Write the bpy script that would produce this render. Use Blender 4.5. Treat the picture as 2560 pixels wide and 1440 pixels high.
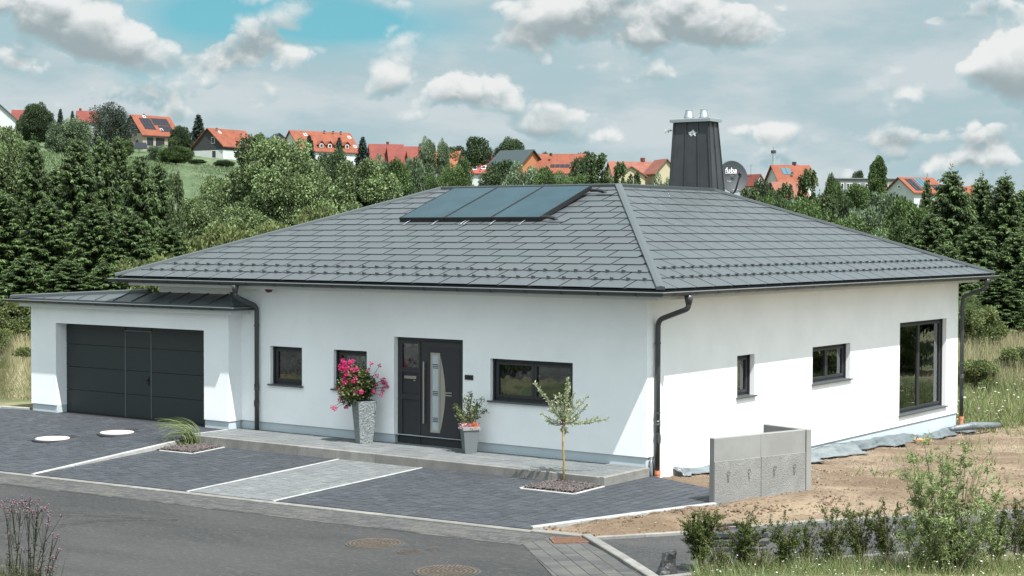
import bpy, bmesh, math, random
import numpy as np
from mathutils import Vector, Matrix
R = math.radians
scene = bpy.context.scene
COL = scene.collection
for o in list(bpy.data.objects):
    bpy.data.objects.remove(o)

# ------------------------------------------------------------------ camera
CAM = np.array([15.041, -25.301, 4.244])
F_PX, YAW, PITCH, ROLL = 4170.49, -0.6251838, 0.0317279, 0.0028707
FW = np.array([math.sin(YAW) * math.cos(PITCH), math.cos(YAW) * math.cos(PITCH), -math.sin(PITCH)])
RT0 = np.array([math.cos(YAW), -math.sin(YAW), 0.0])
UP0 = np.cross(RT0, FW)
RT = RT0 * math.cos(ROLL) + UP0 * math.sin(ROLL)
UP = UP0 * math.cos(ROLL) - RT0 * math.sin(ROLL)
cd = bpy.data.cameras.new('camera')
cam = bpy.data.objects.new('camera', cd)
COL.objects.link(cam)
cd.sensor_width = 36.0
cd.lens = 36.0 * F_PX / 2560.0
cd.clip_start = 0.5
cd.clip_end = 6000
cam.matrix_world = Matrix(((RT[0], UP[0], -FW[0], CAM[0]), (RT[1], UP[1], -FW[1], CAM[1]), (RT[2], UP[2], -FW[2], CAM[2]), (0, 0, 0, 1)))
scene.camera = cam


def spot(px, py, d):
    """Point of the place seen at (px, py) of the photograph, d metres in front of the viewpoint."""
    return CAM + d * (FW + RT * (px - 1280) / F_PX - UP * (py - 720) / F_PX)


# ------------------------------------------------------------------ sun, sky, exposure
SUN = Vector((1.0, -0.42, 1.97)).normalized()
sd = bpy.data.lights.new('sun', 'SUN')
sd.energy = 3.9
sd.angle = R(0.5)
sd.color = (1.0, 0.975, 0.935)
sun = bpy.data.objects.new('sun', sd)
COL.objects.link(sun)
sun.rotation_euler = SUN.to_track_quat('Z', 'Y').to_euler()
sun.location = (20, -10, 40)
vs = scene.view_settings
vs.view_transform = 'Standard'
vs.look = 'None'
vs.gamma = 1.0
vs.exposure = 1.15
try:
    vs.use_curve_mapping = False
except Exception:
    pass
world = bpy.data.worlds.new('World')
scene.world = world
world.use_nodes = True
WT = world.node_tree
WT.nodes.clear()


class X:
    """tiny expression builder for math nodes"""
    def __init__(s, t, sock):
        s.t, s.s = t, sock

    def _m(s, op, b=None, c=None, clamp=False):
        n = s.t.nodes.new('ShaderNodeMath')
        n.operation = op
        n.use_clamp = clamp
        for i, v in enumerate((s, b, c)):
            if v is None:
                continue
            if isinstance(v, X):
                s.t.links.new(v.s, n.inputs[i])
            else:
                n.inputs[i].default_value = v
        return X(s.t, n.outputs[0])

    def __add__(s, b): return s._m('ADD', b)
    def __sub__(s, b): return s._m('SUBTRACT', b)
    def __mul__(s, b): return s._m('MULTIPLY', b)
    def __truediv__(s, b): return s._m('DIVIDE', b)
    def clamp(s): return s._m('ADD', 0.0, clamp=True)


def sstep(x, a, b):
    n = x.t.nodes.new('ShaderNodeMapRange')
    n.interpolation_type = 'SMOOTHSTEP'
    x.t.links.new(x.s, n.inputs[0])
    n.inputs[1].default_value = a
    n.inputs[2].default_value = b
    return X(x.t, n.outputs[0])


def build_sky():
    t = WT
    N, L = t.nodes.new, t.links.new
    tc = N('ShaderNodeTexCoord')
    sep = N('ShaderNodeSeparateXYZ')
    L(tc.outputs['Generated'], sep.inputs[0])
    dx, dy, dz = (X(t, sep.outputs[i]) for i in range(3))
    az = dx._m('ARCTAN2', dy) * (180 / math.pi)
    el = dz._m('ARCSINE') * (180 / math.pi)
    sky = N('ShaderNodeTexSky')
    sky.sky_type = 'NISHITA'
    sky.sun_disc = False
    sky.sun_elevation = math.asin(SUN.z)
    sky.sun_rotation = math.atan2(SUN.x, SUN.y)
    sky.air_density = 1.0
    sky.dust_density = 0.6
    sky.ozone_density = 2.2

    def noise(scale, detail, rough, off, zs=1.5, dist=0.0):
        mp = N('ShaderNodeMapping')
        mp.inputs['Scale'].default_value = (1, 1, zs)
        mp.inputs['Location'].default_value = off
        L(tc.outputs['Generated'], mp.inputs[0])
        n = N('ShaderNodeTexNoise')
        n.inputs['Scale'].default_value = scale
        n.inputs['Detail'].default_value = detail
        n.inputs['Roughness'].default_value = rough
        n.inputs['Distortion'].default_value = dist
        L(mp.outputs[0], n.inputs['Vector'])
        return X(t, n.outputs['Fac'])
    big = noise(7.0, 3, 0.5, (3.1, 1.7, 0.4), 2.2)

    def billow(off, det, scale):
        mp = N('ShaderNodeMapping')
        mp.inputs['Scale'].default_value = (1, 1, 1.3)
        mp.inputs['Location'].default_value = off
        L(tc.outputs['Generated'], mp.inputs[0])
        v = N('ShaderNodeTexNoise')
        v.noise_type = 'RIDGED_MULTIFRACTAL'
        v.normalize = True
        v.inputs['Scale'].default_value = scale
        v.inputs['Detail'].default_value = det
        v.inputs['Roughness'].default_value = 0.5
        v.inputs['Lacunarity'].default_value = 2.1
        v.inputs['Offset'].default_value = 1.0
        v.inputs['Gain'].default_value = 1.6
        L(mp.outputs[0], v.inputs['Vector'])
        return v.outputs['Fac']
    bil = X(t, billow((0.3, 5.2, 1.1), 6.0, 17.0))
    bil_up = X(t, billow((0.3, 5.2, 1.1 + 0.010), 4.0, 17.0))
    fine0 = noise(24.0, 10, 0.60, (0.3, 5.2, 1.1), 1.3, 0.2)
    fine0_up = noise(24.0, 6, 0.55, (0.3, 5.2, 1.1 + 0.014), 1.3, 0.2)
    fine = fine0 * 0.55 + (bil._m('MULTIPLY', -0.45) + 0.45)
    fine_up = fine0_up * 0.55 + (bil_up._m('MULTIPLY', -0.45) + 0.45)
    soft = noise(10.0, 5, 0.5, (1.3, 2.2, 1.1), 2.2)
    veil_n = noise(9.0, 6, 0.55, (7.3, 0.2, 2.4), 3.0)
    k_ = 180 / math.pi / F_PX

    def lobe(px, py, rx, ry, amp):
        """a cloud standing in the direction of photograph pixel (px, py): weight and height inside it"""
        d = spot(px, py, 1.0) - CAM
        d = d / np.linalg.norm(d)
        u = (az - math.degrees(math.atan2(d[0], d[1]))) / (rx * k_)
        v = (el - math.degrees(math.asin(d[2]))) / (ry * k_)
        w = (u * u + v * v)._m('MULTIPLY', -1.0)._m('EXPONENT') * amp
        return w, v
    cum = top = None
    for args in ((110, 30, 240, 90, .75), (250, 110, 110, 55, .55), (60, 150, 150, 40, .4), (600, 135, 170, 42, .80), (660, 92, 80, 45, .65), (500, 165, 130, 22, .4),
                 (270, 245, 160, 32, .62), (60, 262, 120, 26, .5), (150, 210, 130, 24, .25), (560, 225, 170, 34, .45), (500, 285, 70, 22, .45), (700, 250, 60, 24, .2),
                 (1110, 215, 170, 45, .62), (1040, 255, 130, 26, .40), (1070, 300, 110, 20, .42), (1250, 240, 70, 35, .3),
                 (1320, 60, 90, 60, .70), (1330, 115, 100, 40, .5), (1600, 30, 260, 55, .85), (1720, 90, 160, 40, .75), (1560, 95, 130, 40, .55), (1450, 165, 130, 22, .50), (1450, 5, 200, 22, .5),
                 (1430, 285, 150, 34, .55), (1450, 345, 120, 24, .42), (1330, 330, 90, 24, .35), (1570, 205, 35, 16, .35), (1660, 185, 75, 20, .40),
                 (1900, 335, 80, 26, .5), (1880, 400, 100, 22, .4), (2330, 395, 110, 22, .55), (2370, 350, 170, 26, .42), (2250, 345, 120, 20, .35), (2500, 330, 70, 45, .65), (2450, 400, 180, 16, .3),
                 (2540, 140, 75, 50, .85), (2420, 170, 45, 13, .5), (2345, 50, 45, 12, .55), (2500, 20, 90, 30, .7), (2420, 40, 40, 10, .4), (2400, 275, 30, 9, .35), (1990, 420, 120, 20, .4), (2150, 430, 140, 16, .35)):
        w, v = lobe(*args[:4], args[4] * 1.4)
        cum = w if cum is None else cum + w
        top = w * v if top is None else top + w * v
    vert = top / (cum + 0.06)
    gapw = lobe(640, 15, 370, 80, 1.1)[0] + lobe(900, 70, 230, 55, .9)[0] + lobe(370, 185, 70, 28, .7)[0] + lobe(470, 75, 110, 60, .5)[0]
    infr = lobe(1280, 330, 1500, 420, 1.0)[0].clamp()
    generic = sstep(big, 0.38, 0.60) * 0.9  # cloud cover outside the view, thickened to brighten shaded walls
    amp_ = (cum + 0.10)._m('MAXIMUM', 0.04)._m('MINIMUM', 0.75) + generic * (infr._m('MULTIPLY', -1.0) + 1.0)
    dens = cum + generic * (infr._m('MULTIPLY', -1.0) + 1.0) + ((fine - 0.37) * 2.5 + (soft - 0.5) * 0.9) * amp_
    mask = sstep(dens, 0.18, 0.50)
    thick = sstep(dens, 0.40, 1.0)
    lit = sstep(vert * 0.46 + (fine - fine_up) * 2.4 + (soft - 0.5) * 1.1, -0.55, 0.75)

    def rgb(c):
        n = N('ShaderNodeRGB')
        n.outputs[0].default_value = (*c, 1)
        return n.outputs[0]

    def mix(f, a, b, blend='MIX'):
        n = N('ShaderNodeMix')
        n.data_type = 'RGBA'
        n.blend_type = blend
        if isinstance(f, X):
            L(f.s, n.inputs[0])
        else:
            n.inputs[0].default_value = f
        L(a, n.inputs[6])
        L(b, n.inputs[7])
        return n.outputs[2]
    S = 0.09
    k = 1.0 / S / 2 ** vs.exposure

    def disp(r, g, b):
        """colour given as it looks in the photograph"""
        f = lambda c: ((c / 255 + .055) / 1.055) ** 2.4
        return rgb((f(r) * k, f(g) * k, f(b) * k))
    clear = mix(1.0, sky.outputs[0], rgb((0.80, 1.02, 0.90)), 'MULTIPLY')
    clear = mix(0.8, clear, disp(92, 172, 190))
    pale = disp(203, 214, 218)
    pale2 = disp(176, 199, 206)
    pale = mix(sstep(veil_n, 0.40, 0.62), pale2, pale)
    veil = (sstep(veil_n, 0.25, 0.5) * 0.15 + 0.88 - gapw * 0.95).clamp()
    base = mix(veil, clear, pale)
    dark = mix(thick, disp(164, 192, 199), disp(158, 172, 176))
    cloud = mix(lit, dark, disp(238, 240, 239))
    col = mix(mask * 0.95, base, cloud)
    # broad sky glow around the sun, added as fill for the shaded front wall
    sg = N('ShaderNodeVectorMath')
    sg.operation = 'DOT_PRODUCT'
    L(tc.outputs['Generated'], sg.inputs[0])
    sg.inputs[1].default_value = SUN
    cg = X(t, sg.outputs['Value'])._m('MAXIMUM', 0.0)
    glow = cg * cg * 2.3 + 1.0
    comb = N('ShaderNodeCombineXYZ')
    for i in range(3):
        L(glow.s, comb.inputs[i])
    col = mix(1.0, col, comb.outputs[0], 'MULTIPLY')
    # below the horizon: dull ground colour
    below = sstep(el, -3.0, -0.3)
    col = mix(below, rgb((0.10 * k, 0.11 * k, 0.09 * k)), col)
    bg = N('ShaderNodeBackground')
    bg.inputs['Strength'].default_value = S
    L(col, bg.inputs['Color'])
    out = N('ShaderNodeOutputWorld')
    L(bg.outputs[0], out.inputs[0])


build_sky()
world.cycles.sampling_method = 'MANUAL'
world.cycles.sample_map_resolution = 512
scene.cycles.max_bounces = 6
scene.cycles.diffuse_bounces = 3
scene.cycles.glossy_bounces = 3
scene.cycles.transmission_bounces = 4
scene.cycles.transparent_max_bounces = 8
scene.cycles.use_denoising = True

# ------------------------------------------------------------------ object helpers
ORG = {}


def tag(o, label=None, cat=None, group=None, kind=None):
    for k, v in (('label', label), ('category', cat), ('group', group), ('kind', kind)):
        if v:
            o[k] = v
    return o


def thing(name, loc, label=None, cat=None, group=None, kind=None):
    o = bpy.data.objects.new(name, None)
    o.empty_display_size = 0.2
    COL.objects.link(o)
    o.location = loc
    ORG[o] = Vector(loc)
    return tag(o, label, cat, group, kind)


def link(name, data, parent=None, loc=None, rot=None, scale=None, label=None, kind=None):
    """link mesh data; loc None: the mesh holds world coordinates"""
    o = bpy.data.objects.new(name, data)
    COL.objects.link(o)
    w = Vector(loc) if loc is not None else Vector((0, 0, 0))
    if parent is not None:
        o.parent = parent
        o.location = w - ORG[parent]
    else:
        o.location = w
    ORG[o] = w
    if rot is not None:
        o.rotation_euler = rot
    if scale is not None:
        o.scale = scale
    if label:
        o['label'] = label
    if kind:
        o['kind'] = kind
    return o


class MB:
    def __init__(s):
        s.v, s.f, s.t = [], [], []

    def add(s, vs, fs, tone=0.5):
        b = len(s.v)
        s.v += [tuple(map(float, p)) for p in vs]
        s.f += [tuple(b + i for i in f) for f in fs]
        s.t += [tone] * len(fs)
        return s

    def quad(s, a, b, c, d, tone=0.5):
        return s.add((a, b, c, d), ((0, 1, 2, 3),), tone)

    def box(s, x0, x1, y0, y1, z0, z1, ch=0.0, tone=0.5, M=None):
        """axis box; ch chamfers the top edges"""
        if ch <= 0:
            vs = [(x0, y0, z0), (x1, y0, z0), (x1, y1, z0), (x0, y1, z0), (x0, y0, z1), (x1, y0, z1), (x1, y1, z1), (x0, y1, z1)]
            fs = [(0, 3, 2, 1), (4, 5, 6, 7), (0, 1, 5, 4), (1, 2, 6, 5), (2, 3, 7, 6), (3, 0, 4, 7)]
        else:
            c = ch
            vs = [(x0, y0, z0), (x1, y0, z0), (x1, y1, z0), (x0, y1, z0), (x0, y0, z1 - c), (x1, y0, z1 - c), (x1, y1, z1 - c), (x0, y1, z1 - c),
                  (x0 + c, y0 + c, z1), (x1 - c, y0 + c, z1), (x1 - c, y1 - c, z1), (x0 + c, y1 - c, z1)]
            fs = [(0, 3, 2, 1), (8, 9, 10, 11), (0, 1, 5, 4), (1, 2, 6, 5), (2, 3, 7, 6), (3, 0, 4, 7), (4, 5, 9, 8), (5, 6, 10, 9), (6, 7, 11, 10), (7, 4, 8, 11)]
        if M is not None:
            vs = [M @ Vector(p) for p in vs]
        return s.add(vs, fs, tone)

    def tube(s, pts, r, n=8, caps=True, tone=0.5):
        pts = [Vector(p) for p in pts]
        rs = r if isinstance(r, (list, tuple)) else [r] * len(pts)
        rings = []
        ref = None
        for i, p in enumerate(pts):
            a = pts[min(i + 1, len(pts) - 1)] - pts[max(i - 1, 0)]
            if a.length < 1e-9:
                a = Vector((0, 0, 1))
            a.normalize()
            if ref is None:
                ref = Vector((0, 0, 1)) if abs(a.z) < 0.9 else Vector((1, 0, 0))
            u = (ref - a * ref.dot(a)).normalized()
            w = a.cross(u)
            ref = u
            rings.append([p + (u * math.cos(2 * math.pi * k / n) + w * math.sin(2 * math.pi * k / n)) * rs[i] for k in range(n)])
        vs = [q for rg in rings for q in rg]
        fs = []
        for i in range(len(pts) - 1):
            for k in range(n):
                fs.append((i * n + k, i * n + (k + 1) % n, (i + 1) * n + (k + 1) % n, (i + 1) * n + k))
        if caps:
            fs.append(tuple(range(n - 1, -1, -1)))
            fs.append(tuple((len(pts) - 1) * n + k for k in range(n)))
        return s.add(vs, fs, tone)

    def lathe(s, prof, c, n=24, tone=0.5, axis=None):
        vs, fs = [], []
        for (r, z) in prof:
            for k in range(n):
                a = 2 * math.pi * k / n
                vs.append(Vector((r * math.cos(a), r * math.sin(a), z)))
        if axis is not None:
            q = Vector((0, 0, 1)).rotation_difference(Vector(axis).normalized())
            vs = [q @ v for v in vs]
        vs = [v + Vector(c) for v in vs]
        m = len(prof)
        for i in range(m - 1):
            for k in range(n):
                fs.append((i * n + k, i * n + (k + 1) % n, (i + 1) * n + (k + 1) % n, (i + 1) * n + k))
        return s.add(vs, fs, tone)

    def prism(s, poly, z0, z1, top_only=False, tone=0.5):
        n = len(poly)
        vs = [(p[0], p[1], z0) for p in poly] + [(p[0], p[1], z1) for p in poly]
        fs = [tuple(range(n, 2 * n))] + [(i, (i + 1) % n, n + (i + 1) % n, n + i) for i in range(n)]
        return s.add(vs, fs, tone)

    def mesh(s, name, mat, smooth=False, tone=False):
        me = bpy.data.meshes.new(name)
        me.from_pydata(s.v, [], s.f)
        if tone:
            at = me.attributes.new('tone', 'FLOAT', 'FACE')
            at.data.foreach_set('value', s.t)
        if mat is not None:
            me.materials.append(mat)
        if smooth:
            me.polygons.foreach_set('use_smooth', [True] * len(me.polygons))
        me.update()
        return me

    def build(s, name, mat, parent=None, smooth=False, tone=False, **kw):
        return link(name, s.mesh(name, mat, smooth, tone), parent, **kw)


def cards(name, mat, quads, tone):
    """fast mesh of separate quads: quads (N,4,3), tone (N,)"""
    q = np.ascontiguousarray(quads, dtype=np.float32)
    n = len(q)
    me = bpy.data.meshes.new(name)
    me.vertices.add(n * 4)
    me.vertices.foreach_set('co', q.reshape(-1))
    me.loops.add(n * 4)
    me.loops.foreach_set('vertex_index', np.arange(n * 4, dtype=np.int32))
    me.polygons.add(n)
    me.polygons.foreach_set('loop_start', np.arange(0, n * 4, 4, dtype=np.int32))
    at = me.attributes.new('tone', 'FLOAT', 'FACE')
    at.data.foreach_set('value', np.asarray(tone, dtype=np.float32))
    me.materials.append(mat)
    me.update(calc_edges=True)
    me.validate()
    return me


# ------------------------------------------------------------------ materials
MATS = {}


def mat(name, c, rough=0.6, metal=0.0, c2=None, nscale=6.0, ndet=4, namt=(0.35, 0.65), stretch=(1, 1, 1), bump=0.0, bscale=60.0, bdist=0.01, tone=None, spec=0.5,
        c3=None, n3=40.0, a3=(0.55, 0.7), trans=0.0, coat=0.0):
    """c: base; c2: colour mixed in by large noise; c3: by fine noise; tone: second colour reached by the 'tone' attribute plus the object's random number"""
    m = bpy.data.materials.new(name)
    m.use_nodes = True
    t = m.node_tree
    N, L = t.nodes.new, t.links.new
    p = t.nodes['Principled BSDF']
    p.inputs['Roughness'].default_value = rough
    p.inputs['Metallic'].default_value = metal
    p.inputs['Specular IOR Level'].default_value = spec
    if coat:
        p.inputs['Coat Weight'].default_value = coat
    geo = N('ShaderNodeNewGeometry')
    mp = N('ShaderNodeMapping')
    mp.inputs['Scale'].default_value = stretch
    L(geo.outputs['Position'], mp.inputs[0])

    def rgb(col):
        n = N('ShaderNodeRGB')
        n.outputs[0].default_value = (*col, 1)
        return n.outputs[0]

    def mix(f, a, b):
        n = N('ShaderNodeMix')
        n.data_type = 'RGBA'
        L(f, n.inputs[0])
        L(a, n.inputs[6])
        L(b, n.inputs[7])
        return n.outputs[2]

    def nz(scale, det, lo, hi):
        n = N('ShaderNodeTexNoise')
        n.inputs['Scale'].default_value = scale
        n.inputs['Detail'].default_value = det
        n.inputs['Roughness'].default_value = 0.6
        L(mp.outputs[0], n.inputs['Vector'])
        r = N('ShaderNodeMapRange')
        r.interpolation_type = 'SMOOTHSTEP'
        L(n.outputs['Fac'], r.inputs[0])
        r.inputs[1].default_value = lo
        r.inputs[2].default_value = hi
        return r.outputs[0]
    col = rgb(c)
    if tone is not None:
        at = N('ShaderNodeAttribute')
        at.attribute_name = 'tone'
        oi = N('ShaderNodeObjectInfo')
        a = N('ShaderNodeMath')
        L(at.outputs['Fac'], a.inputs[0])
        L(oi.outputs['Random'], a.inputs[1])
        fr = N('ShaderNodeMath')
        fr.operation = 'FRACT'
        L(a.outputs[0], fr.inputs[0])
        if trans:
            col = mix(at.outputs['Fac'], col, rgb(tone))
        else:
            col = mix(fr.outputs[0], col, rgb(tone))
    if c2 is not None:
        col = mix(nz(nscale, ndet, *namt), col, rgb(c2))
    if c3 is not None:
        col = mix(nz(n3, 2, *a3), col, rgb(c3))
    L(col, p.inputs['Base Color'])
    if bump:
        n = N('ShaderNodeTexNoise')
        n.inputs['Scale'].default_value = bscale
        n.inputs['Detail'].default_value = 4
        L(geo.outputs['Position'], n.inputs['Vector'])
        b = N('ShaderNodeBump')
        b.inputs['Strength'].default_value = bump
        b.inputs['Distance'].default_value = bdist
        L(n.outputs['Fac'], b.inputs['Height'])
        L(b.outputs[0], p.inputs['Normal'])
    if trans:
        tr = N('ShaderNodeBsdfTranslucent')
        L(col, tr.inputs['Color'])
        ms = N('ShaderNodeMixShader')
        ms.inputs[0].default_value = trans
        L(p.outputs[0], ms.inputs[1])
        L(tr.outputs[0], ms.inputs[2])
        L(ms.outputs[0], t.nodes['Material Output'].inputs[0])
    MATS[name] = m
    return m


def glass_mat(name, tint, refl):
    m = bpy.data.materials.new(name)
    m.use_nodes = True
    t = m.node_tree
    t.nodes.clear()
    N, L = t.nodes.new, t.links.new
    g = N('ShaderNodeBsdfGlossy')
    g.inputs['Roughness'].default_value = 0.01
    g.inputs['Color'].default_value = (0.9, 0.95, 0.97, 1)
    tr = N('ShaderNodeBsdfTransparent')
    tr.inputs['Color'].default_value = (*tint, 1)
    ms = N('ShaderNodeMixShader')
    fr = N('ShaderNodeFresnel')
    fr.inputs['IOR'].default_value = 1.5
    ma = N('ShaderNodeMath')
    ma.operation = 'MULTIPLY_ADD'
    L(fr.outputs[0], ma.inputs[0])
    ma.inputs[1].default_value = 1.0
    ma.inputs[2].default_value = refl
    ma.use_clamp = True
    # slightly wavy panes
    geo = N('ShaderNodeNewGeometry')
    n = N('ShaderNodeTexNoise')
    n.inputs['Scale'].default_value = 2.5
    L(geo.outputs['Position'], n.inputs['Vector'])
    b = N('ShaderNodeBump')
    b.inputs['Strength'].default_value = 0.12
    b.inputs['Distance'].default_value = 0.02
    L(n.outputs['Fac'], b.inputs['Height'])
    L(b.outputs[0], g.inputs['Normal'])
    L(ma.outputs[0], ms.inputs[0])
    L(tr.outputs[0], ms.inputs[1])
    L(g.outputs[0], ms.inputs[2])
    o = N('ShaderNodeOutputMaterial')
    L(ms.outputs[0], o.inputs[0])
    return m


plaster = mat('white_plaster', (0.87, 0.88, 0.895), 0.9, c2=(0.81, 0.825, 0.84), nscale=0.7, ndet=7, bump=0.6, bscale=70, bdist=0.008)
plaster_side = plaster
plinth_m = mat('plinth_render', (0.4750, 0.5320, 0.5700), 0.85, c2=(0.4370, 0.4940, 0.5320), nscale=1.2, bump=0.15, bscale=90)
soffit_m = mat('soffit_board', (0.66, 0.69, 0.70), 0.6)
roof_m = mat('roof_metal', (0.0648, 0.0733, 0.0797), 0.42, tone=(0.0765, 0.0869, 0.0933), c2=(0.0700, 0.0816, 0.0869), nscale=0.5, spec=0.6, bump=0.05, bscale=300)
roof_under = mat('roof_underlay', (0.02, 0.022, 0.024), 0.8)
gutter_m = mat('gutter_metal', (0.034, 0.039, 0.043), 0.38, spec=0.6)
gutter_lip = mat('gutter_bead', (0.16, 0.175, 0.185), 0.35, spec=0.7)  # lip highlight put into the colour, paler than the gutter metal
pipe_m = mat('downpipe_metal', (0.042, 0.047, 0.051), 0.4, spec=0.6)
frame_m = mat('window_frame', (0.0240, 0.0256, 0.0288), 0.5, c2=(0.0288, 0.0304, 0.0336), nscale=30)
frame_lit = frame_m
door_m = mat('door_panel', (0.0296, 0.0304, 0.0344), 0.55, c2=(0.0344, 0.0352, 0.0400), nscale=60, spec=0.35)
garage_m = mat('garage_door_panel', (0.0255, 0.0319, 0.0338), 0.5, c2=(0.0293, 0.0364, 0.0382), nscale=25, spec=0.35)
garage_trim = mat('garage_door_trim', (0.11, 0.13, 0.135), 0.5)
sill_m = mat('sill_metal', (0.075, 0.085, 0.09), 0.4, spec=0.6)
steel_m = mat('brushed_steel', (0.55, 0.52, 0.47), 0.32, metal=0.85, c2=(0.48, 0.46, 0.42), nscale=40, stretch=(1, 1, 0.05))
galv_m = mat('galvanised_steel', (0.62, 0.65, 0.67), 0.28, metal=0.9, c2=(0.45, 0.48, 0.5), nscale=8)
zinc_m = mat('zinc_sheet', (0.33, 0.36, 0.38), 0.4, metal=0.5)
glass_m = glass_mat('window_glass', (0.50, 0.55, 0.53), 0.07)
glass_side = glass_mat('side_window_glass', (0.40, 0.45, 0.43), 0.15)
frost_m = mat('frosted_glass', (0.42, 0.47, 0.50), 0.25, c2=(0.36, 0.42, 0.45), nscale=3, spec=0.7)
inner_m = mat('room_wall', (0.30, 0.30, 0.29), 0.9)
floor_in = mat('room_floor', (0.12, 0.09, 0.07), 0.6)
curtain_m = mat('curtain', (0.72, 0.74, 0.72), 0.9)
black_m = mat('black_plastic', (0.012, 0.012, 0.013), 0.45)
white_m = mat('white_plastic', (0.75, 0.75, 0.74), 0.5)
concrete_m = mat('kerb_concrete', (0.1825, 0.1755, 0.1650), 0.9, tone=(0.2387, 0.2317, 0.2176), c2=(0.1544, 0.1495, 0.1404), nscale=3.0, c3=(0.1123, 0.1103, 0.1053), n3=45, a3=(0.62, 0.72), bump=0.3, bscale=120)
kerb_white = mat('pale_kerb_concrete', (0.3123, 0.3123, 0.3022), 0.9, tone=(0.3734, 0.3734, 0.3598), c2=(0.2716, 0.2716, 0.2614), nscale=4, bump=0.2, bscale=120)
paver_dark = mat('anthracite_paver', (0.0234, 0.0276, 0.0339), 0.75, tone=(0.0570, 0.0637, 0.0747), c2=(0.0390, 0.0443, 0.0528), nscale=5, c3=(0.0206, 0.0235, 0.0296), n3=60, a3=(0.5, 0.68), bump=0.4, bscale=80)
paver_light = mat('pale_paver', (0.0994, 0.1060, 0.1093), 0.8, tone=(0.1788, 0.1855, 0.1888), c2=(0.1325, 0.1424, 0.1457), nscale=5, c3=(0.0994, 0.1040, 0.1060), n3=60, a3=(0.5, 0.68), bump=0.3, bscale=80)
paver_band = mat('street_band_paver', (0.047, 0.0475, 0.048), 0.85, tone=(0.080, 0.079, 0.077), c2=(0.088, 0.084, 0.077), nscale=1.5, namt=(0.46, 0.72), bump=0.3, bscale=80)
joint_dark = mat('paver_joint', (0.016, 0.017, 0.019), 0.95)
joint_light = mat('pale_paver_joint', (0.10, 0.104, 0.107), 0.95)
joint_band = mat('band_joint', (0.10, 0.093, 0.083), 0.95)
asphalt_m = mat('asphalt', (0.0185, 0.0190, 0.0199), 0.9, c2=(0.0375, 0.0372, 0.0358), nscale=0.5, ndet=10, stretch=(0.35, 1.3, 1), namt=(.34, .68), c3=(0.0694, 0.0683, 0.0650), n3=26, a3=(0.46, 0.84), bump=0.8, bscale=50)
asphalt_pale = mat('path_asphalt', (0.026, 0.027, 0.0285), 0.9, c2=(0.046, 0.0457, 0.045), nscale=0.9, ndet=10, c3=(0.080, 0.079, 0.076), n3=26, a3=(0.46, 0.84), bump=0.8, bscale=50)
lstone_m = mat('wall_concrete', (0.2376, 0.2376, 0.2304), 0.85, c2=(0.2052, 0.2052, 0.1980), nscale=1.6, bump=0.1, bscale=60)
lstone_rough = mat('rough_wall_concrete', (0.1993, 0.1993, 0.1919), 0.95, c2=(0.2435, 0.2435, 0.2376), nscale=2.2, namt=(.42, .7), c3=(0.1661, 0.1661, 0.1601), n3=22, a3=(0.45, 0.8), bump=0.7, bscale=45, bdist=0.02)
dirt_m = mat('bare_earth', (0.120, 0.079, 0.048), 0.95, c2=(0.235, 0.176, 0.118), nscale=0.42, ndet=10, namt=(0.36, 0.66), c3=(0.075, 0.049, 0.030), n3=9, a3=(0.54, 0.74), bump=1.0, bscale=14, bdist=0.07)
stone_m = mat('pale_stone', (0.2475, 0.2025, 0.1500), 0.9, tone=(0.0900, 0.0562, 0.0338))
mulch_m = mat('lava_mulch', (0.035, 0.027, 0.027), 0.9, tone=(0.12, 0.10, 0.095))
ground_m = mat('meadow_ground', (0.07, 0.085, 0.033), 0.95, c2=(0.19, 0.16, 0.085), nscale=0.16, ndet=6, namt=(0.42, 0.6), c3=(0.075, 0.095, 0.035), n3=2.2, a3=(0.45, 0.65), bump=0.6, bscale=3, bdist=0.3)
hill_m = mat('meadow_slope', (0.0680, 0.1040, 0.0440), 0.95, c2=(0.1000, 0.1320, 0.0640), nscale=0.03, ndet=5, c3=(0.0520, 0.0880, 0.0336), n3=0.5, a3=(0.42, 0.62), bump=0.8, bscale=1.2, bdist=0.8)
ballast_m = mat('track_ballast', (0.26, 0.235, 0.21), 0.95, c2=(0.2, 0.16, 0.13), nscale=3, c3=(0.1, 0.085, 0.075), n3=12, a3=(0.5, 0.62))
rust_m = mat('rusty_steel', (0.10, 0.045, 0.028), 0.75, c2=(0.16, 0.085, 0.05), nscale=20)
iron_m = mat('cast_iron', (0.030, 0.024, 0.020), 0.6, c2=(0.060, 0.048, 0.038), nscale=14, metal=0.3)
iron_dark = mat('worn_iron', (0.055, 0.05, 0.046), 0.7)
iron_pale = mat('worn_cover_relief', (0.16, 0.125, 0.095), 0.7, c2=(0.085, 0.065, 0.05), nscale=12)
cover_m = mat('cream_concrete_cover', (0.47, 0.455, 0.41), 0.85, c2=(0.41, 0.385, 0.34), nscale=5)
rubber_m = mat('black_rubber', (0.028, 0.029, 0.031), 0.55, c2=(0.045, 0.045, 0.047), nscale=12)
rubber_red = mat('faded_red_rubber', (0.13, 0.045, 0.038), 0.6, c2=(0.07, 0.035, 0.033), nscale=9)
film_m = mat('dimpled_membrane', (0.085, 0.105, 0.115), 0.30, spec=0.8, c2=(0.13, 0.155, 0.165), nscale=3, bump=1.0, bscale=14, bdist=0.03)
orange_m = mat('orange_drain_pipe', (0.58, 0.17, 0.06), 0.5, c2=(0.5, 0.25, 0.17), nscale=12)
pot_stone = mat('grey_stone_pot', (0.1800, 0.2010, 0.2070), 0.9, c2=(0.2520, 0.2730, 0.2760), nscale=18, c3=(0.1260, 0.1470, 0.1530), n3=30, a3=(0.52, 0.66), bump=1.0, bscale=32, bdist=0.035)
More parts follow.
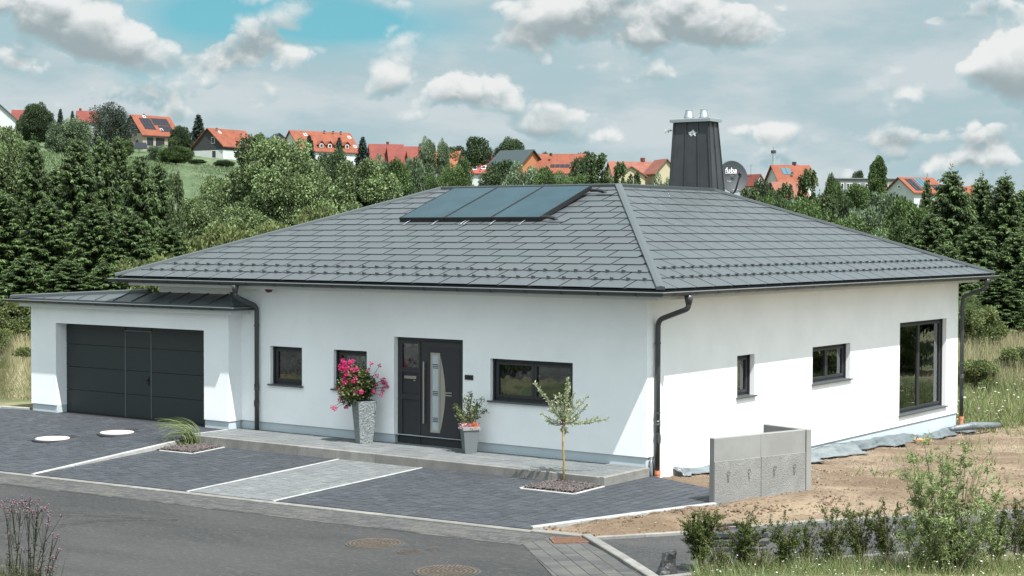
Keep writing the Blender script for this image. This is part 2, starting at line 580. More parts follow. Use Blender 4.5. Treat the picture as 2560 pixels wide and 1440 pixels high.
pot_grey = mat('glossy_grey_pot', (0.14, 0.155, 0.165), 0.3, spec=0.6)
pot_rim = mat('pale_pot_rim', (0.2520, 0.2520, 0.2520), 0.45)
soil_m = mat('potting_soil', (0.02, 0.016, 0.012), 0.95)
bark_m = mat('bark', (0.10, 0.08, 0.06), 0.9, c2=(0.16, 0.135, 0.11), nscale=6)
bark_pale = mat('pale_birch_bark', (0.42, 0.40, 0.36), 0.85, c2=(0.15, 0.13, 0.11), nscale=3, stretch=(1, 1, 4))
stem_y = mat('yellow_willow_stem', (0.36, 0.25, 0.09), 0.7, c2=(0.22, 0.16, 0.07), nscale=12)


def leaf(name, a, b, tr=0.28, spec=0.3):
    return mat(name, a, 0.6, tone=b, trans=tr, spec=spec)


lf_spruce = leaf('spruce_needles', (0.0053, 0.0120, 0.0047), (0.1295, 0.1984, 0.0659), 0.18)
lf_bush = leaf('bush_leaves', (0.045, 0.065, 0.022), (0.2176, 0.2560, 0.0960), 0.3)
lf_lime = leaf('maple_leaves', (0.0106, 0.0200, 0.0070), (0.2703, 0.3648, 0.1548), 0.25)
lf_dark = leaf('dark_tree_leaves', (0.0062, 0.0130, 0.0055), (0.0845, 0.1318, 0.0549), 0.22)
lf_mid = leaf('green_tree_leaves', (0.0088, 0.0190, 0.0062), (0.1408, 0.2176, 0.0719), 0.25)
lf_silver = leaf('silvery_leaves', (0.0176, 0.0300, 0.0140), (0.2591, 0.3520, 0.1997), 0.25)
lf_birch = leaf('birch_leaves', (0.0123, 0.0230, 0.0078), (0.1521, 0.2150, 0.0849), 0.28)
lf_yew = leaf('yew_needles', (0.02, 0.035, 0.010), (0.13, 0.165, 0.04), 0.25)
lf_willow = leaf('willow_leaves', (0.0805, 0.1125, 0.0385), (0.2990, 0.3625, 0.1540), 0.3)
lf_white = leaf('whitish_willow_leaves', (0.16, 0.20, 0.10), (0.46, 0.50, 0.30), 0.3)
lf_grass = leaf('grass_blades', (0.07, 0.10, 0.035), (0.24, 0.29, 0.11), 0.3)
lf_dry = leaf('dry_grass_blades', (0.16, 0.15, 0.07), (0.48, 0.43, 0.27), 0.3)
lf_ger = leaf('geranium_leaves', (0.03, 0.045, 0.015), (0.22, 0.26, 0.10), 0.3)
fl_pink = leaf('magenta_petals', (0.50, 0.015, 0.13), (0.75, 0.06, 0.26), 0.35)
fl_rose = leaf('pale_pink_petals', (0.70, 0.30, 0.38), (0.75, 0.45, 0.5), 0.35)
fl_orange = leaf('orange_petals', (0.65, 0.08, 0.02), (0.75, 0.2, 0.04), 0.35)
fl_thistle = leaf('thistle_flowers', (0.20, 0.08, 0.13), (0.52, 0.36, 0.45), 0.3)
lf_thistle = leaf('thistle_leaves', (0.03, 0.035, 0.018), (0.12, 0.125, 0.06), 0.25)
fl_daisy = leaf('daisy_petals', (0.75, 0.75, 0.72), (0.8, 0.8, 0.78), 0.3)

# ================================================================== THE HOUSE
EZ = 3.3                       # eave height
FX, FY = -0.67, 0.67           # side wall plane x, front wall plane y
EL, ED = 14.23, 16.58          # eave lengths
XS, YF, ZT = 4.85, 6.3, 2.035  # plateau: inset from the side eave, from the front eave, rise
PXL, PYB = 9.88, 10.64         # far ends of the plateau
LF, LS = math.hypot(YF, ZT), math.hypot(XS, ZT)
house = thing('house', (-7.1, 8.3, 0.0), 'white single-storey house with dark grey hipped metal roof, tapered chimney and attached garage', 'house')


def wall_skin(mb, o, u, w, h0, h1, holes, depth, inward):
    """vertical skin from point o along unit u, width w, heights h0..h1, holes (a,b,c,d) in (u,z); reveals go inward"""
    us = sorted({0.0, w, *[x for h in holes for x in h[:2]]})
    zs = sorted({h0, h1, *[x for h in holes for x in h[2:]]})
    o, u, inward = Vector(o), Vector(u), Vector(inward)

    def P(a, z, d=0.0):
        q = o + u * a + inward * d
        return (q.x, q.y, z)
    for i in range(len(us) - 1):
        for j in range(len(zs) - 1):
            a, b, c, d = us[i], us[i + 1], zs[j], zs[j + 1]
            cx, cz = (a + b) / 2, (c + d) / 2
            if any(h[0] < cx < h[1] and h[2] < cz < h[3] for h in holes):
                continue
            mb.quad(P(a, c), P(b, c), P(b, d), P(a, d))
    for a, b, c, d in holes:
        mb.quad(P(a, c), P(a, c, depth), P(a, d, depth), P(a, d))
        mb.quad(P(b, c), P(b, d), P(b, d, depth), P(b, c, depth))
        mb.quad(P(a, d), P(a, d, depth), P(b, d, depth), P(b, d))
        if c > h0 + .001:
            mb.quad(P(a, c), P(b, c), P(b, c, depth), P(a, c, depth))


W1 = (-10.10, -9.18, 1.03, 1.85)
W2 = (-8.285, -7.375, 1.03, 1.85)
W3 = (-4.216, -2.294, 1.03, 1.85)
DOOR = (-6.65, -4.89, 0.0, 2.18)
S1 = (4.11, 4.845, 1.03, 1.86)
S2 = (7.515, 9.44, 1.05, 1.85)
S3 = (12.24, 15.2, -0.03, 2.18)
XL = -13.56
mb = MB()
wall_skin(mb, (XL, FY, 0), (1, 0, 0), FX - XL, 0.2, 3.095, [(h[0] - XL, h[1] - XL, max(h[2], 0.2), h[3]) for h in (W1, W2, DOOR, W3)], 0.24, (0, 1, 0))
# side wall: plaster starts at 0.2 beside the downpipe and lower beyond it
wall_skin(mb, (FX, FY, 0), (0, 1, 0), 0.36, 0.2, 3.095, [], 0.2, (-1, 0, 0))
wall_skin(mb, (FX, FY + 0.36, 0), (0, 1, 0), 16.0 - FY - 0.36, -0.28, 3.095, [(h[0] - FY - 0.36, h[1] - FY - 0.36, h[2], h[3]) for h in (S1, S2, S3)], 0.24, (-1, 0, 0))
mb.quad((FX, 16.0, -0.28), (XL, 16.0, -0.28), (XL, 16.0, 3.095), (FX, 16.0, 3.095))
mb.quad((XL, 16.0, 0.2), (XL, FY, 0.2), (XL, FY, 3.095), (XL, 16.0, 3.095))
# underside edge of the plaster (drip edge over the plinth)
mb.quad((XL, FY, 0.2), (FX, FY, 0.2), (FX, FY + 0.03, 0.2), (XL, FY + 0.03, 0.2))
mb.quad((FX, FY, 0.2), (FX, FY + .36, 0.2), (FX - .03, FY + .36, 0.2), (FX - .03, FY, 0.2))
mb.quad((FX, FY + .36, -0.28), (FX, 16, -0.28), (FX - .03, 16, -0.28), (FX - .03, FY + .36, -0.28))
mb.build('wall', plaster, house, label='white plastered main walls')
mb = MB()
p = 0.028
wall_skin(mb, (XL, FY + p, 0), (1, 0, 0), FX - p - XL, -0.4, 0.2, [(DOOR[0] - XL, DOOR[1] - XL, 0.0, 0.2)], 0.24, (0, 1, 0))
wall_skin(mb, (FX - p, FY + p, 0), (0, 1, 0), .37, -1.4, 0.2, [], 0.2, (-1, 0, 0))
wall_skin(mb, (FX - p, FY + p + .37, 0), (0, 1, 0), 16 - FY - p - .37, -1.4, -.275, [], 0.2, (-1, 0, 0))
mb.build('plinth', plinth_m, house, label='pale blue-grey plinth')
# rooms behind the windows
mb = MB()
mb.quad((XL + .1, 5.2, -.02), (FX - 3.4, 5.2, -.02), (FX - 3.4, 5.2, 2.6), (XL + .1, 5.2, 2.6))
mb.quad((FX - 3.8, 1.0, -.02), (FX - 3.8, 15.9, -.02), (FX - 3.8, 15.9, 2.6), (FX - 3.8, 1.0, 2.6))
mb.quad((XL + .1, 1.0, 2.6), (FX - .25, 1.0, 2.6), (FX - .25, 15.9, 2.6), (XL + .1, 15.9, 2.6))
for y in (6.6, 11.0):
    mb.quad((FX - .3, y, -.02), (FX - 3.8, y, -.02), (FX - 3.8, y, 2.6), (FX - .3, y, 2.6))
for x in (-8.8, -7.0, -4.6):
    mb.quad((x, 1.0, -.02), (x, 5.2, -.02), (x, 5.2, 2.6), (x, 1.0, 2.6))
mb.build('room_partition', inner_m, house)
mb = MB()
mb.quad((XL + .1, 0.95, -.02), (FX - .25, 0.95, -.02), (FX - .25, 15.9, -.02), (XL + .1, 15.9, -.02))
mb.build('room_floor', floor_in, house)

# soffit slab under the eaves
mb = MB()
mb.box(-13.98, -0.13, 0.13, FY - .004, 3.09, 3.235)
mb.box(FX + .004, -0.13, FY - .002, 16.45, 3.092, 3.233)
mb.box(-13.98, XL - .004, FY - .002, 16.45, 3.092, 3.233)
mb.box(-13.98, -0.13, 16.004, 16.45, 3.088, 3.232)
mb.build('soffit', soffit_m, house)

# ---- roof -----------------------------------------------------------------
SF, CF = ZT / LF, YF / LF
SS, CS = ZT / LS, XS / LS
NF = Vector((0, -SF, CF))
NS = Vector((SS, 0, CS))


def pf(u, v, h=0.0):
    return Vector((-u, v * CF, EZ + v * SF)) + NF * h


def ps(u, v, h=0.0):
    return Vector((-v * CS, u, EZ + v * SS)) + NS * h


mb = MB()
mb.quad(pf(0, 0, -.01), pf(EL, 0, -.01), pf(PXL, LF, -.01), pf(XS, LF, -.01))
mb.quad(ps(0, 0, -.01), ps(ED, 0, -.01), ps(PYB, LS, -.01), ps(YF, LS, -.01))
zt = EZ + ZT
mb.quad((-EL, 0, EZ - .01), (-EL, ED, EZ - .01), (-PXL, PYB, zt - .01), (-PXL, YF, zt - .01))
mb.quad((-EL, ED, EZ - .01), (0, ED, EZ - .01), (-XS, PYB, zt - .01), (-PXL, PYB, zt - .01))
mb.quad((-XS, YF, zt - .01), (-XS, PYB, zt - .01), (-PXL, PYB, zt - .01), (-PXL, YF, zt - .01))
mb.box(-EL + .02, -.02, .02, ED - .02, EZ - .07, EZ - .02)
roof = mb.build('roof', roof_under, house, label='dark grey hipped roof of large metal shingles')


def clip(poly, tri):
    """Sutherland-Hodgman against a convex counter-clockwise polygon"""
    out = poly
    for i in range(len(tri)):
        (ax, ay), (bx, by) = tri[i], tri[(i + 1) % len(tri)]
        inp, out = out, []
        for j in range(len(inp)):
            P, Q = inp[j], inp[(j + 1) % len(inp)]
            sp = (bx - ax) * (P[1] - ay) - (by - ay) * (P[0] - ax)
            sq = (bx - ax) * (Q[1] - ay) - (by - ay) * (Q[0] - ax)
            if sp >= 0:
                out.append(P)
            if sp * sq < 0:
                k = sp / (sp - sq)
                out.append((P[0] + k * (Q[0] - P[0]), P[1] + k * (Q[1] - P[1])))
        if not out:
            return []
    return out


def area(p):
    return abs(sum(p[i][0] * p[(i + 1) % len(p)][1] - p[(i + 1) % len(p)][0] * p[i][1] for i in range(len(p)))) / 2


shingles = []


def lay(fn, L0, Ls, tl, tr, u00, ncol):
    ins = 0.05
    trap = [(ins * 1.5, -0.03), (L0 - ins * 1.5, -0.03), (tl - ins, Ls - .01), (tr + ins, Ls - .01)]
    for r in range(int(Ls / .42) + 1):
        off = u00 - 0.7 + (0.35 if r % 2 else 0.0)
        for c in range(ncol):
            u0, v0 = off + .7 * c - .7, .42 * r - (.025 if r == 0 else 0)
            g = .017
            full = [(u0 + g, v0), (u0 + .7 - g, v0), (u0 + .7 - g, .42 * r + .45), (u0 + g, .42 * r + .45)]
            q = clip(full, trap)
            if len(q) < 3 or area(q) < .01:
                continue
            shingles.append((fn, u0, v0, .42 * r, q, abs(area(q) - area(full)) < 1e-6))


lay(pf, EL, LF, PXL, XS, .741, 24)
lay(ps, ED, LS, PYB, YF, .545, 27)


def shingle_geo(q, ub, vb):
    """plate: lower edge stands proud, upper edge tucked in"""
    vs = []
    for (u, v) in q:
        h = .021 - .017 * min(1.0, max(0.0, (v - vb) / .45))
        vs.append((u - ub, v - vb, h))
    n = len(vs)
    lo = [(a, b, h - .005) for a, b, h in vs]
    fs = [tuple(range(n)), tuple(range(2 * n - 1, n - 1, -1))] + [(i, n + i, n + (i + 1) % n, (i + 1) % n) for i in range(n)]
    return vs + lo, fs


def basis(fn):
    o = fn(0, 0)
    return Matrix((fn(1, 0) - o, fn(0, 1) - o, fn(0, 0, 1) - o)).transposed()


shared = {}


def dist_key(s):
    u = sum(p[0] for p in s[4]) / len(s[4])
    v = sum(p[1] for p in s[4]) / len(s[4])
    return (s[0](u, v) - Vector(CAM)).length - 30 * area(s[4])


shingles.sort(key=dist_key)
rest = MB()
rr = random.Random(4)
for i, (fn, u0, v0, vb, q, whole) in enumerate(shingles):
    B = basis(fn)
    flip = B.determinant() < 0
    if i < 300:
        key = (fn.__name__, round(v0 - vb, 3)) if whole else None
        me = shared.get(key) if key else None
        if me is None:
            vs, fs = shingle_geo(q, u0, vb)
            vs = [B @ Vector(p) for p in vs]
            if flip:
                fs = [f[::-1] for f in fs]
            me = MB().add(vs, fs).mesh('shingle', roof_m)
            if key:
                shared[key] = me
        link('shingle', me, roof, loc=fn(u0, vb, .002 * rr.random()))
    else:
        vs, fs = shingle_geo(q, 0, vb)
        vs = [B @ (Vector((p[0], p[1] + vb, p[2]))) + fn(0, 0) for p in vs]
        if flip:
            fs = [f[::-1] for f in fs]
        rest.add(vs, fs, rr.random())
if rest.f:
    rest.build('shingle_field', roof_m, roof, kind='stuff', tone=True)


# snow guards: small folded wedges on the two lowest courses
def guard_mesh(fn):
    B = basis(fn)
    w, l, h = .024, .066, .056
    vs = [(-w, -.03, .02), (w, -.03, .02), (w, -.03 + .012, h), (-w, -.03 + .012, h), (-w, l, .012), (w, l, .012), (-w, -.045, .015), (w, -.045, .015)]
    fs = [(6, 7, 1, 0), (0, 1, 2, 3), (3, 2, 5, 4), (0, 3, 4), (1, 5, 2)]
    vs = [B @ Vector(p) for p in vs]
    if B.determinant() < 0:
        fs = [f[::-1] for f in fs]
    return MB().add(vs, fs).mesh('snow_guard', gutter_m)


for fn, L0, u00, ins in ((pf, EL, .741, XS / LF), (ps, ED, .545, YF / LS)):
    gm = guard_mesh(fn)
    for r in (1, 2):
        v = .42 * r
        k = 0
        while True:
            u = u00 + .175 + .35 * k + (.0 if r == 1 else .0) - .35
            k += 1
            lo = v * ins + .25
            hi = L0 - v * (((EL - PXL) / LF) if fn is pf else ((ED - PYB) / LS)) - .25
            if u < lo:
                continue
            if u > hi:
                break
            link('snow_guard', gm, roof, loc=fn(u, v, .006))

# hip caps, plateau edge flashings


def strip(mb, a, b, w, h, up=Vector((0, 0, 1)), lift=0.0):
    a, b = Vector(a), Vector(b)
    d = (b - a).normalized()
    s = d.cross(up).normalized()
    n = s.cross(d).normalized()
    vs = []
    for q in (a, b):
        vs += [q + s * w + n * (lift - .03), q + s * w * .96 + n * (lift + h * .6), q + n * (lift + h), q - s * w * .96 + n * (lift + h * .6), q - s * w + n * (lift - .03)]
    fs = [(i, i + 1, 5 + i + 1, 5 + i) for i in range(4)] + [(4, 3, 2, 1, 0), (5, 6, 7, 8, 9)]
    mb.add(vs, fs)


for a, b in (((0, 0, EZ), (-XS, YF, zt)), ((-EL, 0, EZ), (-PXL, YF, zt)), ((0, ED, EZ), (-XS, PYB, zt)), ((-EL, ED, EZ), (-PXL, PYB, zt))):
    mb = MB()
    d = (Vector(a) - Vector(b)).normalized()
    strip(mb, Vector(a) + d * .03, Vector(b), .078, .04, lift=.03)
    mb.build('hip_cap', roof_m, roof)
for a, b in (((-PXL, YF, zt), (-XS, YF, zt)), ((-XS, YF, zt), (-XS, PYB, zt)), ((-XS, PYB, zt), (-PXL, PYB, zt)), ((-PXL, PYB, zt), (-PXL, YF, zt))):
    mb = MB()
    strip(mb, a, b, .07, .05, lift=.02)
    mb.build('ridge_flashing', gutter_m, roof)


# ---- gutters --------------------------------------------------------------
def gutter(name, path, r, parent, closed_ends=True):
    """half-round channel swept along a level path; path of (x, y, z) with outward normals mitred at corners"""
    pts = [Vector(p) for p in path]
    n = 9
    rings = []
    for i, p_ in enumerate(pts):
        dirs = []
        if i > 0:
            dirs.append((pts[i] - pts[i - 1]).normalized())
        if i < len(pts) - 1:
            dirs.append((pts[i + 1] - pts[i]).normalized())
        nrm = [Vector((d.y, -d.x, 0)) for d in dirs]
        m = nrm[0] if len(nrm) == 1 else (nrm[0] + nrm[1]) / (1 + nrm[0].dot(nrm[1]))
        rings.append([p_ + m * (-r * math.cos(math.pi * k / (n - 1))) + Vector((0, 0, -r * math.sin(math.pi * k / (n - 1)))) for k in range(n)])
    mb = MB()
    vs = [q for rg in rings for q in rg]
    fs = [(i * n + k, i * n + k + 1, (i + 1) * n + k + 1, (i + 1) * n + k) for i in range(len(pts) - 1) for k in range(n - 1)]
    fs += [tuple(range(n)), tuple((len(pts) - 1) * n + k for k in range(n - 1, -1, -1))]
    mb.add(vs, fs)
    o = mb.build(name, gutter_m, parent, smooth=False)
    lip = MB()
    lip.tube([rg[-1] + Vector((0, 0, .004)) for rg in rings], .010, 6)
    lip.build('gutter_bead', gutter_lip, o)
    return o


def brackets(g, a, b, r, step, first=.35):
    a, b = Vector(a), Vector(b)
    d = (b - a).normalized()
    out = Vector((d.y, -d.x, 0))
    n = 7
    vs = []
    R1 = r + .006
    for k in range(n):
        ang = math.pi * (k + .5) / n
        for s in (-.014, .014):
            vs.append(out * (-R1 * math.cos(ang)) + Vector((0, 0, -R1 * math.sin(ang) + .002)) + d * s)
    fs = [(2 * k, 2 * k + 1, 2 * k + 3, 2 * k + 2) for k in range(n - 1)]
    me = MB().add(vs, fs).mesh('gutter_bracket', black_m)
    L = (b - a).length
    s = first
    while s < L - .1:
        link('gutter_bracket', me, g, loc=a + d * s)
        s += step


GZ = 3.235
gfront = gutter('gutter', [(-EL - .16, -.055, GZ), (.055, -.055, GZ), (.055, ED + .16, GZ)], .075, house)
brackets(gfront, (-EL - .16, -.055, GZ), (.055, -.055, GZ), .075, .80)
brackets(gfront, (.055, -.055, GZ), (.055, ED + .16, GZ), .075, .80)
# fascia behind the gutter
mb = MB()
mb.box(-EL + .03, -.03, .03, .055, EZ - .10, EZ - .012)
mb.box(-.055, -.03, .03, ED - .03, EZ - .1002, EZ - .0122)
mb.build('fascia', roof_under, house)


# ---- downpipes --------------------------------------------------------------
def arc_path(pts, r=.12, n=5):
    """round the corners of a polyline"""
    P = [Vector(p) for p in pts]
    out = [P[0]]
    for i in range(1, len(P) - 1):
        a = (P[i - 1] - P[i])
        b = (P[i + 1] - P[i])
        k = min(r, a.length * .48, b.length * .48)
        a.normalize()
        b.normalize()
        p0, p2 = P[i] + a * k, P[i] + b * k
        for j in range(n + 1):
            s = j / n
            out.append(p0 * (1 - s) ** 2 + P[i] * 2 * s * (1 - s) + p2 * s * s)
    out.append(P[-1])
    return out


def downpipe(top, wall_pt, zb, inspect=None, orange=None, parent=house):
    tx, ty = top
    wx, wy = wall_pt
    mb = MB()
    mb.tube(arc_path([(tx, ty, 3.10), (tx, ty, 2.93), (wx, wy, 2.70), (wx, wy, 2.3), (wx, wy, zb)]), .049, 12)
    o = mb.build('downpipe', pipe_m, parent, smooth=True)
    mb = MB()
    mb.tube([(tx, ty, 3.17), (tx, ty, 3.10), (tx, ty, 3.0)], [.085, .075, .053], 12)
    mb.build('outlet_funnel', pipe_m, o, smooth=True)
    for z in (2.28, 1.0, .62):
        if z < zb + .2:
            continue
        mb = MB()
        mb.tube([(wx, wy, z - .02), (wx, wy, z + .02)], .056, 12)
        mb.box(wx - .012, wx + .012, wy - .07, wy - .05, z - .012, z + .012)
        mb.build('pipe_clamp', pipe_m, o)
    mb = MB()
    z = zb + (1.0 if zb < -.1 else .86)
    mb.tube([(wx, wy, z), (wx, wy, z + .03), (wx, wy, z + .05), (wx, wy, z + .09), (wx, wy, z + .10)], [.053, .06, .053, .06, .053], 12)
    mb.build('pipe_collar', pipe_m, o)
    if inspect is not None:
        d = Vector(inspect).normalized()
        s = Vector((-d.y, d.x, 0))
        c = Vector((wx, wy, zb + .58 if zb > -.1 else zb + .62)) + d * .052
        mb = MB()
        ring = [c + s * a + Vector((0, 0, b)) for a, b in ((0, .13), (.035, .06), (.04, 0), (.035, -.06), (0, -.13), (-.035, -.06), (-.04, 0), (-.035, .06))]
        mb.add([q - d * .02 for q in ring] + ring, [tuple(range(8, 16))] + [(i, (i + 1) % 8, 8 + (i + 1) % 8, 8 + i) for i in range(8)])
        mb.build('cleaning_hatch', pipe_m, o)
    if orange:
        z1, z0 = orange
        mb = MB()
        mb.tube([(wx, wy, z0), (wx, wy, z1 - .07), (wx, wy, z1 - .069), (wx, wy, z1)], [.056, .056, .064, .064], 12)
        mb.build('drain_pipe', orange_m, o, label='orange plastic drain pipe at the foot of the downpipe')
    return o


downpipe((-10.42, -.06), (-10.44, .60), .02, inspect=(.2, -1, 0))
downpipe((.055, .90), (-.60, .93), -.1, inspect=(1, -.1, 0), orange=(-.06, -.3))
downpipe((.055, 16.02), (-.60, 16.10), -.40, inspect=(1, -.3, 0), orange=(-.38, -1.0))


# ---- windows ----------------------------------------------------------------
def window(axis, h, leaves_, sill=True, sill_drop=0.0, glass=glass_m, rec=.13, curtain=None, open_leaf=None):
    """axis 'F': front wall, a runs along x; axis 'S': side wall, a runs along y"""
    a0, a1, z0, z1 = h

    def bx(mb, a, b, d0, d1, c, d, ch=0.0):
        if axis == 'F':
            mb.box(a, b, FY + d0, FY + d1, c, d, ch)
        else:
            mb.box(FX - d1, FX - d0, a, b, c, d, ch)
    mb = MB()
    f = .062
    e = .003
    d0, d1 = rec, rec + .08
    bx(mb, a0 + e, a0 + f, d0, d1, z0 + e, z1 - e)
    bx(mb, a1 - f, a1 - e, d0, d1, z0 + e, z1 - e)
    bx(mb, a0 + f, a1 - f, d0, d1, z1 - f, z1 - e)
    bx(mb, a0 + f, a1 - f, d0, d1, z0 + e, z0 + f)
    # roller shutter guide rails
    bx(mb, a0 + e, a0 + .035, d0 - .05, d0 - .002, z0 + e, z1 - e)
    bx(mb, a1 - .035, a1 - e, d0 - .05, d0 - .002, z0 + e, z1 - e)
    ww = mb.build('window', frame_m, house, label='window with dark grey frame in the %s wall' % ('front' if axis == 'F' else 'side'))
    w = (a1 - a0 - 2 * f) / leaves_
    for i in range(leaves_):
        b0, b1 = a0 + f + w * i + .004, a0 + f + w * (i + 1) - .004
        s = .055
        mb = MB()
        bx(mb, b0, b0 + s, d0 - .02, d1 - .02, z0 + f + .004, z1 - f - .004)
        bx(mb, b1 - s, b1, d0 - .02, d1 - .02, z0 + f + .004, z1 - f - .004)
        bx(mb, b0 + s, b1 - s, d0 - .02, d1 - .02, z1 - f - s, z1 - f - .004)
        bx(mb, b0 + s, b1 - s, d0 - .02, d1 - .02, z0 + f + .004, z0 + f + s)
        mb.build('sash', frame_m, ww)
        mb = MB()
        bx(mb, b0 + s, b1 - s, d0 + .012, d0 + .020, z0 + f + s, z1 - f - s)
        mb.build('pane', glass, ww)
        if curtain and i in curtain:
            lo, hi = curtain[i]
            mb = MB()
            n = 14
            vs = []
            for k in range(n + 1):
                a = b0 + s + (b1 - b0 - 2 * s) * (lo + (hi - lo) * k / n)
                d = d1 + .12 + .03 * math.sin(k * 2.1)
                for z in (max(z0 - .1, 0), z1 - .02):
                    vs.append((a, FY + d, z) if axis == 'F' else (FX - d, a, z))
            mb.add(vs, [(2 * k, 2 * k + 2, 2 * k + 3, 2 * k + 1) for k in range(n)])
            mb.build('curtain', curtain_m, ww)
    if sill:
        mb = MB()
        bx(mb, a0 - .045, a1 + .045, -.055, -.002, z0 - .028, z0 + .004)
        bx(mb, a0 + .002, a1 - .002, -.002, rec + .02, z0 - .012, z0 + .0045)
        mb.build('window_sill', sill_m, ww)
    return ww


window('F', W1, 1, curtain={0: (0, .16)})
window('F', W2, 1)
window('F', W3, 2, curtain={0: (0, .14)})
window('S', S1, 1, glass=glass_side, rec=.15, curtain={0: (.0, .9)})
window('S', S2, 2, glass=glass_side, rec=.15, curtain={0: (.35, .75), 1: (0, .35)})
window('S', S3, 2, glass=glass_side, rec=.15, curtain={0: (.75, 1.0), 1: (.55, .9)})

# ---- entrance door ----------------------------------------------------------
DY = FY + .12
x0, x1, z0, z1 = DOOR
e = .003
mb = MB()
f = .075
mb.box(x0 + e, x0 + f, DY, DY + .08, .03, z1 - e)
mb.box(x1 - f, x1 - e, DY, DY + .08, .03, z1 - e)
mb.box(x0 + f, x1 - f, DY, DY + .08, z1 - f, z1 - e)
mb.box(-6.045, -5.965, DY, DY + .08, .03, z1 - f)
door = mb.build('entrance_door', frame_m, house, label='anthracite entrance door with side panel, steel bar handle and frosted strip')
mb = MB()
mb.box(x0 + e, x1 - e, FY + .02, DY + .09, .002, .026)
mb.build('threshold', zinc_m, door)
# side panel: glazed light over two infill panels
xa, xb = x0 + f + .002, -6.047
mb = MB()
sx = .05
mb.box(xa, xa + sx, DY - .012, DY + .05, .032, z1 - f - .002)
mb.box(xb - sx, xb, DY - .012, DY + .05, .032, z1 - f - .002)
for c, d in ((.032, .16), (.92, 1.02), (1.46, 1.56), (z1 - f - .06, z1 - f - .002)):
    mb.box(xa + sx, xb - sx, DY - .012, DY + .05, c, d)
mb.build('side_panel_frame', frame_m, door)
mb = MB()
mb.box(xa + sx, xb - sx, DY + .015, DY + .03, .16, .92)
mb.box(xa + sx, xb - sx, DY + .015, DY + .03, 1.02, 1.46)
mb.build('infill_panel', door_m, door)
mb = MB()
mb.box(xa + sx, xb - sx, DY + .015, DY + .025, 1.56, z1 - f - .06)
mb.build('side_light_pane', glass_m, door)
mb = MB()
mb.box(-6.48, -6.17, DY - .002, DY + .016, 1.335, 1.395, .006)
mb.box(-6.39, -6.25, DY - .008, DY - .002, 1.372, 1.388)
mb.box(-6.25, -6.19, DY + .006, DY + .0145, 1.295, 1.312)
mb.build('letter_slot', steel_m, door)
# leaf
xa, xb = -5.963, x1 - f - .003
mb = MB()
mb.box(xa, xb, DY - .02, DY + .05, .034, z1 - f - .004)
mb.build('door_leaf', frame_m, door)
mb = MB()
mb.box(xa + .10, xb - .07, DY - .028, DY - .0205, .15, z1 - f - .11)
mb.build('leaf_panel', door_m, door)
mb = MB()
mb.box(-5.93, -5.898, DY - .085, DY - .055, .46, 1.70)
for z in (.6, 1.56):
    mb.box(-5.925, -5.903, DY - .055, DY - .0205, z - .012, z + .012)
mb.build('bar_handle', steel_m, door)
gx0, gx1, gz0, gz1 = -5.765, -5.525, .29, 1.89
mb = MB()
b_ = .042
mb.box(gx0, gx0 + b_, DY - .04, DY - .0285, gz0, gz1)
mb.box(gx1 - b_, gx1, DY - .04, DY - .0285, gz0, gz1)
mb.box(gx0 + b_, gx1 - b_, DY - .04, DY - .0285, gz0, gz0 + b_)
mb.box(gx0 + b_, gx1 - b_, DY - .04, DY - .0285, gz1 - b_, gz1)
mb.build('glass_strip_frame', steel_m, door)
mb = MB()
mb.box(gx0 + b_, gx1 - b_, DY - .034, DY - .0282, gz0 + b_, gz1 - b_)
mb.build('frosted_strip', frost_m, door)
mb = MB()
for zc in (.55, 1.08, 1.62):
    for k in (-1, 0, 1):
        mb.box(gx0 + b_ + .01, gx1 - b_ - .01, DY - .036, DY - .0342, zc + k * .034 - .008, zc + k * .034 + .008)
mb.build('dark_stripe', black_m, door)
mb = MB()
n = 18
arc = [(gx1 + .005, gz0 + .03)] + [(gx1 + .005 + .125 * math.sin(math.pi * k / n), gz0 + .03 + (1.52) * k / n) for k in range(1, n)] + [(gx1 + .005, gz0 + 1.55)]
q = [(a, DY - .0345, z) for a, z in arc]
mb.add(q, [tuple(range(len(q)))])
mb.add([(a, DY - .0285, z) for a, z in arc] + q, [(i, i + 1, len(q) + i + 1, len(q) + i) for i in range(len(q) - 1)])
mb.build('steel_arc', steel_m, door)
mb = MB()
for k in (-1, 1):
    mb.box(gx1 + .01, gx1 + .30, DY - .046, DY - .036, 1.08 + k * .026 - .012, 1.08 + k * .026 + .012)
mb.build('steel_bar', steel_m, door)
mb = MB()
mb.box(-4.83, -4.735, FY - .018, FY - .001, 1.405, 1.50, .004)
mb.box(-4.727, -4.632, FY - .018, FY - .001, 1.405, 1.50, .004)
mb.build('doorbell_plate', black_m, house)

# ---- garage -----------------------------------------------------------------
GY, GX0, GX1 = .29, -17.62, -10.98
GD = (-16.71, -11.735, 0.0, 2.14)
mb = MB()
wall_skin(mb, (GX0, GY, 0), (1, 0, 0), GX1 - GX0, .19, 2.525, [(GD[0] - GX0, GD[1] - GX0, .19, GD[3])], .40, (0, 1, 0))
mb.quad((GX1, GY, .19), (GX1, FY - .002, .19), (GX1, FY - .002, 2.525), (GX1, GY, 2.525))
mb.quad((GX0, 9, .19), (GX0, GY, .19), (GX0, GY, 2.525), (GX0, 9, 2.525))
mb.quad((GX0, 9, -.3), (-10.98, 9, -.3), (-10.98, 9, 2.6), (GX0, 9, 2.6))
for a, b in ((GX0, GD[0]), (GD[1], GX1)):
    mb.quad((a, GY, .19), (b, GY, .19), (b, GY + .03, .19), (a, GY + .03, .19))
mb.build('garage_wall', plaster, house, label='white plastered garage walls')
mb = MB()
mb.quad((GX0 + .02, GY + .028, -.4), (GD[0], GY + .028, -.4), (GD[0], GY + .028, .19), (GX0 + .02, GY + .028, .19))
mb.quad((GD[0], GY + .028, -.4), (GD[0], GY + .40, -.4), (GD[0], GY + .40, .19), (GD[0], GY + .028, .19))
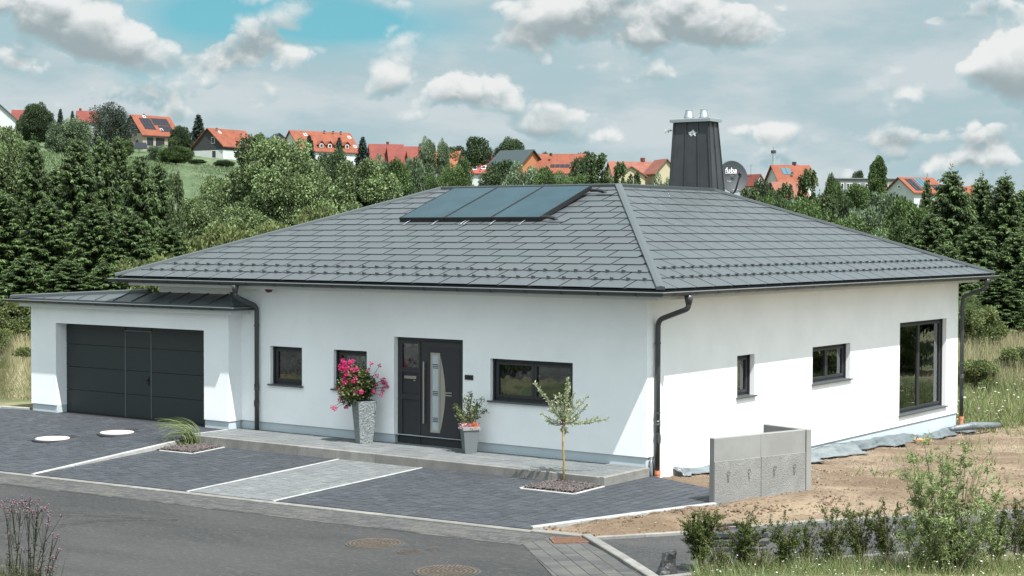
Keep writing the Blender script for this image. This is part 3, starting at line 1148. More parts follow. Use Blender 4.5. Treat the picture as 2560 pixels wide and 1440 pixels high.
mb.build('garage_plinth', plinth_m, house)
mb = MB()
mb.quad((GD[1], GY + .40, -.4), (GD[1], GY + .028, -.4), (GD[1], GY + .028, .19), (GD[1], GY + .40, .19))
mb.quad((GD[1], GY + .028, -.4), (GX1 - .02, GY + .028, -.4), (GX1 - .02, GY + .028, .19), (GD[1], GY + .028, .19))
mb.quad((GX1 - .02, GY + .028, -.4), (GX1 - .02, FY, -.4), (GX1 - .02, FY, .19), (GX1 - .02, GY + .028, .19))
mb.build('garage_plinth', plinth_m, house)
# soffit boards of the garage
mb = MB()
mb.box(GX0 - .2, -10.70, .10, GY - .004, 2.515, 2.62)
mb.box(GX1 + .004, -10.70, GY - .002, FY - .004, 2.517, 2.618)
mb.build('garage_soffit', soffit_m, house)
# sectional door: four panels, wicket door inside
GDY = GY + .31
mb = MB()
mb.box(GD[0] + .002, GD[1] - .002, GDY + .05, GDY + .08, 0, GD[3] - .002)
gdoor = mb.build('garage_door', black_m, house, label='dark grey sectional garage door with wicket door')
zz = [.03, .56, 1.105, 1.64, GD[3] - .01]
wx0, wx1, wz1 = -14.63, -13.76, 2.02
for i in range(4):
    for a, b, w_ in ((GD[0] + .005, wx0 - .012, 0), (wx0 + .012, wx1 - .012, 1), (wx1 + .012, GD[1] - .005, 0)):
        hi = zz[i + 1] - .006
        mb = MB()
        if w_ and i == 3:
            mb.box(a, b, GDY, GDY + .049, zz[i] + .004, wz1 - .012)
            mb.box(a, b, GDY, GDY + .049, wz1 + .012, hi)
        else:
            mb.box(a, b, GDY, GDY + .049, zz[i] + .004, hi)
        mb.build('door_panel', garage_m, gdoor)
mb = MB()
for a in (wx0, wx1):
    mb.box(a - .010, a + .010, GDY - .008, GDY + .03, .03, wz1 + .01)
mb.box(wx0 + .0101, wx1 - .0101, GDY - .008, GDY + .03, wz1 - .010, wz1 + .01)
mb.build('wicket_trim', garage_trim, gdoor)
mb = MB()
mb.box(wx1 - .11, wx1 - .07, GDY - .02, GDY - .0005, .80, 1.0)
mb.box(wx1 - .20, wx1 - .075, GDY - .065, GDY - .045, .905, .93)
mb.box(wx1 - .10, wx1 - .08, GDY - .05, GDY - .02, .905, .93)
mb.build('wicket_handle', black_m, gdoor)
mb = MB()
mb.box(GD[0] + .004, GD[1] - .004, GDY - .004, GDY + .045, .0, .028)
mb.build('bottom_seal', black_m, gdoor)
# skirt roof with standing seams
EXL, EXR, GEY, GEZ = -18.02, -10.62, .04, 2.715
mb = MB()
A, B_, C_, D_ = (EXL, GEY, GEZ), (EXR, GEY, GEZ), (-11.25, FY - .004, 2.93), (-13.9, FY - .004, 2.93)
mb.add([A, B_, C_, D_], [(0, 1, 2, 3)])
mb.add([B_, (EXR, FY - .004, GEZ), C_], [(0, 1, 2)])
mb.add([A, D_, (-13.9, FY, 2.93), (-13.9, 9.2, 2.93), (EXL, 9.2, GEZ)], [(0, 1, 2, 3, 4)])
mb.add([A, B_, (EXR, FY - .004, GEZ), (EXR, FY - .004, GEZ - .05), (EXR, GEY, GEZ - .05), (EXL, GEY, GEZ - .05)], [(0, 5, 4, 1), (1, 4, 3, 2)])
groof = mb.build('garage_roof', roof_m, house, label='grey standing seam skirt roof over the garage')
SLN = (FY - GEY)


def skirt(x, t):
    return Vector((x, GEY + SLN * t, GEZ + (2.93 - GEZ) * t))


def top_t(x):
    if x < -13.9:
        return (x - EXL) / (-13.9 - EXL)
    if x > -11.25:
        return (EXR - x) / (EXR + 11.25)
    return 1.0


seam = [EXL + .55 + .612 * k for k in range(12) if EXL + .55 + .612 * k < EXR - .1]
nrm = Vector((0, GEZ - 2.93, SLN)).normalized()
for x in seam:
    a, b = skirt(x, .03), skirt(x, top_t(x) * .98)
    mb = MB()
    vs = []
    for q in (a, b):
        for s, h in ((-.009, -.002), (-.009, .028), (.009, .028), (.009, -.002)):
            vs.append(q + Vector((s, 0, 0)) + nrm * h)
    mb.add(vs, [(0, 1, 5, 4), (1, 2, 6, 5), (2, 3, 7, 6), (0, 3, 2, 1), (4, 5, 6, 7)])
    mb.build('standing_seam', roof_m, groof)
for x0_, x1_ in zip([EXL] + seam, seam + [EXR]):
    a, b = x0_ + .02, x1_ - .02
    if b - a < .15:
        continue
    q = [skirt(a, .0), skirt(b, .0), skirt(b, max(.02, top_t(b) * .97)), skirt(a, max(.02, top_t(a) * .97))]
    mb = MB()
    mb.add([p_ + nrm * .006 for p_ in q], [(0, 1, 2, 3)])
    mb.build('roof_panel', roof_m, groof)
mb = MB()
strip(mb, B_, C_, .05, .04, lift=.02)
mb.build('hip_cap', roof_m, groof)
mb = MB()
strip(mb, A, D_, .06, .05, lift=.02)
mb.build('hip_cap', roof_m, groof)
GG = GEZ - .045
gg = gutter('gutter', [(EXL - .2, GEY - .055, GG), (EXR + .055, GEY - .055, GG), (EXR + .055, FY - .01, GG)], .062, house)
brackets(gg, (EXL - .2, GEY - .055, GG), (EXR + .055, GEY - .055, GG), .062, .62, .25)
brackets(gg, (EXR + .055, GEY - .055, GG), (EXR + .055, FY - .01, GG), .062, .5, .3)

# ---- chimney ----------------------------------------------------------------
cb = [(-6.16, 10.72), (-4.92, 10.72), (-4.92, 11.40), (-6.16, 11.40)]
ct = [(-6.07, 10.82), (-5.09, 10.82), (-5.09, 11.27), (-6.07, 11.27)]
CZ0, CZ1 = 5.02, 7.05


def chim(face, s, z, out=0.0):
    """point on a chimney face: s across 0..1, z height"""
    t = (z - CZ0) / (CZ1 - CZ0)
    a = Vector((*cb[face], 0)).lerp(Vector((*ct[face], 0)), t)
    b = Vector((*cb[(face + 1) % 4], 0)).lerp(Vector((*ct[(face + 1) % 4], 0)), t)
    q = a.lerp(b, s)
    d = (b - a).normalized()
    q += Vector((d.y, -d.x, 0)) * out
    q.z = z
    return q


mb = MB()
mb.add([(*p_, CZ0) for p_ in cb] + [(*p_, CZ1) for p_ in ct], [(0, 1, 5, 4), (1, 2, 6, 5), (2, 3, 7, 6), (3, 0, 4, 7)])
chimney = mb.build('chimney', mat('chimney_sheet', (0.034, 0.038, 0.041), 0.45, c2=(0.042, 0.046, 0.05), nscale=3, spec=0.5), house, label='tapered chimney clad in dark grey sheet metal')
csheet = MATS['chimney_sheet']
for face, ss in ((0, (.02, .365, .70, .985)), (1, (.03, .48, .97)), (2, (.02, .35, .7, .98)), (3, (.03, .5, .97))):
    for s in ss:
        mb = MB()
        vs = []
        for z in (CZ0 + .2, CZ1 - .01):
            w = .011
            for ds, o in ((-w, 0), (-w, .026), (w, .026), (w, 0)):
                q = chim(face, s, z, o)
                dd = (chim(face, 1, z) - chim(face, 0, z)).normalized()
                vs.append(q + dd * ds)
        mb.add(vs, [(0, 1, 5, 4), (1, 2, 6, 5), (2, 3, 7, 6), (4, 5, 6, 7)])
        mb.build('cladding_seam', csheet, chimney)
mb = MB()
mb.box(-6.15, -5.01, 10.74, 11.35, CZ1, CZ1 + .085, .012)
mb.build('chimney_cap', zinc_m, chimney)
for x in (-5.76, -5.34):
    mb = MB()
    mb.lathe([(.118, 0), (.118, .03), (.128, .03), (.128, .045), (.085, .20), (.088, .215), (.088, .222), (.070, .222), (.060, .1)], (x, 11.02, CZ1 + .085), 24)
    mb.build('flue_cowl', galv_m, chimney, smooth=False)
# pale bull emblem on the front
em = [(535, 405), (545, 399), (562, 396), (575, 388), (588, 376), (602, 369), (612, 380), (625, 402), (640, 408), (649, 411), (646, 420), (630, 422), (628, 432), (640, 456), (634, 461), (620, 455),
      (610, 440), (596, 442), (588, 446), (578, 452), (575, 464), (567, 462), (568, 446), (556, 441), (546, 442), (544, 434), (553, 430), (550, 420), (540, 420), (536, 414)]
mb = MB()
base_px, base_py = 1620, 240
vs = []
for (a, b) in em:
    px, py = base_px + a / 5.54, base_py + b / 5.54
    vs.append((px, py))
cx_ = sum(p_[0] for p_ in vs) / len(vs)
cy_ = sum(p_[1] for p_ in vs) / len(vs)
pts = [chim(0, .535 + (px - cx_) / 90.0, 6.76 - (py - cy_) / 104.0, .006) for px, py in vs]
mb.add(pts, [tuple(range(len(pts)))])
emb = mb.build('bull_emblem', mat('emblem_print', (0.62, 0.64, 0.64), 0.6), chimney)
bm = bmesh.new()
bm.from_mesh(emb.data)
bmesh.ops.triangulate(bm, faces=bm.faces)
bm.to_mesh(emb.data)
bm.free()
mb = MB()
c0 = chim(0, .535, 6.755, .0075)
mb.box(c0.x - .035, c0.x + .03, c0.y - .001, c0.y + .0, c0.z - .012, c0.z + .012)
mb.build('emblem_eye', csheet, chimney)
# weather sensor on a short arm
mb = MB()
q = Vector((-6.1, 10.95, 6.86))
mb.tube([q, q + Vector((-.2, -.06, 0.0))], .012, 6)
mb.box(q.x - .26, q.x - .1, q.y - .10, q.y - .02, q.z, q.z + .03)
mb.lathe([(.0, -.05), (.022, -.04), (.022, -.01), (0, 0)], (q.x - .17, q.y - .07, q.z), 8)
mb.lathe([(.0, -.06), (.018, -.05), (.018, -.02), (0, -.01)], (q.x - .25, q.y - .07, q.z), 8)
mb.build('weather_sensor', white_m, chimney)

# ================================================================== PAVING AND STREET
def zr(x):
    return -.18 + .0155 * (max(min(x, 3.0), -20.0) - 1)


def zpark(x, y):
    t = min(max((y + .85) / -4.0, 0), 1)
    return (-.14 - .004 * max(0, -x - 2)) * (1 - t) + t * zr(x)


def zdrive(x, y):
    t = min(max((y - .2) / -5.05, 0), 1)
    return .015 * (1 - t) + t * zr(x)


def zterr(x, y):
    return .02


def inside(p, poly):
    x, y = p
    c = False
    n = len(poly)
    for i in range(n):
        (x0, y0), (x1, y1) = poly[i], poly[(i + 1) % n]
        if (y0 > y) != (y1 > y) and x < (x1 - x0) * (y - y0) / (y1 - y0) + x0:
            c = not c
    return c


def hole_clip(q, hole):
    """cut an axis-aligned hole (x0,x1,y0,y1) out of a convex piece: keep it whole if outside, drop if inside, else largest remaining part"""
    x0, x1, y0, y1 = hole
    best = []
    for h in ([(x1, -99), (99, -99), (99, 99), (x1, 99)], [(-99, -99), (x0, -99), (x0, 99), (-99, 99)], [(-99, y1), (99, y1), (99, 99), (-99, 99)], [(-99, -99), (99, -99), (99, y0), (-99, y0)]):
        r = clip(q, h)
        if len(r) >= 3 and area(r) > area(best) if best else len(r) >= 3:
            best = r
    return best


def paving(name, polys, zf0, matp, matj, sizes, row, seed=1, keep=300, holes=(), circles=(), rot=0.0):
    """a paved field: slab in the colour of the joints, paving stones in courses; the nearest `keep` are objects"""
    rnd = random.Random(seed)
    if not isinstance(polys[0], list):
        polys = [polys]
    cr, sr = math.cos(rot), math.sin(rot)

    def back(a, b):
        return a * cr - b * sr, a * sr + b * cr
    polys = [[(a * cr + b * sr, -a * sr + b * cr) for a, b in q] for q in polys]
    zf = lambda a, b: zf0(*back(a, b))
    # counter-clockwise
    polys = [q if sum(q[i][0] * q[(i + 1) % len(q)][1] - q[(i + 1) % len(q)][0] * q[i][1] for i in range(len(q))) > 0 else q[::-1] for q in polys]
    xs, ys = [p_[0] for q in polys for p_ in q], [p_[1] for q in polys for p_ in q]
    mb = MB()
    step = .5
    # joint bed as grid of clipped cells
    gx = min(xs)
    while gx < max(xs):
        gy = min(ys)
        while gy < max(ys):
            for poly in polys:
                q = clip([(gx, gy), (gx + step, gy), (gx + step, gy + step), (gx, gy + step)], poly)
                if len(q) >= 3 and area(q) > 1e-5:
                    mb.add([(*back(a, b), zf(a, b) - .007) for a, b in q], [tuple(range(len(q)))])
            gy += step
        gx += step
    root = mb.build(name, matj, None, kind='structure')
    pieces = []
    r = min(ys) - rnd.random() * row
    while r < max(ys):
        a = min(xs) - rnd.random() * .4
        while a < max(xs):
            w = rnd.choice(sizes)
            g = .003
            q = [(a + g, r + g), (a + w - g, r + g), (a + w - g, r + row - g), (a + g, r + row - g)]
            full = area(q)
            for poly in polys:
                q2 = clip(q, poly)
                for h in holes:
                    if len(q2) >= 3:
                        c_ = [(a_ * cr + b_ * sr, -a_ * sr + b_ * cr) for a_, b_ in ((h[0], h[2]), (h[1], h[3]))]
                        h = (min(c_[0][0], c_[1][0]), max(c_[0][0], c_[1][0]), min(c_[0][1], c_[1][1]), max(c_[0][1], c_[1][1]))
                        hx0, hx1, hy0, hy1 = h
                        if max(p_[0] for p_ in q2) > hx0 and min(p_[0] for p_ in q2) < hx1 and max(p_[1] for p_ in q2) > hy0 and min(p_[1] for p_ in q2) < hy1:
                            q2 = hole_clip(q2, h)
                if len(q2) >= 3 and area(q2) > .0012:
                    cx, cy = sum(p_[0] for p_ in q2) / len(q2), sum(p_[1] for p_ in q2) / len(q2)
                    wx, wy = back(cx, cy)
                    if not any((wx - c[0]) ** 2 + (wy - c[1]) ** 2 < c[2] ** 2 for c in circles):
                        pieces.append((math.hypot(wx - CAM[0], wy - CAM[1]), cx, cy, q2, abs(area(q2) - full) < 1e-6, round(w, 2)))
            a += w
        r += row
    pieces.sort(key=lambda s: s[0])
    cache = {}
    rest_ = MB()

    def geo(q, cx, cy, dz):
        n = len(q)
        bev = .006
        vs = []
        for (u, v) in q:
            vs.append((*back(u, v), zf(u, v) - .02))
        for (u, v) in q:
            L = math.hypot(u - cx, v - cy) + 1e-6
            s = max(0, 1 - bev * 1.4 / L)
            uu, vv = cx + (u - cx) * s, cy + (v - cy) * s
            vs.append((*back(uu, vv), zf(uu, vv) + dz))
        return vs, [tuple(range(n, 2 * n))] + [(i, (i + 1) % n, n + (i + 1) % n, n + i) for i in range(n)]
    for i, (d, cx, cy, q, whole, w) in enumerate(pieces):
        dz = rnd.uniform(-.0012, .0018)
        if i < keep:
            key = w if whole else None
            if key in cache and key is not None:
                me = cache[key]
            else:
                z0 = zf(cx, cy)
                vs, fs = geo(q, cx, cy, 0)
                ox, oy = back(cx, cy)
                me = MB().add([(a - ox, b - oy, c - z0) for a, b, c in vs], fs).mesh('paver', matp)
                if key is not None:
                    cache[key] = me
            link('paver', me, root, loc=(*back(cx, cy), zf(cx, cy) + dz))
        else:
            vs, fs = geo(q, cx, cy, dz)
            rest_.add(vs, fs, rnd.random())
    if rest_.f:
        rest_.build('paver_field', matp, root, kind='stuff', tone=True)
    return root


TY = -.85        # front edge of the terrace step
RY = -4.85       # street kerb
BED1 = (-1.75, -.62, -1.80, TY + .02)
BED2 = (-11.0, -9.95, -1.75, TY + .02)
paving('terrace', [(-10.98, TY + .12), (-.72, TY + .12), (-.72, FY + .03), (-10.98, FY + .03)], zterr, paver_light, joint_light, [.3, .4, .6], .3, seed=2, keep=230)
paving('parking_paving', [(-11.0, RY + .02), (-6.84, RY + .02), (-6.84, TY), (-11.0, TY)], zpark, paver_dark, joint_dark, [.2, .3, .3, .4], .2, rot=R(90), seed=3, keep=260, holes=(BED2,))
paving('parking_paving', [(-6.76, RY + .02), (-4.74, RY + .02), (-4.74, TY), (-6.76, TY)], zpark, paver_light, joint_light, [.2, .3, .3, .4], .2, rot=R(90), seed=4, keep=200)
paving('parking_paving', [[(-4.66, RY + .02), (-.66, RY + .02), (-.66, TY), (-4.66, TY)], [(-.66, RY + .02), (.62, RY + .02), (1.88, -1.42), (1.45, -.10), (-.60, .78), (-.66, .78)]], zpark, paver_dark, joint_dark, [.2, .3, .3, .4], .2, rot=R(90), seed=5, keep=300, holes=(BED1,))
paving('driveway', [(-18.6, RY + .02), (-11.1, RY + .02), (-11.1, .30), (-18.6, .30)],
       zdrive, paver_dark, joint_dark, [.2, .3, .3, .4], .2, rot=R(90), seed=6, keep=300, circles=((-13.93, -2.05, .42), (-13.08, -1.0, .42)))
mb = MB()
mb.add([(GD[0], .30, .012), (GD[1], .30, .012), (GD[1], .62, .016), (GD[0], .62, .016)], [(0, 1, 2, 3)])
mb.build('driveway_apron', joint_dark, None, kind='structure')
# paved gutter band along the street
paving('street_band', [(-26, -5.78), (1.15, -5.78), (1.15, -4.98), (-26, -4.98)], lambda x, y: zr(x) - .03 - .01 * abs(y + 5.3), paver_band,
       joint_band, [.2, .2, .16], .105, seed=7, keep=240)
paving('street_band', [(1.155, -5.78), (4.6, -9.25), (5.75, -8.25), (3.60, -6.50), (1.60, -4.98), (1.155, -4.98)], lambda x, y: zr(x) - .035, paver_band, joint_band, [.2, .2, .16], .21, seed=8, keep=300, rot=math.atan2(-.68, .733))

# street asphalt
mb = MB()
P_ = [(-60, -5.78), (1.15, -5.78), (4.6, -9.25), (6.5, -11.3), (2.2, -15.0), (-3.4, -10.9), (-60, -14.5)]
for x0_, x1_ in ((-60, -20), (-20, 3), (3, 8)):
    q_ = clip(P_[::-1], [(x0_, -40), (x1_, -40), (x1_, 10), (x0_, 10)])
    mb.add([(a, b, zr(a) - .045) for a, b in q_], [tuple(range(len(q_)))])
mb.build('road', asphalt_m, None, kind='structure')
# pale curved tyre marks and grit left on the asphalt
mb = MB()
rr = random.Random(6)
for cx, cy, r0, a0, a1 in ((-9.3, -8.6, 1.1, 100, 200), (-7.6, -8.9, 1.4, 95, 190), (-5.9, -8.4, 1.2, 110, 215), (-5.0, -8.8, 1.6, 100, 180), (-4.1, -8.3, 1.3, 110, 205), (-8.6, -9.6, 2.4, 60, 120)):
    for j in range(5):
        r = r0 + .05 * j
        n_ = 16
        for i in range(n_):
            if rr.random() < .25:
                continue
            b0, b1 = R(a0 + (a1 - a0) * i / n_), R(a0 + (a1 - a0) * (i + .9) / n_)
            w_ = .007
            mb.add([(cx + math.cos(t_) * q_ * 1.3, cy + math.sin(t_) * q_, zr(cx) - .041 + (math.cos(t_) * q_ * 1.3) * .0155) for q_, t_ in ((r - w_, b0), (r + w_, b0), (r + w_, b1), (r - w_, b1))], [(0, 1, 2, 3)])
mb.build('tyre_marks', mat('tyre_dust', (0.052, 0.052, 0.050), 0.95), None, kind='stuff')

mb = MB()
tn = 40
for i in range(tn):
    a, b = -24 + 25.15 * i / tn, -24 + 25.15 * (i + 1) / tn
    mb.add([(a, -5.86 - .02 * math.sin(i * 1.7), zr(a) - .041), (b, -5.86 - .02 * math.sin(i * 1.7 + 1.7), zr(b) - .041), (b, -5.77, zr(b) - .038), (a, -5.77, zr(a) - .038)], [(0, 1, 2, 3)])
mb.build('road_edge', mat('sandy_road_edge', (0.088, 0.084, 0.077), 0.95, c2=(0.030, 0.030, 0.030), nscale=1.6, ndet=8, namt=(.40, .58)), None, kind='structure')


# ---- kerbs: every stone is a part ------------------------------------------
def kerb(name, pts, w, h, zf, matk, L=1.0, top=0.0, ch=.012, gap=.006, side=0.0):
    """kerb stones laid along a polyline; zf gives the height of their top"""
    P = [Vector((a, b, 0)) for a, b in pts]
    root = thing(name, (P[0].x, P[0].y, zf(P[0].x, P[0].y)), kind='structure')
    for i in range(len(P) - 1):
        a, b = P[i], P[i + 1]
        d = (b - a)
        D = d.length
        d.normalize()
        n = max(1, round(D / L))
        s = Vector((-d.y, d.x, 0))
        for k in range(n):
            p0, p1 = a + d * (D * k / n + gap / 2), a + d * (D * (k + 1) / n - gap / 2)
            mb = MB()
            vs = []
            for q in (p0, p1):
                zt_ = zf(q.x, q.y) + top
                for o, dz in ((-w / 2, -h), (-w / 2, -ch), (-w / 2 + ch, 0), (w / 2 - ch, 0), (w / 2, -ch), (w / 2, -h)):
                    r = q + s * (o + side)
                    vs.append((r.x, r.y, zt_ + dz))
            mb.add(vs, [(j, j + 1, 7 + j, 6 + j) for j in range(5)] + [(5, 4, 3, 2, 1, 0), (6, 7, 8, 9, 10, 11)])
            c = (p0 + p1) / 2
            mb.build('kerb_stone', matk, root)
    return root


kerb('terrace_step', [(-10.98, TY + .055), (-.70, TY + .055)], .11, .4, lambda x, y: .022, concrete_m)
kerb('terrace_step', [(-.665, TY + .0), (-.665, FY)], .11, .4, lambda x, y: .0225, concrete_m, L=.8)
kerb('street_kerb', [(-26, RY - .065), (.72, RY - .065)], .13, .3, lambda x, y: zr(x) - .005, concrete_m)
kerb('street_kerb', [(.73, RY - .065), (1.60, RY - .03)], .13, .3, lambda x, y: zr(x) + .01, concrete_m, L=.9)
kerb('street_kerb', [(1.62, -4.82), (3.74, -6.65), (6.4, -9.0)], .15, .3, lambda x, y: zr(x) + .015, concrete_m, L=1.0)
kerb('driveway_kerb', [(-11.05, RY + .0), (-11.05, TY), (-11.05, -.5)], .09, .4, lambda x, y: zdrive(x, y) + .012, kerb_white)
kerb('terrace_kerb', [(-11.02, TY + .10), (-11.02, .28)], .06, .3, lambda x, y: .027, kerb_white, side=-.02)
for x in (-6.80, -4.70):
    kerb('parking_strip', [(x, RY + .0), (x, TY)], .058, .2, lambda x_, y: zpark(x_, y) + .006, kerb_white)
kerb('boundary_kerb', [(.60, -4.78), (1.86, -1.36)], .10, .3, lambda x, y: zpark(x, y) + .03, kerb_white, L=1.0)
kerb('boundary_kerb', [(-18.66, RY), (-18.66, .2), (-17.75, .35)], .10, .3, lambda x, y: zdrive(x, y) + .05, kerb_white, L=1.0)
kerb('bed_edging', [(BED1[0], TY - .0), (BED1[0], BED1[2])], .055, .2, lambda x, y: zpark(x, y) + .014, kerb_white, L=1.2)
kerb('bed_edging', [(BED1[0] + .028, BED1[2]), (BED1[1] + .028, BED1[2])], .055, .2, lambda x, y: zpark(x, y) + .015, kerb_white, L=1.2)
kerb('bed_edging', [(BED1[1], BED1[2] + .03), (BED1[1], TY - .0)], .055, .2, lambda x, y: zpark(x, y) + .014, kerb_white, L=1.2)
kerb('bed_edging', [(BED2[0] + .1, BED2[2]), (BED2[1] + .028, BED2[2])], .055, .2, lambda x, y: zpark(x, y) + .015, kerb_white, L=1.2)
kerb('bed_edging', [(BED2[1], BED2[2] + .03), (BED2[1], TY)], .055, .2, lambda x, y: zpark(x, y) + .014, kerb_white, L=1.2)
# footpath on the right, its kerbs
PATH_A = [(1.70, -4.70), (2.61, -3.43), (3.6, -1.55), (4.82, .15), (6.1, 1.75), (10.5, 7.6)]
PATH_B = [(3.9, -6.75), (4.45, -5.62), (5.2, -4.05), (6.4, -2.35), (7.7, -.75), (12.2, 5.0)]
zpath = lambda x, y: -.235
mb = MB()
for i in range(len(PATH_A) - 1):
    a, b, c, d = PATH_A[i], PATH_A[i + 1], PATH_B[i + 1], PATH_B[i]
    mb.quad((*a, -.25), (*d, -.25), (*c, -.25), (*b, -.25))
mb.quad((*PATH_A[0], -.2505), (1.72, -4.92, -.2505), (3.8, -6.75, -.2505), (*PATH_B[0], -.2505))
mb.build('footpath', asphalt_pale, None, kind='structure')
kerb('path_kerb', PATH_A, .08, .3, lambda x, y: -.20, concrete_m)
kerb('path_kerb', PATH_B, .09, .3, lambda x, y: -.20, concrete_m)
# sandy near edge of the street and the verge beyond it
mb = MB()
P_ = [(-20, -12.45), (-3.4, -10.9), (2.2, -15.0), (2.2, -15.4), (-3.4, -11.3), (-20, -12.9)]
for i in range(2):
    q_ = [P_[i], P_[i + 1], P_[4 - i], P_[5 - i]]
    mb.add([(a, b, zr(a) - .038) for a, b in q_], [(0, 1, 2, 3)])
mb.build('road_edge', MATS['sandy_road_edge'], None, kind='structure')
mb = MB()
for q_ in ([(-20, -12.5), (-3.4, -11.0), (-3.4, -22), (-20, -22)], [(-3.4, -11.0), (2.4, -15.2), (8, -22), (-3.4, -22)]):
    mb.add([(a, b, zr(a) - .06) for a, b in q_], [(0, 1, 2, 3)])
mb.build('verge_ground', ground_m, None, kind='structure')

# ---- mulch beds --------------------------------------------------------------
def pebbles(name, poly, zf, n, s0, s1, matp, seed=1, lift=.0, flat=.7, pile=0.0, parent=None):
    rnd = np.random.default_rng(seed)
    xs, ys = [p_[0] for p_ in poly], [p_[1] for p_ in poly]
    pts = []
    while len(pts) < n:
        x, y = rnd.uniform(min(xs), max(xs)), rnd.uniform(min(ys), max(ys))
        if inside((x, y), poly):
            pts.append((x, y))
    O = np.array([(1, 0, 0), (0, 1, 0), (-1, 0, 0), (0, -1, 0), (0, 0, 1), (0, 0, -1)], float)
    T = [(0, 1, 4), (1, 2, 4), (2, 3, 4), (3, 0, 4), (1, 0, 5), (2, 1, 5), (3, 2, 5), (0, 3, 5)]
    mb = MB()
    for x, y in pts:
        s = rnd.uniform(s0, s1) * rnd.uniform(.6, 1.2)
        v = O * (s * rnd.uniform(.6, 1.3, (6, 1))) * np.array([1, rnd.uniform(.6, 1), flat])
        a = rnd.uniform(0, 6.28)
        c, d = math.cos(a), math.sin(a)
        v = np.stack([v[:, 0] * c - v[:, 1] * d, v[:, 0] * d + v[:, 1] * c, v[:, 2]], 1) + np.array([x, y, zf(x, y) + lift + s * .25 + pile * rnd.random()])
        mb.add(v, T, rnd.random())
    return mb.build(name, matp, parent, kind='stuff', tone=True)


def rect(b, i=0.0):
    return [(b[0] + i, b[2] + i), (b[1] - i, b[2] + i), (b[1] - i, b[3] - i), (b[0] + i, b[3] - i)]


for k, b in enumerate((BED1, BED2)):
    mb = MB()
    mb.prism(rect(b, .0), -.4, zpark((b[0] + b[1]) / 2, -1.3) - .004)
    g = mb.build('planting_bed', soil_m, None, kind='structure')
    pebbles('bark_mulch' if k == 0 else 'lava_gravel', rect(b, .05), lambda x, y: zpark(x, y) - .004, 2600, .016, .034, mulch_m, seed=20 + k, pile=.045)

# ---- covers in the driveway and the street -----------------------------------
def septic(x, y, label_):
    z = zdrive(x, y)
    t = thing('access_cover', (x, y, z), label_, 'manhole cover', 'cream covers in the garage driveway')
    mb = MB()
    mb.lathe([(.43, -.03), (.43, .004), (.375, .006), (.375, -.01)], (x, y, z), 40)
    mb.build('cover_ring', paver_dark, t)
    mb = MB()
    mb.lathe([(.365, -.02), (.365, .018), (.355, .024), (.0, .026)], (x, y, z), 40)
    mb.build('lid', cover_m, t)
    mb = MB()
    for s in (-1, 1):
        mb.lathe([(.03, .0), (.03, .004), (0, .005)], (x + s * .19, y + s * .14, z + .0255), 10)
    mb.build('lifting_socket', rust_m, t)


septic(-13.93, -2.05, 'cream round access cover, nearer the street kerb')
septic(-13.08, -1.0, 'cream round access cover, nearer the garage door')


def manhole(x, y, r, label_, ribs=26):
    z = zr(x) - .045
    t = thing('manhole_cover', (x, y, z), label_, 'manhole cover', 'iron covers in the street asphalt')
    mb = MB()
    mb.lathe([(r, -.02), (r, .006), (r * .93, .008), (r * .92, -.004)], (x, y, z), 40)
    mb.build('cover_frame', iron_dark, t)
    mb = MB()
    mb.lathe([(r * .91, -.02), (r * .91, .004), (0, .0045)], (x, y, z), 40)
    mb.build('lid', iron_m, t)
    mb = MB()
    zt_ = z + .005
    for ring, (r0, r1, m_) in enumerate(((.80, .88, 44), (.66, .75, 36), (.52, .61, 28), (.38, .47, 22), (.24, .33, 14), (.08, .18, 7))):
        if r < .2 and ring % 2:
            continue
        for k in range(m_):
            a0 = 2 * math.pi * (k + .5 * (ring % 2)) / m_
            da = 2 * math.pi / m_ * .31
            vs = [(x + math.cos(a_) * q_ * r, y + math.sin(a_) * q_ * r, zt_ + .007) for q_, a_ in ((r0, a0 - da), (r1, a0 - da), (r1, a0 + da), (r0, a0 + da))]
            mb.add(vs, [(0, 1, 2, 3)])
    mb.build('relief', iron_pale, t)


manhole(-.69, -6.89, .435, 'large rusty iron manhole cover lying whole in the asphalt')
manhole(1.50, -7.99, .455, 'large iron manhole cover cut off at the bottom of the photo')
manhole(.16, -7.13, .185, 'dark brown oval valve cover beside the large whole manhole', 14)
manhole(.31, -6.80, .10, 'tiny rusty valve cover, smallest iron cover in the street', 10)
# gully grate in the paved band
t = thing('gully_grate', (1.58, -5.17, -.2), 'rusty rectangular gully grate in the paved band by the kerb', 'drain')
ga = Vector((.74, .67, 0)) * -1
gu, gv = Vector((.72, .69, 0)), Vector((.69, -.72, 0))
gc = Vector((1.57, -5.20, zr(1.5) - .03))


def gbox(mb, u0, u1, v0, v1, z0, z1):
    vs = []
    for z in (z0, z1):
        for a, b in ((u0, v0), (u1, v0), (u1, v1), (u0, v1)):
            q = gc + gu * a + gv * b
            vs.append((q.x, q.y, gc.z + z))
    mb.add(vs, [(4, 5, 6, 7), (0, 1, 5, 4), (1, 2, 6, 5), (2, 3, 7, 6), (3, 0, 4, 7)])


mb = MB()
for a in ((-.26, .26, -.22, -.19), (-.26, .26, .19, .22), (-.26, -.23, -.19, .19), (.23, .26, -.19, .19)):
    gbox(mb, *a, -.05, .012)
mb.build('grate_frame', rust_m, t)
mb = MB()
gbox(mb, -.23, .23, -.19, .19, -.06, -.03)
mb.build('grate_sump', black_m, t)
for k in range(6):
    mb = MB()
    v = -.16 + .064 * k
    gbox(mb, -.23, .23, v - .018, v + .018, -.05, .01)
    mb.build('grate_bar', rust_m, t)

# ---- concrete L-stones ---------------------------------------------------------
WD = Vector((.302, .953, 0)).normalized()
WN = Vector((WD.y, -WD.x, 0))
WP = Vector((1.82, -1.32, 0))


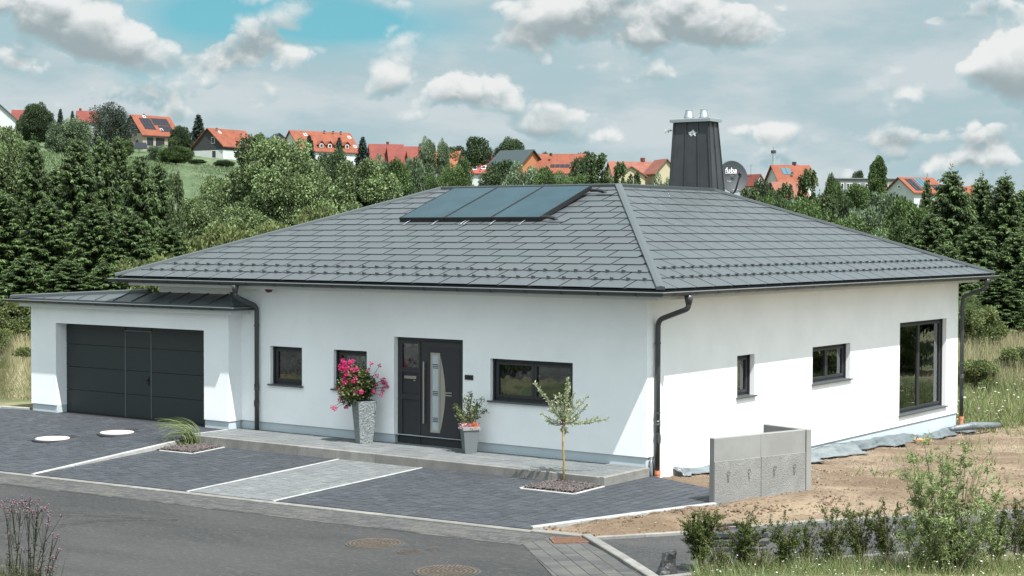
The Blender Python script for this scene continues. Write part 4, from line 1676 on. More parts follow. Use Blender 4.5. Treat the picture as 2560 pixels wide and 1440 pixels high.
def wbox(mb, s0, s1, d0, d1, z0, z1, ch=0.0, d=WD, n=WN, p=WP, inset=0.0):
    vs = []
    lv = [(z0, 0), (z1 - ch, 0), (z1, ch)] if ch else [(z0, 0), (z1, 0)]
    for z, c in lv:
        for a, b in ((s0 + c, d0 + c), (s1 - c, d0 + c), (s1 - c, d1 - c), (s0 + c, d1 - c)):
            q = p + d * a + n * b
            vs.append((q.x, q.y, z))
    m = len(lv)
    fs = [(3, 2, 1, 0), tuple(4 * (m - 1) + i for i in range(4))]
    for l in range(m - 1):
        fs += [(4 * l + i, 4 * l + (i + 1) % 4, 4 * l + 4 + (i + 1) % 4, 4 * l + 4 + i) for i in range(4)]
    mb.add(vs, fs)


hooks = mat('wire_hook', (0.05, 0.04, 0.035), 0.7)
for k, (s0, s1, lab) in enumerate(((0, 1.065, 'grey concrete L-stone standing against the paving edge'), (1.07, 2.135, 'grey concrete L-stone in the middle of the retaining corner'))):
    q = WP + WD * (s0 + s1) / 2
    t = thing('concrete_element', (q.x, q.y, -.2), lab, 'retaining wall', 'concrete retaining elements by the side wall')
    mb = MB()
    wbox(mb, s0, s1, -.11, 0.0, -.5, .93, .008)
    mb.build('slab', lstone_m, t)
    mb = MB()
    wbox(mb, s0 + .004, s1 - .004, .0005, .012, -.5, .93 - .385 , .004)
    mb.build('rough_face', lstone_rough, t)
    for s in (.30, .78):
        c = WP + WD * (s0 + s) + WN * .02
        z = .27
        mb = MB()
        rr = random.Random(int(k * 10 + s * 10))
        pts = [(0, -.13), (-.012, -.06), (-.018, .02), (-.005, .06), (.035, .05), (.035, .02), (-.005, -.01), (.012, -.06), (0, -.13)]
        pts = [(a * rr.uniform(.8, 1.6), b * rr.uniform(.9, 1.05)) for a, b in pts]
        mb.tube([c + WD * a + Vector((0, 0, z + b + .04)) + WN * (.006 * (i % 2)) for i, (a, b) in enumerate(pts)], .003, 4)
        mb.build('lifting_loop', hooks, t)
q = WP + WD * 2.2
t = thing('concrete_element', (q.x - .4, q.y, -.2), 'smooth grey concrete L-stone running back towards the side wall', 'retaining wall', 'concrete retaining elements by the side wall')
mb = MB()
wbox(mb, 2.15, 2.27, -1.02, .012, -.5, .93, .008)
mb.build('slab', lstone_m, t)

# ================================================================== GROUND
KNOT_PX = [-600, 0, 150, 380, 560, 800, 1100, 1400, 1700, 2000, 2300, 2560, 3100]
KNOT_PY = [345, 345, 364, 374, 398, 408, 456, 472, 482, 494, 512, 522, 522]
HILL_D = 480.0


def hill_z(px):
    py = np.interp(px, KNOT_PX, KNOT_PY)
    return 4.244 + (588 - py) / F_PX * HILL_D


def ground_z(x, y):
    """height of the open ground at (x, y) (arrays allowed)"""
    x, y = np.asarray(x, float), np.asarray(y, float)
    dx, dy = x - CAM[0], y - CAM[1]
    d = dx * FW[0] / .9995 + dy * FW[1] / .9995
    px = 1280 + F_PX * (dx * RT0[0] + dy * RT0[1]) / np.maximum(d, 8.0)
    hz = hill_z(np.clip(px, -600, 3100))
    t = np.clip((d - 120) / (HILL_D - 120), 0, 1.25)
    far = np.minimum(t, 1.0) * (hz + .8) + np.maximum(t - 1.0, 0) * 4.0
    near = -.8 + .25 * np.exp(-((d - 70) / 7.0) ** 2)
    # yard beside the house
    yard = np.interp(y, [-6, -1, 7, 16, 30], [-.8, -.8, -.8, -1.0, -.8])
    w = np.clip((46 - d) / 6.0, 0, 1)
    near = near * (1 - w) + yard * w
    # left of the driveway
    wl = np.clip((-18.0 - x) / 1.0, 0, 1) * np.clip((14 - y) / 6, 0, 1) * np.clip((y + 4.6) / .8, 0, 1)
    near = near * (1 - wl) + (-.05) * wl
    # verge beyond the footpath
    yb = np.interp(x, [3.9, 4.45, 5.2, 6.4, 7.7, 12.2], [-6.75, -5.62, -4.05, -2.35, -.75, 5.0])
    yk = np.interp(x, [3.74, 6.4, 12], [-6.65, -9.0, -14])
    vg = (x > 3.95) & (y < yb) & (y > yk)
    near = np.where(vg, -.26, near)
    # the bank that the viewpoint looks over
    bank = np.clip((22.5 - d) / 12, 0, 1)
    near = near + bank * 1.6
    return near + far


def ground():
    xs = np.unique(np.concatenate([np.arange(-60, 80, 1.0), np.arange(-900, -60, 14.0), np.arange(80, 700, 14.0)]))
    ys = np.unique(np.concatenate([np.arange(-60, 110, 1.0), np.arange(-160, -60, 14.0), np.arange(110, 900, 9.0)]))
    X_, Y_ = np.meshgrid(xs, ys)
    Z = ground_z(X_, Y_)
    rnd = np.random.default_rng(3)
    d = (X_ - CAM[0]) * FW[0] + (Y_ - CAM[1]) * FW[1]
    Z += rnd.normal(0, 1, Z.shape) * np.clip((d - 46) / 20, 0, 1) * .08
    n, m = X_.shape
    idx = np.arange(n * m).reshape(n, m)
    fs = np.stack([idx[:-1, :-1], idx[:-1, 1:], idx[1:, 1:], idx[1:, :-1]], -1).reshape(-1, 4)
    cx = X_[:-1, :-1].reshape(-1)
    cy = Y_[:-1, :-1].reshape(-1)
    far = ((cx - CAM[0]) * FW[0] + (cy - CAM[1]) * FW[1]) > 118
    me = bpy.data.meshes.new('ground')
    me.from_pydata(np.stack([X_, Y_, Z], -1).reshape(-1, 3).tolist(), [], fs.tolist())
    me.materials.append(ground_m)
    me.materials.append(hill_m)
    me.polygons.foreach_set('material_index', far.astype(np.int32))
    me.polygons.foreach_set('use_smooth', [True] * len(me.polygons))
    me.update()
    link('ground', me, None, kind='structure')


ground()


# bare yard on the right
def zyard(x, y):
    """top of the bare earth"""
    base = np.interp(y, [-5, -1.4, 1, 7, 16, 26], [-.185, -.17, -.22, -.50, -.80, -.85])
    # towards the footpath it stays a little higher
    s = np.clip((x - 1.5) / 4, 0, 1)
    base = base * (1 - s) + np.interp(y, [-5, 1, 6, 16, 26], [-.20, -.185, -.25, -.62, -.8]) * s
    h = .10 * math.exp(-(((x - 2.6) / .8) ** 2 + ((y - .4) / 1.2) ** 2)) + .05 * math.exp(-(((x - 1.9) / .5) ** 2 + ((y + 2.4) / 1.2) ** 2))
    return float(base + h)


def dist_line(p, pts):
    best = 99
    for i in range(len(pts) - 1):
        a, b = np.array(pts[i]), np.array(pts[i + 1])
        t = np.clip(np.dot(np.array(p) - a, b - a) / np.dot(b - a, b - a), 0, 1)
        best = min(best, np.linalg.norm(np.array(p) - a - t * (b - a)))
    return best


PAVED = [(.60, -4.85), (1.86, -1.36), (1.75, -.2), (1.42, -.10), (-.66, .80), (-3, 0), (-3, -5)]
STREET = [(-30, -4.9), (.72, -4.9), (1.62, -4.85), (3.74, -6.65), (6.4, -9), (6, -20), (-30, -20)]
PATHP = PATH_A + PATH_B[::-1]
YARD = [(.3, -5.0), (1.7, -5.0), (10.8, 8.0), (9, 27), (-8, 27), (-8, 16), (-1.0, 16), (-1.0, .4), (.0, -.5)]


def yard_mesh():
    rnd = random.Random(9)
    st = .13
    xs = np.arange(-1.3, 11, st)
    ys = np.arange(-5.1, 27, st)
    from mathutils import noise
    mb = MB()
    idx = {}
    for i, x in enumerate(xs):
        for j, y in enumerate(ys):
            if not inside((x, y), YARD):
                continue
            z = zyard(x, y)
            z += .05 * noise.noise((x * 1.3, y * 1.3, 0)) + .03 * noise.noise((x * 4, y * 4, 2)) + rnd.uniform(-.012, .012)
            if inside((x, y), PAVED) or inside((x, y), STREET) or inside((x, y), PATHP):
                z = -.42 + (z - zyard(x, y)) * .3
            idx[i, j] = len(mb.v)
            mb.v.append((float(x), float(y), float(z)))
    for (i, j), a in idx.items():
        if (i + 1, j) in idx and (i + 1, j + 1) in idx and (i, j + 1) in idx:
            mb.f.append((a, idx[i + 1, j], idx[i + 1, j + 1], idx[i, j + 1]))
            mb.t.append(.5)
    mb.build('bare_yard', dirt_m, None, smooth=True, kind='structure')


yard_mesh()


def ok_yard(x, y):
    return inside((x, y), YARD) and not inside((x, y), PAVED) and not inside((x, y), PATHP) and not inside((x, y), STREET)


near_poly = [(.62, -4.80), (1.68, -4.72), (3.6, -1.6), (5.9, 1.4), (6.5, 7.5), (-.5, 7.5), (-.5, 1.2), (1.5, .2), (1.9, -1.4)]
pebbles('gravel', near_poly, zyard, 3600, .007, .022, stone_m, seed=31)
pebbles('gravel', [(-.6, 3), (1.6, 3), (2.8, 17), (-.6, 17)], zyard, 1800, .01, .022, mat('grey_gravel', (0.20, 0.185, 0.155), 0.9, tone=(0.31, 0.285, 0.245)), seed=32)
clod_m = mat('earth_clods', (0.060, 0.038, 0.022), 0.95, tone=(0.16, 0.105, 0.06))
pebbles('earth_clods', near_poly, zyard, 900, .010, .030, clod_m, seed=33, flat=.6)
pebbles('earth_clods', [(1.0, -4.0), (1.95, -1.5), (3.0, .5), (3.6, .2), (2.6, -2.2), (1.5, -3.9)], zyard, 320, .015, .045, clod_m, seed=34, flat=.6)
pebbles('earth_crumbs', [(.75, -4.72), (1.72, -4.62), (3.0, -2.7), (2.9, -2.6), (1.65, -4.45), (.8, -4.62)], lambda x, y: -.19, 160, .006, .014, clod_m, seed=35)
pebbles('street_grit', [(-14, -8.8), (-14, -5.75), (1.1, -5.75), (2.6, -7.3), (1.6, -8.8)], lambda x, y: zr(x) - .044, 900, .004, .009, mat('grit', (0.16, 0.15, 0.135), .9, tone=(.03, .028, .026)), seed=36)
# dimpled drainage membrane lying along the side wall
mb = MB()
n = 70
from mathutils import noise as _ns
vs = []
m = 9
for i in range(n + 1):
    y = 1.6 + 14.9 * i / n
    bulge = .25 + .50 * math.exp(-((y - 5.0) / 2.2) ** 2) + .30 * math.exp(-((y - 8.2) / .9) ** 2) + .12 * math.sin(y * 2.3) + .10 * math.sin(y * 5.1)
    up = .12 + .05 * math.sin(y * 1.7) + .10 * math.exp(-((y - 10.2) / 1.2) ** 2)
    for k in range(m):
        s = k / (m - 1)
        x = FX + .03 + bulge * s + .02 * math.sin(y * 7 + k)
        z = zyard(x, y) + up * (1 - s) ** 1.5 + .05 * math.sin(s * 9 + y * 3) * s * (1 - s) * 2 + .03 + .04 * _ns.noise((x * 3, y * 3, 1))
        vs.append((x, y, z))
mb.add(vs, [(i * m + k, (i + 1) * m + k, (i + 1) * m + k + 1, i * m + k + 1) for i in range(n) for k in range(m - 1)])
o = mb.build('drainage_membrane', film_m, None, smooth=True)
md = o.modifiers.new('thick', 'SOLIDIFY')
md.thickness = .015
tag(o, 'black dimpled drainage membrane lying crumpled along the foot of the side wall', 'membrane')
mb = MB()
mb.tube([(-.55, 15.2, -.62), (-.25, 15.9, -.58), (.0, 16.4, -.60), (.12, 16.9, -.63)], [.06, .10, .09, .07], 10)
o = mb.build('membrane_roll', film_m, None, smooth=True)
tag(o, 'rolled-up end of black membrane by the far downpipe', 'membrane')
mb = MB()
mb.box(-.25, .12, 12.1, 12.35, -.60, -.54, .01)
o = mb.build('broken_brick', mat('orange_brick', (0.45, 0.25, 0.13), 0.9), None)
tag(o, 'orange broken brick weighing down the membrane', 'brick')
# cable conduits by the corner
t = thing('cable_conduit', (-.62, .78, -.1), 'grey and black cable conduits curling out of the ground by the house corner', 'conduit')
for k, (dx, mt) in enumerate(((0, pot_grey), (.07, black_m))):
    mb = MB()
    mb.tube(arc_path([(-.60 + .02 * k, .70 + dx, -.2), (-.60 + .02 * k, .70 + dx, .05), (-.645, .80 + dx * .5, .2)], .1), .022 - .006 * k, 8)
    mb.build('conduit_pipe', mt, t, smooth=True)

# ================================================================== ON AND AROUND THE HOUSE
# ---- solar collectors on the front slope
coll = mat('collector_glass', (0.010, 0.036, 0.050), 0.18, c2=(0.016, 0.046, 0.062), nscale=1.0, spec=0.30)
t = thing('solar_collector_array', pf(7.1, 3.9, .1), 'three blue-green flat solar collectors mounted on the front roof slope', 'solar collector')
VB, VT = 3.76 / CF, 5.80 / CF
for k in range(3):
    u1, u0 = 9.06 - 1.29 * k, 9.06 - 1.29 * (k + 1)

    def cp(u, v, dh):
        s = (v - VB) / (VT - VB)
        return pf(u, v, .12 + .07 * s + dh)
    mb = MB()
    g = .008
    a, b, c, d = u0 + g, u1 - g, VB, VT
    vs = [cp(a, c, -.10), cp(b, c, -.10), cp(b, d, -.10), cp(a, d, -.10), cp(a, c, 0), cp(b, c, 0), cp(b, d, 0), cp(a, d, 0)]
    i_ = .025
    vs += [cp(a + i_, c + i_, 0), cp(b - i_, c + i_, 0), cp(b - i_, d - i_, 0), cp(a + i_, d - i_, 0)]
    mb.add(vs, [(0, 1, 5, 4), (1, 2, 6, 5), (2, 3, 7, 6), (3, 0, 4, 7), (4, 5, 9, 8), (5, 6, 10, 9), (6, 7, 11, 10), (7, 4, 8, 11), (0, 3, 2, 1)])
    fr = mb.build('collector_frame', black_m, t)
    mb = MB()
    mb.add([cp(a + i_, c + i_, -.004), cp(b - i_, c + i_, -.004), cp(b - i_, d - i_, -.004), cp(a + i_, d - i_, -.004)], [(3, 2, 1, 0)])
    mb.build('collector_pane', coll, fr)
foot = None
for u in (8.75, 7.95, 7.17, 7.08, 6.36, 5.58):
    mb = MB()
    mb.tube([pf(u + .0, VB + .06, .05), pf(u, VB - .10, .045), pf(u, VB - .22, .03)], .012, 6)
    mb.box(-.025, .025, -.02, .02, -.005, .02, M=Matrix.Translation(pf(u, VB - .24, .02)))
    mb.build('roof_hook', galv_m, t)
for v in (VB + .05, VT - .10):
    mb = MB()
    mb.tube([pf(5.18, v, .10), pf(5.0, v, .10), pf(4.86, v + .02, .07), pf(4.78, v + .02, .0)], .035, 8)
    mb.build('collector_pipe', black_m, t)
    mb = MB()
    mb.add([pf(5.0, v - .12, .036), pf(4.55, v - .12, .036), pf(4.55, v + .15, .036), pf(5.0, v + .15, .036)], [(3, 2, 1, 0)])
    mb.build('flashing_sheet', roof_m, t)

# ---- satellite dish behind the chimney
dc = Vector((-4.86, 11.66, 5.71))
dn = (Vector(CAM) - dc)
dn.z = 0
dn.normalize()
dn = (Matrix.Rotation(R(20), 3, 'Z') @ dn)
dn = (dn + Vector((0, 0, .28))).normalized()
t = thing('satellite_dish', (dc.x, dc.y, 5.0), 'dark grey satellite dish with white lettering behind the chimney', 'satellite dish')
dish_m = mat('dish_paint', (0.036, 0.042, 0.047), 0.6, spec=0.3)
q = Vector((0, 0, 1)).rotation_difference(dn)
ex = Vector((-dn.y, dn.x, 0)).normalized()
ey = dn.cross(ex)
mb = MB()
rad = [.0, .1, .2, .28, .34, .385, .40]
vs, fs = [], []
n = 36
for r in rad:
    for k in range(n):
        a = 2 * math.pi * k / n
        vs.append(dc + ex * (r * .95 * math.cos(a)) + ey * (r * 1.05 * math.sin(a)) + dn * (.42 * r * r * 1.1 - .06))
for i in range(len(rad) - 1):
    for k in range(n):
        fs.append((i * n + k, i * n + (k + 1) % n, (i + 1) * n + (k + 1) % n, (i + 1) * n + k))
mb.add(vs, fs)
refl = mb.build('reflector', dish_m, t, smooth=True)
sm = refl.modifiers.new('thick', 'SOLIDIFY')
sm.thickness = .006
mb = MB()
low = dc - ey * .40 + dn * .02
lnb = dc + dn * .52 + ey * -.08
mb.tube(arc_path([low - dn * .12, low + dn * .05, lnb - ey * .02], .1), .022, 8)
mb.build('feed_arm', pipe_m, t, smooth=True)
mb = MB()
mb.tube([lnb + dn * .05, lnb - dn * .04, lnb - dn * .10], [.03, .035, .022], 10)
mb.tube([lnb + ey * -.02, lnb + ey * -.10], [.03, .02], 8)
mb.build('feed_head', black_m, t)
mb = MB()
mb.tube([dc - dn * .12 + Vector((0, 0, .1)), dc - dn * .12 - Vector((0, 0, .95))], .028, 8)
mb.build('mast_pole', galv_m, t)
cu = bpy.data.curves.new('lettering', 'FONT')
cu.body = 'fuba'
cu.size = .185
cu.shear = .25
cu.offset = .0012
cu.align_x = 'CENTER'
cu.materials.append(MATS['emblem_print'])
pos = dc + ex * -.045 + ey * .11 + dn * .0
M_ = Matrix.Translation(pos) @ Matrix((ex, ey, dn)).transposed().to_4x4()
tmp = bpy.data.objects.new('lettering_text', cu)
COL.objects.link(tmp)
bpy.context.view_layer.update()
me = bpy.data.meshes.new_from_object(tmp.evaluated_get(bpy.context.evaluated_depsgraph_get()))
bpy.data.objects.remove(tmp)
me.transform(M_)
if not me.materials:
    me.materials.append(MATS['emblem_print'])
link('lettering', me, t)
mb = MB()
c = pos - ey * .022 + dn * .0
mb.add([c + ex * -.15, c + ex * .15, c + ex * .15 - ey * .008, c + ex * -.15 - ey * .008], [(0, 3, 2, 1)])
mb.build('lettering_underline', MATS['emblem_print'], t)
for a, b in ((-.13, -.10), (-.09, -.11), (-.05, -.10), (-.02, -.33), (.10, -.33)):
    mb = MB()
    r2 = (a * a + b * b)
    mb.lathe([(.010, 0), (.007, .006), (0, .007)], dc + ex * a + ey * b + dn * (.46 * r2 - .053), 8, axis=dn)
    mb.build('rivet', white_m, t)

# ---- alarm light below the eaves, vase in the window
t = thing('alarm_light', (-10.02, .50, 3.0), 'dark red domed alarm light with white base under the eaves above the small window', 'alarm light')
mb = MB()
mb.box(-10.13, -9.93, .40, .60, 3.035, 3.089)
mb.build('base_plate', white_m, t)
mb = MB()
mb.lathe([(.09, .0), (.085, -.03), (.06, -.07), (0, -.085)], (-9.93, .45, 3.088), 18)
mb.build('dome', mat('dark_red_dome', (0.09, 0.006, 0.012), 0.25), t, smooth=True)
t = thing('vase', (-9.74, .95, 1.06), 'white round vase with a narrow neck behind the small window', 'vase')
mb = MB()
mb.box(-10.05, -9.2, .90, 1.06, 1.02, 1.05)
o = mb.build('inner_sill', white_m, t)
mb = MB()
mb.lathe([(.0, 0), (.08, .0), (.115, .06), (.11, .12), (.05, .20), (.03, .225), (.034, .25), (.025, .25)], (-9.74, .97, 1.05), 20)
mb.build('vase_body', white_m, t, smooth=True)


# ================================================================== PLANT BUILDERS
def unit(v):
    return v / np.maximum(np.linalg.norm(v, axis=-1, keepdims=True), 1e-9)


def rhombs(base, axis, L, W, rng, roll=None):
    """leaf-shaped quads growing from base along axis"""
    n = len(base)
    axis = unit(axis)
    side = unit(np.cross(axis, unit(rng.normal(size=(n, 3)) if roll is None else roll)))
    L = np.broadcast_to(np.asarray(L, float).reshape(-1, 1), (n, 1))
    W = np.broadcast_to(np.asarray(W, float).reshape(-1, 1), (n, 1))
    mid = base + axis * L * .5
    return np.stack([base, mid + side * W * .5, base + axis * L, mid - side * W * .5], 1)


def limb_mesh(mb, a, b, r0, r1, rng, bend=.12, n=4, sides=6):
    a, b = np.array(a, float), np.array(b, float)
    pts = [a + (b - a) * k / n + (rng.normal(size=3) * bend * np.linalg.norm(b - a) * .25 if 0 < k < n else 0) for k in range(n + 1)]
    mb.tube(pts, [r0 + (r1 - r0) * k / n for k in range(n + 1)], sides, caps=False)
    return pts


def broad_tree(name, H, W, seed, lf, bark, nblob=60, per=230, lsize=.16, trunk_h=.28, prof=None, blob=(.13, .22), gap=0.0, wl=.62):
    """trunk with limbs and a crown of leaf clumps; returns meshes in local coordinates"""
    rng = np.random.default_rng(seed)
    prof = prof or (lambda z: math.sqrt(max(0.0, 1 - ((z - .45) / .56) ** 2)))
    z0 = trunk_h * H * .7
    cs, rs = [], []
    for i in range(nblob):
        for _ in range(30):
            zz = rng.uniform(0.02, .98)
            if rng.random() < prof(zz):
                break
        a = rng.uniform(0, 2 * math.pi)
        rad = prof(zz) * W * .5 * (rng.uniform(.25, 1) ** .5) * .86
        rb = rng.uniform(*blob) * W * (.75 + .5 * prof(zz)) * .8
        cs.append((rad * math.cos(a), rad * math.sin(a), z0 + zz * (H - z0) - rb * .4))
        rs.append(rb)
    cs, rs = np.array(cs), np.array(rs)
    tb = rng.uniform(-.26, .26, nblob)
    Q, T = [], []
    for c, r, t0 in zip(cs, rs, tb):
        n = int(per * (r / rs.mean()) ** 2)
        d = unit(rng.normal(size=(n, 3)))
        d = d[d[:, 2] > -.75]
        n = len(d)
        rad = r * rng.uniform(.45, 1.08, (n, 1)) ** .6
        pos = c + d * rad * np.array([1, 1, .85])
        ax = d * .9 + rng.normal(size=(n, 3)) * .65 + np.array([0, 0, -.15])
        L = lsize * rng.uniform(.7, 1.4, n)
        Q.append(rhombs(pos, ax, L, L * wl, rng))
        T.append(np.clip(.44 + t0 + rng.normal(0, .24, n), 0, 1))
    Q = np.concatenate(Q)
    zq = np.percentile(Q[:, :, 2], 99.9)
    Q[:, :, 2] *= H / zq
    cs[:, 2] *= H / zq
    W = 2 * np.percentile(np.hypot(Q[:, 0, 0], Q[:, 0, 1]), 97)
    crown = cards(name + '_crown', lf, Q, np.concatenate(T))
    mb = MB()
    top = np.array([0, 0, H * .72])
    pts = limb_mesh(mb, (0, 0, -.4), top, .022 * H + .03, .012 * H * .35, rng, .05, 6, 7)
    for k in rng.permutation(nblob)[:min(nblob, 22)]:
        s = pts[rng.integers(2, 6)]
        limb_mesh(mb, s, cs[k], .007 * H, .0025 * H, rng, .2, 4, 5)
    trunk = mb.mesh(name + '_trunk', bark, smooth=True)
    return trunk, crown, H, W


def spruce_tree(name, H, W, seed, lf, bark, dens=1.0, droop=.32, tw=.20):
    rng = np.random.default_rng(seed)
    Q, T = [], []
    mb = MB()
    mb.tube([(0, 0, -.4), (0, 0, H * .5), (0, 0, H * .98)], [.016 * H + .02, .010 * H, .01], 6, caps=False)
    z = H * .03
    while z < H * .985:
        f = 1 - z / H
        nb = max(3, int((7 if f > .15 else 5) * dens))
        a0 = rng.uniform(0, 6.28)
        for b in range(nb):
            a = a0 + 2 * math.pi * b / nb + rng.normal(0, .22)
            L = W * .5 * (f ** .62) * rng.uniform(.70, 1.15) + .14
            zz = z + rng.normal(0, .06)
            d = np.array([math.cos(a), math.sin(a), 0.0])
            sidev = np.array([-d[1], d[0], 0.0])
            rise = .28 * (1 - f) + .02
            m = max(5, int(L / .095 * dens))
            s = np.linspace(.10, 1, m)
            dr = droop * (.6 + .6 * f)
            P = np.stack([d[0] * L * s, d[1] * L * s, zz + L * (rise * s - dr * s ** 1.5 + .24 * np.maximum(s - .6, 0) ** 1.2)], 1)
            tb = rng.normal(0, .16)
            tl = tw * (1.25 - .5 * s) * (0.55 + .5 * min(L, 2.2))
            for sd in (-1, 1):
                for lay in range(3):
                    ax = d * (.45 + .25 * s[:, None]) + sidev * sd * (.8, .35, .55)[lay] + np.array([0, 0, (-.25, -1.0, -.6)[lay]]) + rng.normal(size=(m, 3)) * .25
                    Lq = tl * rng.uniform(.7, 1.5, m)
                    Q.append(rhombs(P + rng.normal(size=(m, 3)) * .015, ax, Lq, Lq * .24 + .02, rng, roll=np.tile(np.array([[0, 0, 1.0]]), (m, 1)) + rng.normal(size=(m, 3)) * .5))
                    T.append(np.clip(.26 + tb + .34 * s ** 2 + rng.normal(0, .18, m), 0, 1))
            if L > .5:
                mb.tube([P[0] * .3 + np.array([0, 0, zz]) * .7, P[m // 2], P[-1]], [.008 + .006 * L, .006, .003], 4, caps=False)
        z += (.17 + .12 * f) / dens * (H / 10.0) ** .5 * rng.uniform(.8, 1.2)
    # leader
    n = 26
    zl = H * rng.uniform(.93, 1.03, n)
    ax = rng.normal(size=(n, 3)) * np.array([1, 1, .3]) + np.array([0, 0, .6])
    Q.append(rhombs(np.stack([np.zeros(n), np.zeros(n), zl], 1), ax, .22, .05, rng))
    T.append(rng.uniform(.4, .9, n))
    return mb.mesh(name + '_trunk', bark, smooth=True), cards(name + '_crown', lf, np.concatenate(Q), np.concatenate(T)), H, W


def birch_tree(name, H, W, seed, lf, bark):
    """slender limbs with hanging leaf strings"""
    rng = np.random.default_rng(seed)
    mb = MB()
    pts = limb_mesh(mb, (0, 0, -.4), (rng.normal(0, .3), rng.normal(0, .3), H * .93), .014 * H, .01, rng, .05, 7, 6)
    Q, T = [], []
    for i in range(64):
        f = rng.uniform(.22, 1.0)
        base = np.array(pts[0]) * (1 - f) + np.array(pts[-1]) * f
        a = rng.uniform(0, 6.28)
        L = W * .5 * (1.05 - f * .75) * rng.uniform(.6, 1.1)
        tip = base + np.array([math.cos(a) * L, math.sin(a) * L, L * rng.uniform(.5, 1.1)])
        lp = limb_mesh(mb, base, tip, .012 + .004 * L, .004, rng, .15, 4, 4)
        tb = rng.normal(0, .12)
        for j in range(13):
            s = rng.uniform(.25, 1)
            p0 = np.array(lp[0]) + (np.array(lp[-1]) - np.array(lp[0])) * s
            m = rng.integers(12, 24)
            ln = rng.uniform(.5, 1.3) * (.5 + .12 * H / 8)
            u = np.linspace(0, 1, m)[:, None]
            dr = np.array([math.cos(a), math.sin(a), 0]) * .45 + rng.normal(size=3) * .25
            P = p0 + dr * ln * u * (1 - .35 * u) + np.array([0, 0, -1.0]) * ln * u ** 1.6
            P = P + rng.normal(size=P.shape) * .035
            ax = rng.normal(size=(m, 3)) * .8 + np.array([0, 0, -.6])
            Lq = rng.uniform(.13, .24, m)
            Q.append(rhombs(P, ax, Lq, Lq * .6, rng))
            T.append(np.clip(.42 + tb + rng.normal(0, .2, m), 0, 1))
    return mb.mesh(name + '_trunk', bark, smooth=True), cards(name + '_crown', lf, np.concatenate(Q), np.concatenate(T)), H, W


round_p = None
PROTO = {
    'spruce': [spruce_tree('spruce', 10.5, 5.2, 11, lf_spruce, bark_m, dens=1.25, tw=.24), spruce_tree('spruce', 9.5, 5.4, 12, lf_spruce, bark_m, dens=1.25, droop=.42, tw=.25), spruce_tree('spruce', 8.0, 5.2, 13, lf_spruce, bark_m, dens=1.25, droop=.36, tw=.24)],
    'lime': [broad_tree('maple', 9.5, 8.5, 21, lf_lime, bark_m, 120, 1250, .145, blob=(.08, .14)), broad_tree('maple', 8.5, 6.2, 22, lf_lime, bark_m, 90, 1150, .135, blob=(.09, .16))],
    'bush': [broad_tree('shrub', 3.0, 3.4, 31, lf_bush, bark_m, 40, 560, .12, .05, blob=(.12, .20)), broad_tree('shrub', 2.4, 3.2, 32, lf_bush, bark_m, 36, 520, .12, .05, blob=(.12, .20))],
    'mid': [broad_tree('green_tree', 8.0, 7.0, 41, lf_mid, bark_m, 75, 800, .20), broad_tree('green_tree', 8.5, 6.0, 42, lf_mid, bark_m, 70, 800, .20)],
    'dark': [broad_tree('dark_tree', 9.0, 7.5, 51, lf_dark, bark_m, 75, 700, .24), broad_tree('dark_tree', 8.5, 7.0, 52, lf_dark, bark_m, 60, 440, .30, blob=(.15, .24))],
    'silver': [broad_tree('pale_tree', 7.0, 6.5, 61, lf_silver, bark_m, 64, 460, .24, .15), broad_tree('pale_tree', 6.5, 6.0, 62, lf_silver, bark_m, 60, 460, .24, .15)],
    'birch': [birch_tree('birch', 9.0, 5.0, 71, lf_birch, bark_pale), birch_tree('birch', 8.0, 4.4, 72, lf_birch, bark_pale)],
    'poplar': [broad_tree('poplar', 14, 4.6, 81, lf_mid, bark_m, 120, 420, .34, .06, prof=lambda z: min(1.0, .6 + 1.5 * z) if z < .7 else max(0.0, (1 - z) / .3) ** .5, blob=(.2, .3))],
    'farspruce': [spruce_tree('far_spruce', 9.0, 4.6, 14, leaf('blue_spruce_needles', (0.010, 0.019, 0.015), (0.045, 0.068, 0.05), .12), bark_m, dens=.8, tw=.5)],
    'pine': [broad_tree('pine', 11, 10, 91, leaf('pine_needles', (0.010, 0.018, 0.012), (0.065, 0.088, 0.055), .15), bark_m, 56, 420, .34, .22, blob=(.14, .22), wl=.4)],
}
NAMES = {'spruce': 'spruce_tree', 'lime': 'maple_tree', 'bush': 'shrub', 'mid': 'green_tree', 'dark': 'dark_tree', 'silver': 'pale_tree', 'birch': 'birch_tree', 'poplar': 'poplar_tree', 'farspruce': 'spruce_tree', 'pine': 'pine_tree'}
CATS = {'bush': 'shrub'}
trnd = random.Random(77)


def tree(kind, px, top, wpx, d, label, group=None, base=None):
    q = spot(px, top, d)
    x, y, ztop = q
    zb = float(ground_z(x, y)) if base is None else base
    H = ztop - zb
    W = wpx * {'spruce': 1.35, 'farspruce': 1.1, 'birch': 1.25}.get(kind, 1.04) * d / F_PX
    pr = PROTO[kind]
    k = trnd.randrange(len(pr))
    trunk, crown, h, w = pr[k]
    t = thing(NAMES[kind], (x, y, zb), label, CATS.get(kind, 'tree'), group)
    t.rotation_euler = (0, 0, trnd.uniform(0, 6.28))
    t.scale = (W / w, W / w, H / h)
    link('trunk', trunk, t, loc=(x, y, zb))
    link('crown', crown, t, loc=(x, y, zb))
    return t


